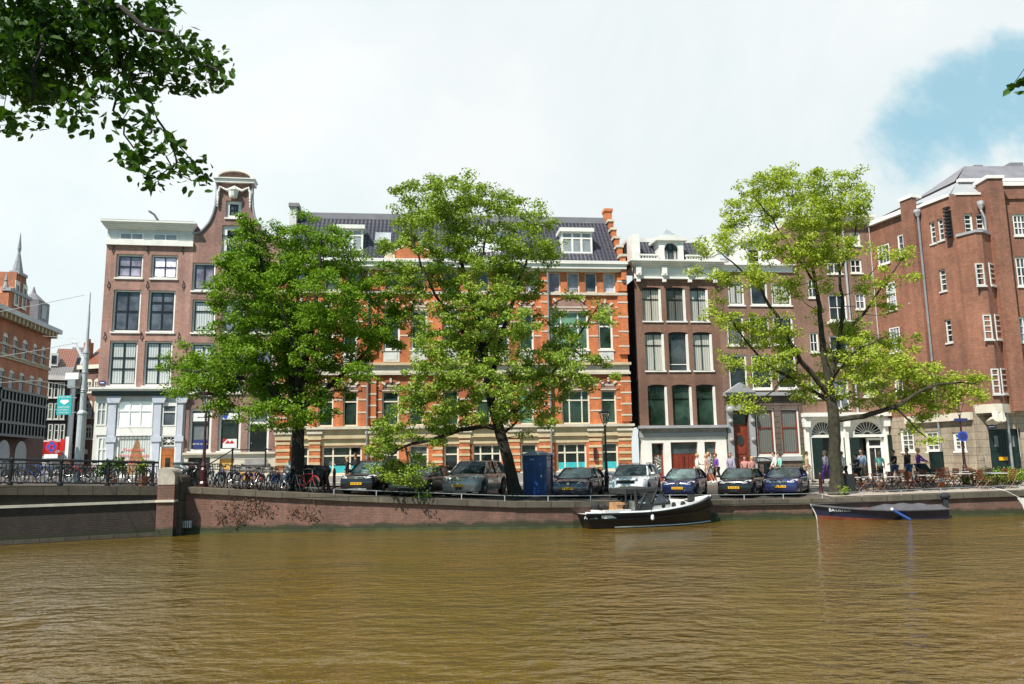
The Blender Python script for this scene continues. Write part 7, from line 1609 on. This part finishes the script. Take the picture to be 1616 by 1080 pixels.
bush('hedge', gp(1560,760,40.5), 1.5,.9,1500,'green planting beside the right end of the terrace below the green door',seed=4)
bush('hedge', gp(1600,762,39.6), 1.3,1.0,1500,'green planting at the right edge of the terrace','leaf_mid',seed=6)
bush('climber', (Xat(1271,740,50.6),50.6,1.3), .25,2.6,260,'thin climbing plant between the stone based house and the restaurant','leaf_mid',seed=7)
bush('weeds', gp(1332,777,37.2), .35,.5,260,'small green weeds at the foot of the mossy tree trunk','leaf_mid',seed=8,size=.07)
# ---------------------------------------------------------------- cafe furniture
CH = None
def chair(p, rz, label):
    root = empty('folding_chair', p, rz, label, 'chair', 'brown wooden folding chairs on the terrace')
    for s_ in (-.2,.2):
        mb = MB(); mb.tube([(s_,-.28,0),(s_,.12,.46),(s_,.24,.88)],.017,'brown_wood',4); mb.build('back_leg', root)
        mb = MB(); mb.tube([(s_*.85,.26,0),(s_*.85,-.2,.44)],.017,'brown_wood',4); mb.build('front_leg', root)
    mb = MB()
    for k in range(5): y=-.2+.09*k; mb.box(-.2,.2,y,y+.07,.44,.462,'brown_wood')
    mb.build('seat', root)
    mb = MB()
    for z,y in ((.58,.155),(.68,.185),(.78,.21),(.86,.23)): mb.box(-.2,.2,y-.01,y+.01,z-.03,z+.03,'brown_wood')
    mb.build('backrest', root); return root
def table(p, rz, label):
    root = empty('cafe_table', p, rz, label, 'table', 'small white topped tables on the terrace')
    mb = MB(); mb.box(-.36,.36,-.32,.32,.73,.755,'table_top'); mb.build('table_top', root)
    mb = MB(); mb.tube([(0,0,.04),(0,0,.73)],.025,'black_iron',6)
    for g in (0,1,2,3): a=math.pi*g/2+.78; mb.tube([(0,0,.05),(.28*math.cos(a),.28*math.sin(a),.01)],.018,'black_iron',4)
    mb.build('pedestal', root); return root
flat('table_top',(.62,.62,.66),.4,.06,3)
tabs = [(1345,768,38.6),(1378,767,38.5),(1408,770,38.0),(1433,767,39.3),(1461,768,38.2),(1452,762,41.0),(1487,762,40.6),(1505,762,41.6),(1520,766,38.4),(1535,763,40.4),(1562,765,38.7),(1395,764,41.0),(1575,768,37.7)]
ordn = ['first','second','third','fourth','fifth','sixth','seventh','eighth','ninth','tenth','eleventh','twelfth','thirteenth']
idx = sorted(range(len(tabs)), key=lambda i: tabs[i][0]); T0=None; C0=None
adj = ['turned towards the canal','with its back to the canal','turned sideways']
for n_,i in enumerate(idx):
    x,y,Y = tabs[i]; p = gp(x,y,Y); rz = random.uniform(-.2,.2); lb = f'white topped cafe table, {ordn[n_]} from the left on the terrace'
    if n_ == len(idx)-1: lb = 'white topped cafe table, rightmost on the terrace'
    if T0 is None: T0 = table(p,rz,lb)
    else: copy_thing(T0,p,rz,lb)
    k = 0
    for dx,dy,r_ in ((-.62,0,90),(.62,0,-90),(.15,.7,0)):
        if k == 2 and n_ % 2: continue
        a = R(r_)+random.uniform(-.45,.45); q = (p[0]+dx+random.uniform(-.08,.08),p[1]+dy+random.uniform(-.1,.1),0); q = (q[0],q[1],hs(q[0],q[1])+.03)
        lc = f'brown folding chair {["left of","right of","behind"][k]} the {ordn[n_]} cafe table from the left'; k += 1
        if C0 is None: C0 = chair(q,a,lc)
        else: copy_thing(C0,q,a,lc)
for i,(x,Y,lb) in enumerate(((1326,37.9,'black folded frame leaning right of the mossy trunk'),)):
    p = gp(x+14,774,Y); root = empty('folded_stand', p, .3, lb, 'stand'); mb = MB(); mb.box(-.35,.35,-.05,.05,.1,.95,'canvas_dark'); mb.tube([(-.3,-.1,0),(-.3,0,1.0)],.02,'black_iron',4); mb.tube([(.3,-.1,0),(.3,0,1.0)],.02,'black_iron',4); mb.build('frame', root)
p = gp(1486,760,40.0); root = empty('traffic_cone', p, 0, 'orange and white cone among the terrace chairs', 'cone'); mb = MB(); flat('cone_orange',(.75,.12,.02),.5,.05,3); mb.lathe([(.19,.03),(.12,.3)],'cone_orange',(0,0,0),12); mb.lathe([(.12,.3),(.09,.48)],'white_plain',(0,0,0),12); mb.lathe([(.09,.48),(.04,.8)],'cone_orange',(0,0,0),12); mb.box(-.22,.22,-.22,.22,0,.03,'cone_orange'); mb.build('cone', root)
p = gp(1482,752,44.8); root = empty('menu_board', (Xat(1479,735,44.9),44.9,hs(24,44.9)), 0, 'dark menu board before the stone base of the corner building', 'menu board'); mb = MB(); mb.box(-.4,.4,-.03,.03,.55,1.75,'black_shop'); mb.box(-.3,.3,-.035,-.03,.7,1.6,'dark_green_paint'); mb.tube([(-.3,.1,0),(-.3,.03,1.7)],.02,'black_iron',4); mb.tube([(.3,.1,0),(.3,.03,1.7)],.02,'black_iron',4); mb.build('board', root)
# ---------------------------------------------------------------- people
flat('skin',(.50,.27,.18),.5,.08,4,bmp=0)
HC = {'brown_hair':(.05,.025,.012),'blond_hair':(.45,.30,.13),'dark_hair':(.015,.011,.009),'grey_hair':(.35,.33,.31)}
for k,c in HC.items(): flat(k,c,.6,.2,9)
CC = {'cloth_white':(.72,.72,.70),'cloth_black':(.015,.016,.02),'cloth_grey':(.33,.33,.36),'cloth_purple':(.16,.05,.36),'cloth_jeans':(.05,.11,.24),'cloth_aqua':(.25,.62,.55),'cloth_lightblue':(.42,.52,.74),'cloth_beige':(.45,.36,.26),'cloth_pink':(.48,.24,.22),'cloth_navy':(.025,.03,.07),'cloth_violetgrey':(.33,.30,.42)}
for k,c in CC.items(): flat(k,c,.85,.12,6)
def skin(name, J, E, rad, mat, parent, root=0, lvl=1):
    me = bpy.data.meshes.new(name); me.from_pydata([J[k] for k in rad], [(list(rad).index(a),list(rad).index(b_)) for a,b_ in E if a in rad and b_ in rad], []); me.materials.append(M[mat])
    o = bpy.data.objects.new(name, me); col.objects.link(o); o.parent = parent
    s_ = o.modifiers.new('skin','SKIN'); s_.use_smooth_shade = True
    for i,k in enumerate(rad):
        r = rad[k]; r = (r,r) if not isinstance(r,tuple) else r; me.skin_vertices[0].data[i].radius = r
    me.skin_vertices[0].data[0].use_root = True
    ss = o.modifiers.new('sub','SUBSURF'); ss.levels = lvl; ss.render_levels = lvl
    dg = bpy.context.evaluated_depsgraph_get(); m2_ = bpy.data.meshes.new_from_object(o.evaluated_get(dg)); m2_.name = name
    old = o.data; o.modifiers.clear(); o.data = m2_; bpy.data.meshes.remove(old)
    if not m2_.materials: m2_.materials.append(M[mat])
    return o
def person(label, p, rz, top, legs, hair, h=1.74, stride=.25, armL=0, armR=0, bendL=.3, bendR=.3, shorts=False, bare=False, lean=0, sit=False, longhair=False, jacket=False, turn=0, group=None):
    """faces local +y"""
    root = empty('person', p, rz, label, 'person', group); k = h/1.74
    J = {}; hipz = .92*k if not sit else .48
    def V(x,y,z): return Vector((x*k,y*k,z))
    J['pelvis'] = V(0,0,hipz); J['belly'] = V(0,.03+lean*.3,hipz+.2*k); J['chest'] = V(0,.02+lean,hipz+.40*k); J['neck'] = V(0,.02+lean*1.3,hipz+.55*k); J['skull0'] = V(0,.04+lean*1.5,hipz+.64*k); J['skull'] = V(0,.05+lean*1.6,hipz+.75*k)
    for s_,n_,a,bd in ((-1,'L',armL,bendL),(1,'R',armR,bendR)):
        J['hip'+n_] = V(s_*.10,0,hipz-.04*k); st = stride*s_
        if not sit:
            J['knee'+n_] = V(s_*.10,st*.55+.03,(.50)*k); J['ankle'+n_] = V(s_*.10,st*1.0-.02,(.09+ (.05 if st<0 else 0))*k); J['toe'+n_] = V(s_*.12,st*1.0+.15,.04*k+(.0 if st>=0 else .0))
        else:
            J['knee'+n_] = V(s_*.13,.42,.48); J['ankle'+n_] = V(s_*.12,.42,.09); J['toe'+n_] = V(s_*.13,.58,.04)
        J['sh'+n_] = V(s_*.185,.01+lean*1.1,hipz+.49*k)
        e = Vector((s_*.05,math.sin(a)*.28,-math.cos(a)*.28))*k; J['el'+n_] = J['sh'+n_]+e; b2_ = a+bd; w_ = Vector((-s_*.02,math.sin(b2_)*.25,-math.cos(b2_)*.25))*k; J['wr'+n_] = J['el'+n_]+w_
        d = w_.normalized(); side = Vector((0,0,1)).cross(d) if abs(d.z)<.9 else Vector((0,1,0)); side.normalize(); inn = Vector((-s_,0,0)); inn = (inn-d*inn.dot(d)).normalized(); side = d.cross(inn)
        J['palm'+n_] = J['wr'+n_]+d*.075*k
        for q,ln in enumerate((.075,.085,.08,.062)):
            o_ = side*((q-1.5)*.021)*k; J[f'f{q}a{n_}'] = J['palm'+n_]+o_+d*.03*k; J[f'f{q}b{n_}'] = J['palm'+n_]+o_*1.15+d*(.03+ln*.55)*k+inn*.008; J[f'f{q}c{n_}'] = J['palm'+n_]+o_*1.15+d*(.03+ln*.95)*k+inn*.028
        J['ta'+n_] = J['wr'+n_]+d*.035*k-side*.03*k+inn*.01; J['tb'+n_] = J['wr'+n_]+d*.085*k-side*.055*k+inn*.02
    E = [('pelvis','belly'),('belly','chest'),('chest','neck'),('neck','skull0'),('skull0','skull')]
    for n_ in 'LR': E += [('pelvis','hip'+n_),('hip'+n_,'knee'+n_),('knee'+n_,'ankle'+n_),('ankle'+n_,'toe'+n_),('chest','sh'+n_),('sh'+n_,'el'+n_),('el'+n_,'wr'+n_),('wr'+n_,'palm'+n_)]
    rb = {'pelvis':(.125,.10),'belly':(.115,.09),'chest':(.145,.10),'neck':.052,'skull0':.066,'skull':.088}
    for n_ in 'LR': rb.update({'hip'+n_:.085,'knee'+n_:.052,'ankle'+n_:.036,'toe'+n_:.034,'sh'+n_:.052,'el'+n_:.038,'wr'+n_:.026,'palm'+n_:(.036,.018)})
    body = skin('body', J, E, rb, 'skin', root)
    # fingers, thumb and face features join the body mesh
    mb = MB()
    for n_ in 'LR':
        for q in range(4): mb.tube([J['palm'+n_],J[f'f{q}a{n_}'],J[f'f{q}b{n_}'],J[f'f{q}c{n_}']],[.009*k,.009*k,.0085*k,.006*k],'skin',5)
        mb.tube([J['wr'+n_],J['ta'+n_],J['tb'+n_]],[.012*k,.011*k,.008*k],'skin',5)
    sk = J['skull']; hd = .105*k
    mb.ball(sk+Vector((0,.01,-.005)),.098*k,'skin',9,.86,1.0,1.18); mb.mesh([tuple(sk+Vector(v)*k) for v in ((-.014,.098,-.01),(.014,.098,-.01),(0,.125,-.028),(0,.1,.03))],[(0,1,2),(0,2,3),(1,3,2)],'skin')
    for s_ in (-1,1): mb.ball(sk+Vector((s_*.085*k,.005,-.005)),.022*k,'skin',5,.4,1,1.3)
    mb.ball(sk+Vector((0,.05*k,-.095*k)),.035*k,'skin',6)
    tmp = mb.build('tmp', root, smooth=True)
    bm = bmesh.new(); bm.from_mesh(body.data); bm.from_mesh(tmp.data); bm.to_mesh(body.data); bm.free(); body.data.polygons.foreach_set('use_smooth',[True]*len(body.data.polygons)); bpy.data.objects.remove(tmp)
    mb = MB()
    for s_ in (-1,1): mb.ball(sk+Vector((s_*.032*k,.088*k,.008)),.011*k,'dark_hair',5)
    mb.build('eyes', body); mb = MB(); mb.box(sk.x-.022*k,sk.x+.022*k,sk.y+.085*k,sk.y+.095*k,sk.z-.055*k,sk.z-.047*k,'cloth_pink'); mb.build('mouth', body)
    mb = MB(); n=10; mb.ball(sk+Vector((0,-.012*k,.028*k)),.108*k,hair,10,.90,1.0,1.05)
    if longhair: mb.tube([sk+Vector((0,-.05*k,.03*k)),sk+Vector((0,-.08*k,-.08*k)),sk+Vector((0,-.075*k,-.22*k))],[.09*k,.085*k,.045*k],hair,8)
    # open the face: drop hair faces in front of the forehead
    ho = mb.build('hair', root, smooth=True); bm = bmesh.new(); bm.from_mesh(ho.data)
    kill = [f_ for f_ in bm.faces if f_.calc_center_median().y > sk.y+.045*k and f_.calc_center_median().z < sk.z+.055*k or f_.calc_center_median().z < sk.z-.06*k and not longhair]
    bmesh.ops.delete(bm, geom=kill, context='FACES'); bm.to_mesh(ho.data); bm.free()
    # clothing
    rs = {'pelvis':(.150,.125),'belly':(.145,.118),'chest':(.168,.125),'neck':.065}
    for n_ in 'LR':
        rs['sh'+n_] = .070; rs['el'+n_] = .054
        if not bare: rs['wr'+n_] = .040
    if jacket: rs = {a:(tuple(v*1.1 for v in r) if isinstance(r,tuple) else r*1.12) for a,r in rs.items()}
    if bare:
        for n_ in 'LR': J['el'+n_+'x'] = J['sh'+n_].lerp(J['el'+n_],.6); rs.pop('el'+n_); rs['el'+n_+'x'] = .062; E.append(('sh'+n_,'el'+n_+'x'))
    J['neckx'] = J['chest'].lerp(J['neck'],.75); rs.pop('neck'); rs['neckx'] = .075; E.append(('chest','neckx'))
    skin('shirt', J, E, rs, top, root)
    rt_ = {'pelvis':(.152,.125)}
    for n_ in 'LR':
        rt_['hip'+n_] = .105; rt_['knee'+n_] = .072
        if not shorts: rt_['ankle'+n_] = .055
    skin('trousers', J, E, rt_, legs, root)
    for n_ in 'LR':
        mb = MB(); a,t_ = J['ankle'+n_],J['toe'+n_]; back = a+(a-t_)*.35; back.z = .035*k
        zb_ = min(a.z,t_.z)
        mb.tube([Vector((back.x,back.y,t_.z+.01)),Vector((a.x,a.y,t_.z+.02)),t_+Vector((0,.04,0))],[.042*k,.05*k,.04*k],'cloth_black' if not shorts else 'white_plain',7); mb.tube([a+Vector((0,0,.03)),Vector((a.x,a.y,t_.z+.02))],[.045*k,.05*k],'cloth_black' if not shorts else 'white_plain',7); mb.build('shoe', root, smooth=True)
    return root
def PP(x, yfeet, Y, off=.1): X = Xat(x,yfeet,Y); return (X,Y,hs(X,Y)+off)
LFT, RGT, CAMW, AWY = R(90), R(-90), R(180), 0
P_ = person
P_('person in dark coat walking left before the teal window behind the black off-road car',PP(548,765,46.8),LFT,'cloth_black','cloth_black','blond_hair',1.66,.2,jacket=True)
P_('person in dark jacket with light scarf, right of the two walking by the teal window',PP(561,765,46.6),R(110),'cloth_black','cloth_navy','brown_hair',1.8,.2,armR=.6,bendR=1.2,jacket=True)
P_('person in white top behind the roof of the dark blue hatchback',PP(1101,765,47.5),RGT,'cloth_white','cloth_beige','blond_hair',1.7,.15,armL=.5,bendL=.9)
P_('person in pale top, left one of the three walking by the white pilaster',PP(1117,765,48.6),LFT,'cloth_pink','cloth_beige','blond_hair',1.68,.25,bare=True,shorts=True)
P_('person in grey top and shorts between two others by the white pilaster',PP(1121,765,47.6),LFT,'cloth_grey','cloth_grey','blond_hair',1.78,.25,bare=True,shorts=True)
P_('person in purple top and black trousers walking left',PP(1132.5,765,47.8),R(100),'cloth_purple','cloth_black','brown_hair',1.7,.22,armR=-.3)
P_('person in violet grey top before the brown front door',PP(1155,762,48.2),R(150),'cloth_violetgrey','cloth_jeans','brown_hair',1.72,.1,armL=.3)
P_('seated person with red hair in pale top, left one of two on the steps',PP(1177,762,48.9,.35),R(170),'cloth_pink','cloth_beige','brown_hair',1.66,0,sit=True,bare=True)
P_('seated person in pink top with long fair hair, right one of two on the steps',PP(1188,762,48.7,.35),R(200),'cloth_pink','cloth_jeans','blond_hair',1.64,0,sit=True,longhair=True)
P_('person in white shirt behind the roof of the navy saloon',PP(1226,762,47.8),LFT,'cloth_white','cloth_beige','dark_hair',1.76,.2,armR=.2,lean=.03)
P_('person in aqua top beside the white shirted one behind the navy saloon',PP(1233,762,48.4),LFT,'cloth_aqua','cloth_jeans','dark_hair',1.66,.2)
P_('person in beige clothes walking left past the green shutter',PP(1275,766,46.5),R(-100),'cloth_beige','cloth_beige','brown_hair',1.74,.28,armL=.3,bare=True)
P_('bald person in violet grey jacket left of the mossy tree trunk',PP(1306,768,45.0),R(100),'cloth_violetgrey','cloth_purple','grey_hair',1.78,.2,armR=-.25,jacket=True)
P_('person in white shirt walking left just right of the mossy tree trunk',PP(1334,768,44.6),R(95),'cloth_white','cloth_black','brown_hair',1.72,.25,armR=.25,lean=.03)
P_('person in white sleeves and dark apron, smaller one of the pair in mid terrace',PP(1355,769,43.2),R(100),'cloth_navy','cloth_black','dark_hair',1.60,.15,armL=.6,bendL=1.0,bare=True)
P_('tall person in pale blue shirt behind the aproned one',PP(1364,768,44.2),R(120),'cloth_lightblue','cloth_beige','dark_hair',1.84,.2,armR=.2,armL=.1)
P_('person in aqua blouse and dark shorts before the white door frame',PP(1391,768,43.9),R(170),'cloth_aqua','cloth_black','blond_hair',1.66,.08,armL=.1,armR=.1,shorts=True,bare=True)
P_('person in black shirt and jeans with arms apart before the dark green shutter',PP(1415,768,43.9),R(95),'cloth_black','cloth_jeans','dark_hair',1.74,.2,armL=.6,armR=-.4,bendL=.5,bare=True)
P_('person in dark jacket and blue jeans standing left of the pram',PP(1437,768,42.8),R(100),'cloth_black','cloth_jeans','brown_hair',1.84,.06,armL=.7,bendL=1.7,jacket=True)
P_('person in purple top pushing the pram',PP(1452,766,43.6),R(-95),'cloth_purple','cloth_navy','blond_hair',1.82,.15,armL=.7,armR=.7,bendL=.4,bendR=.4)
p = PP(1464,766,43.4,.03); root = empty('pram', p, R(0), 'dark pram pushed by the person in purple', 'pram')
mb = MB(); mb.prism([(-.35,.55),(.35,.5),(.42,.75),(.1,.8),(-.1,1.1),(-.4,.95)],-.22,.22,'canvas_dark'); mb.build('carrycot', root); mb = MB()
for s_ in (-.2,.2): mb.tube([(-.75,s_,1.05),(-.3,s_,.6),(.3,s_,.18)],.015,'zinc',5); mb.tube([(.3,s_,.6),(-.3,s_,.15)],.015,'zinc',5)
mb.tube([(-.75,-.2,1.05),(-.75,.2,1.05)],.02,'rubber',5); mb.build('chassis', root)
for x in (-.32,.34):
    for s_ in (-.25,.25): mb = MB(); P=[(math.cos(2*math.pi*k/14)*.13,0,math.sin(2*math.pi*k/14)*.13) for k in range(15)]; mb.tube(P,.02,'rubber',5,cap=False); mb.tube([(-.12,0,0),(.12,0,0)],.008,'zinc',4); mb.build('wheel', root, loc=(x,s_,.15))
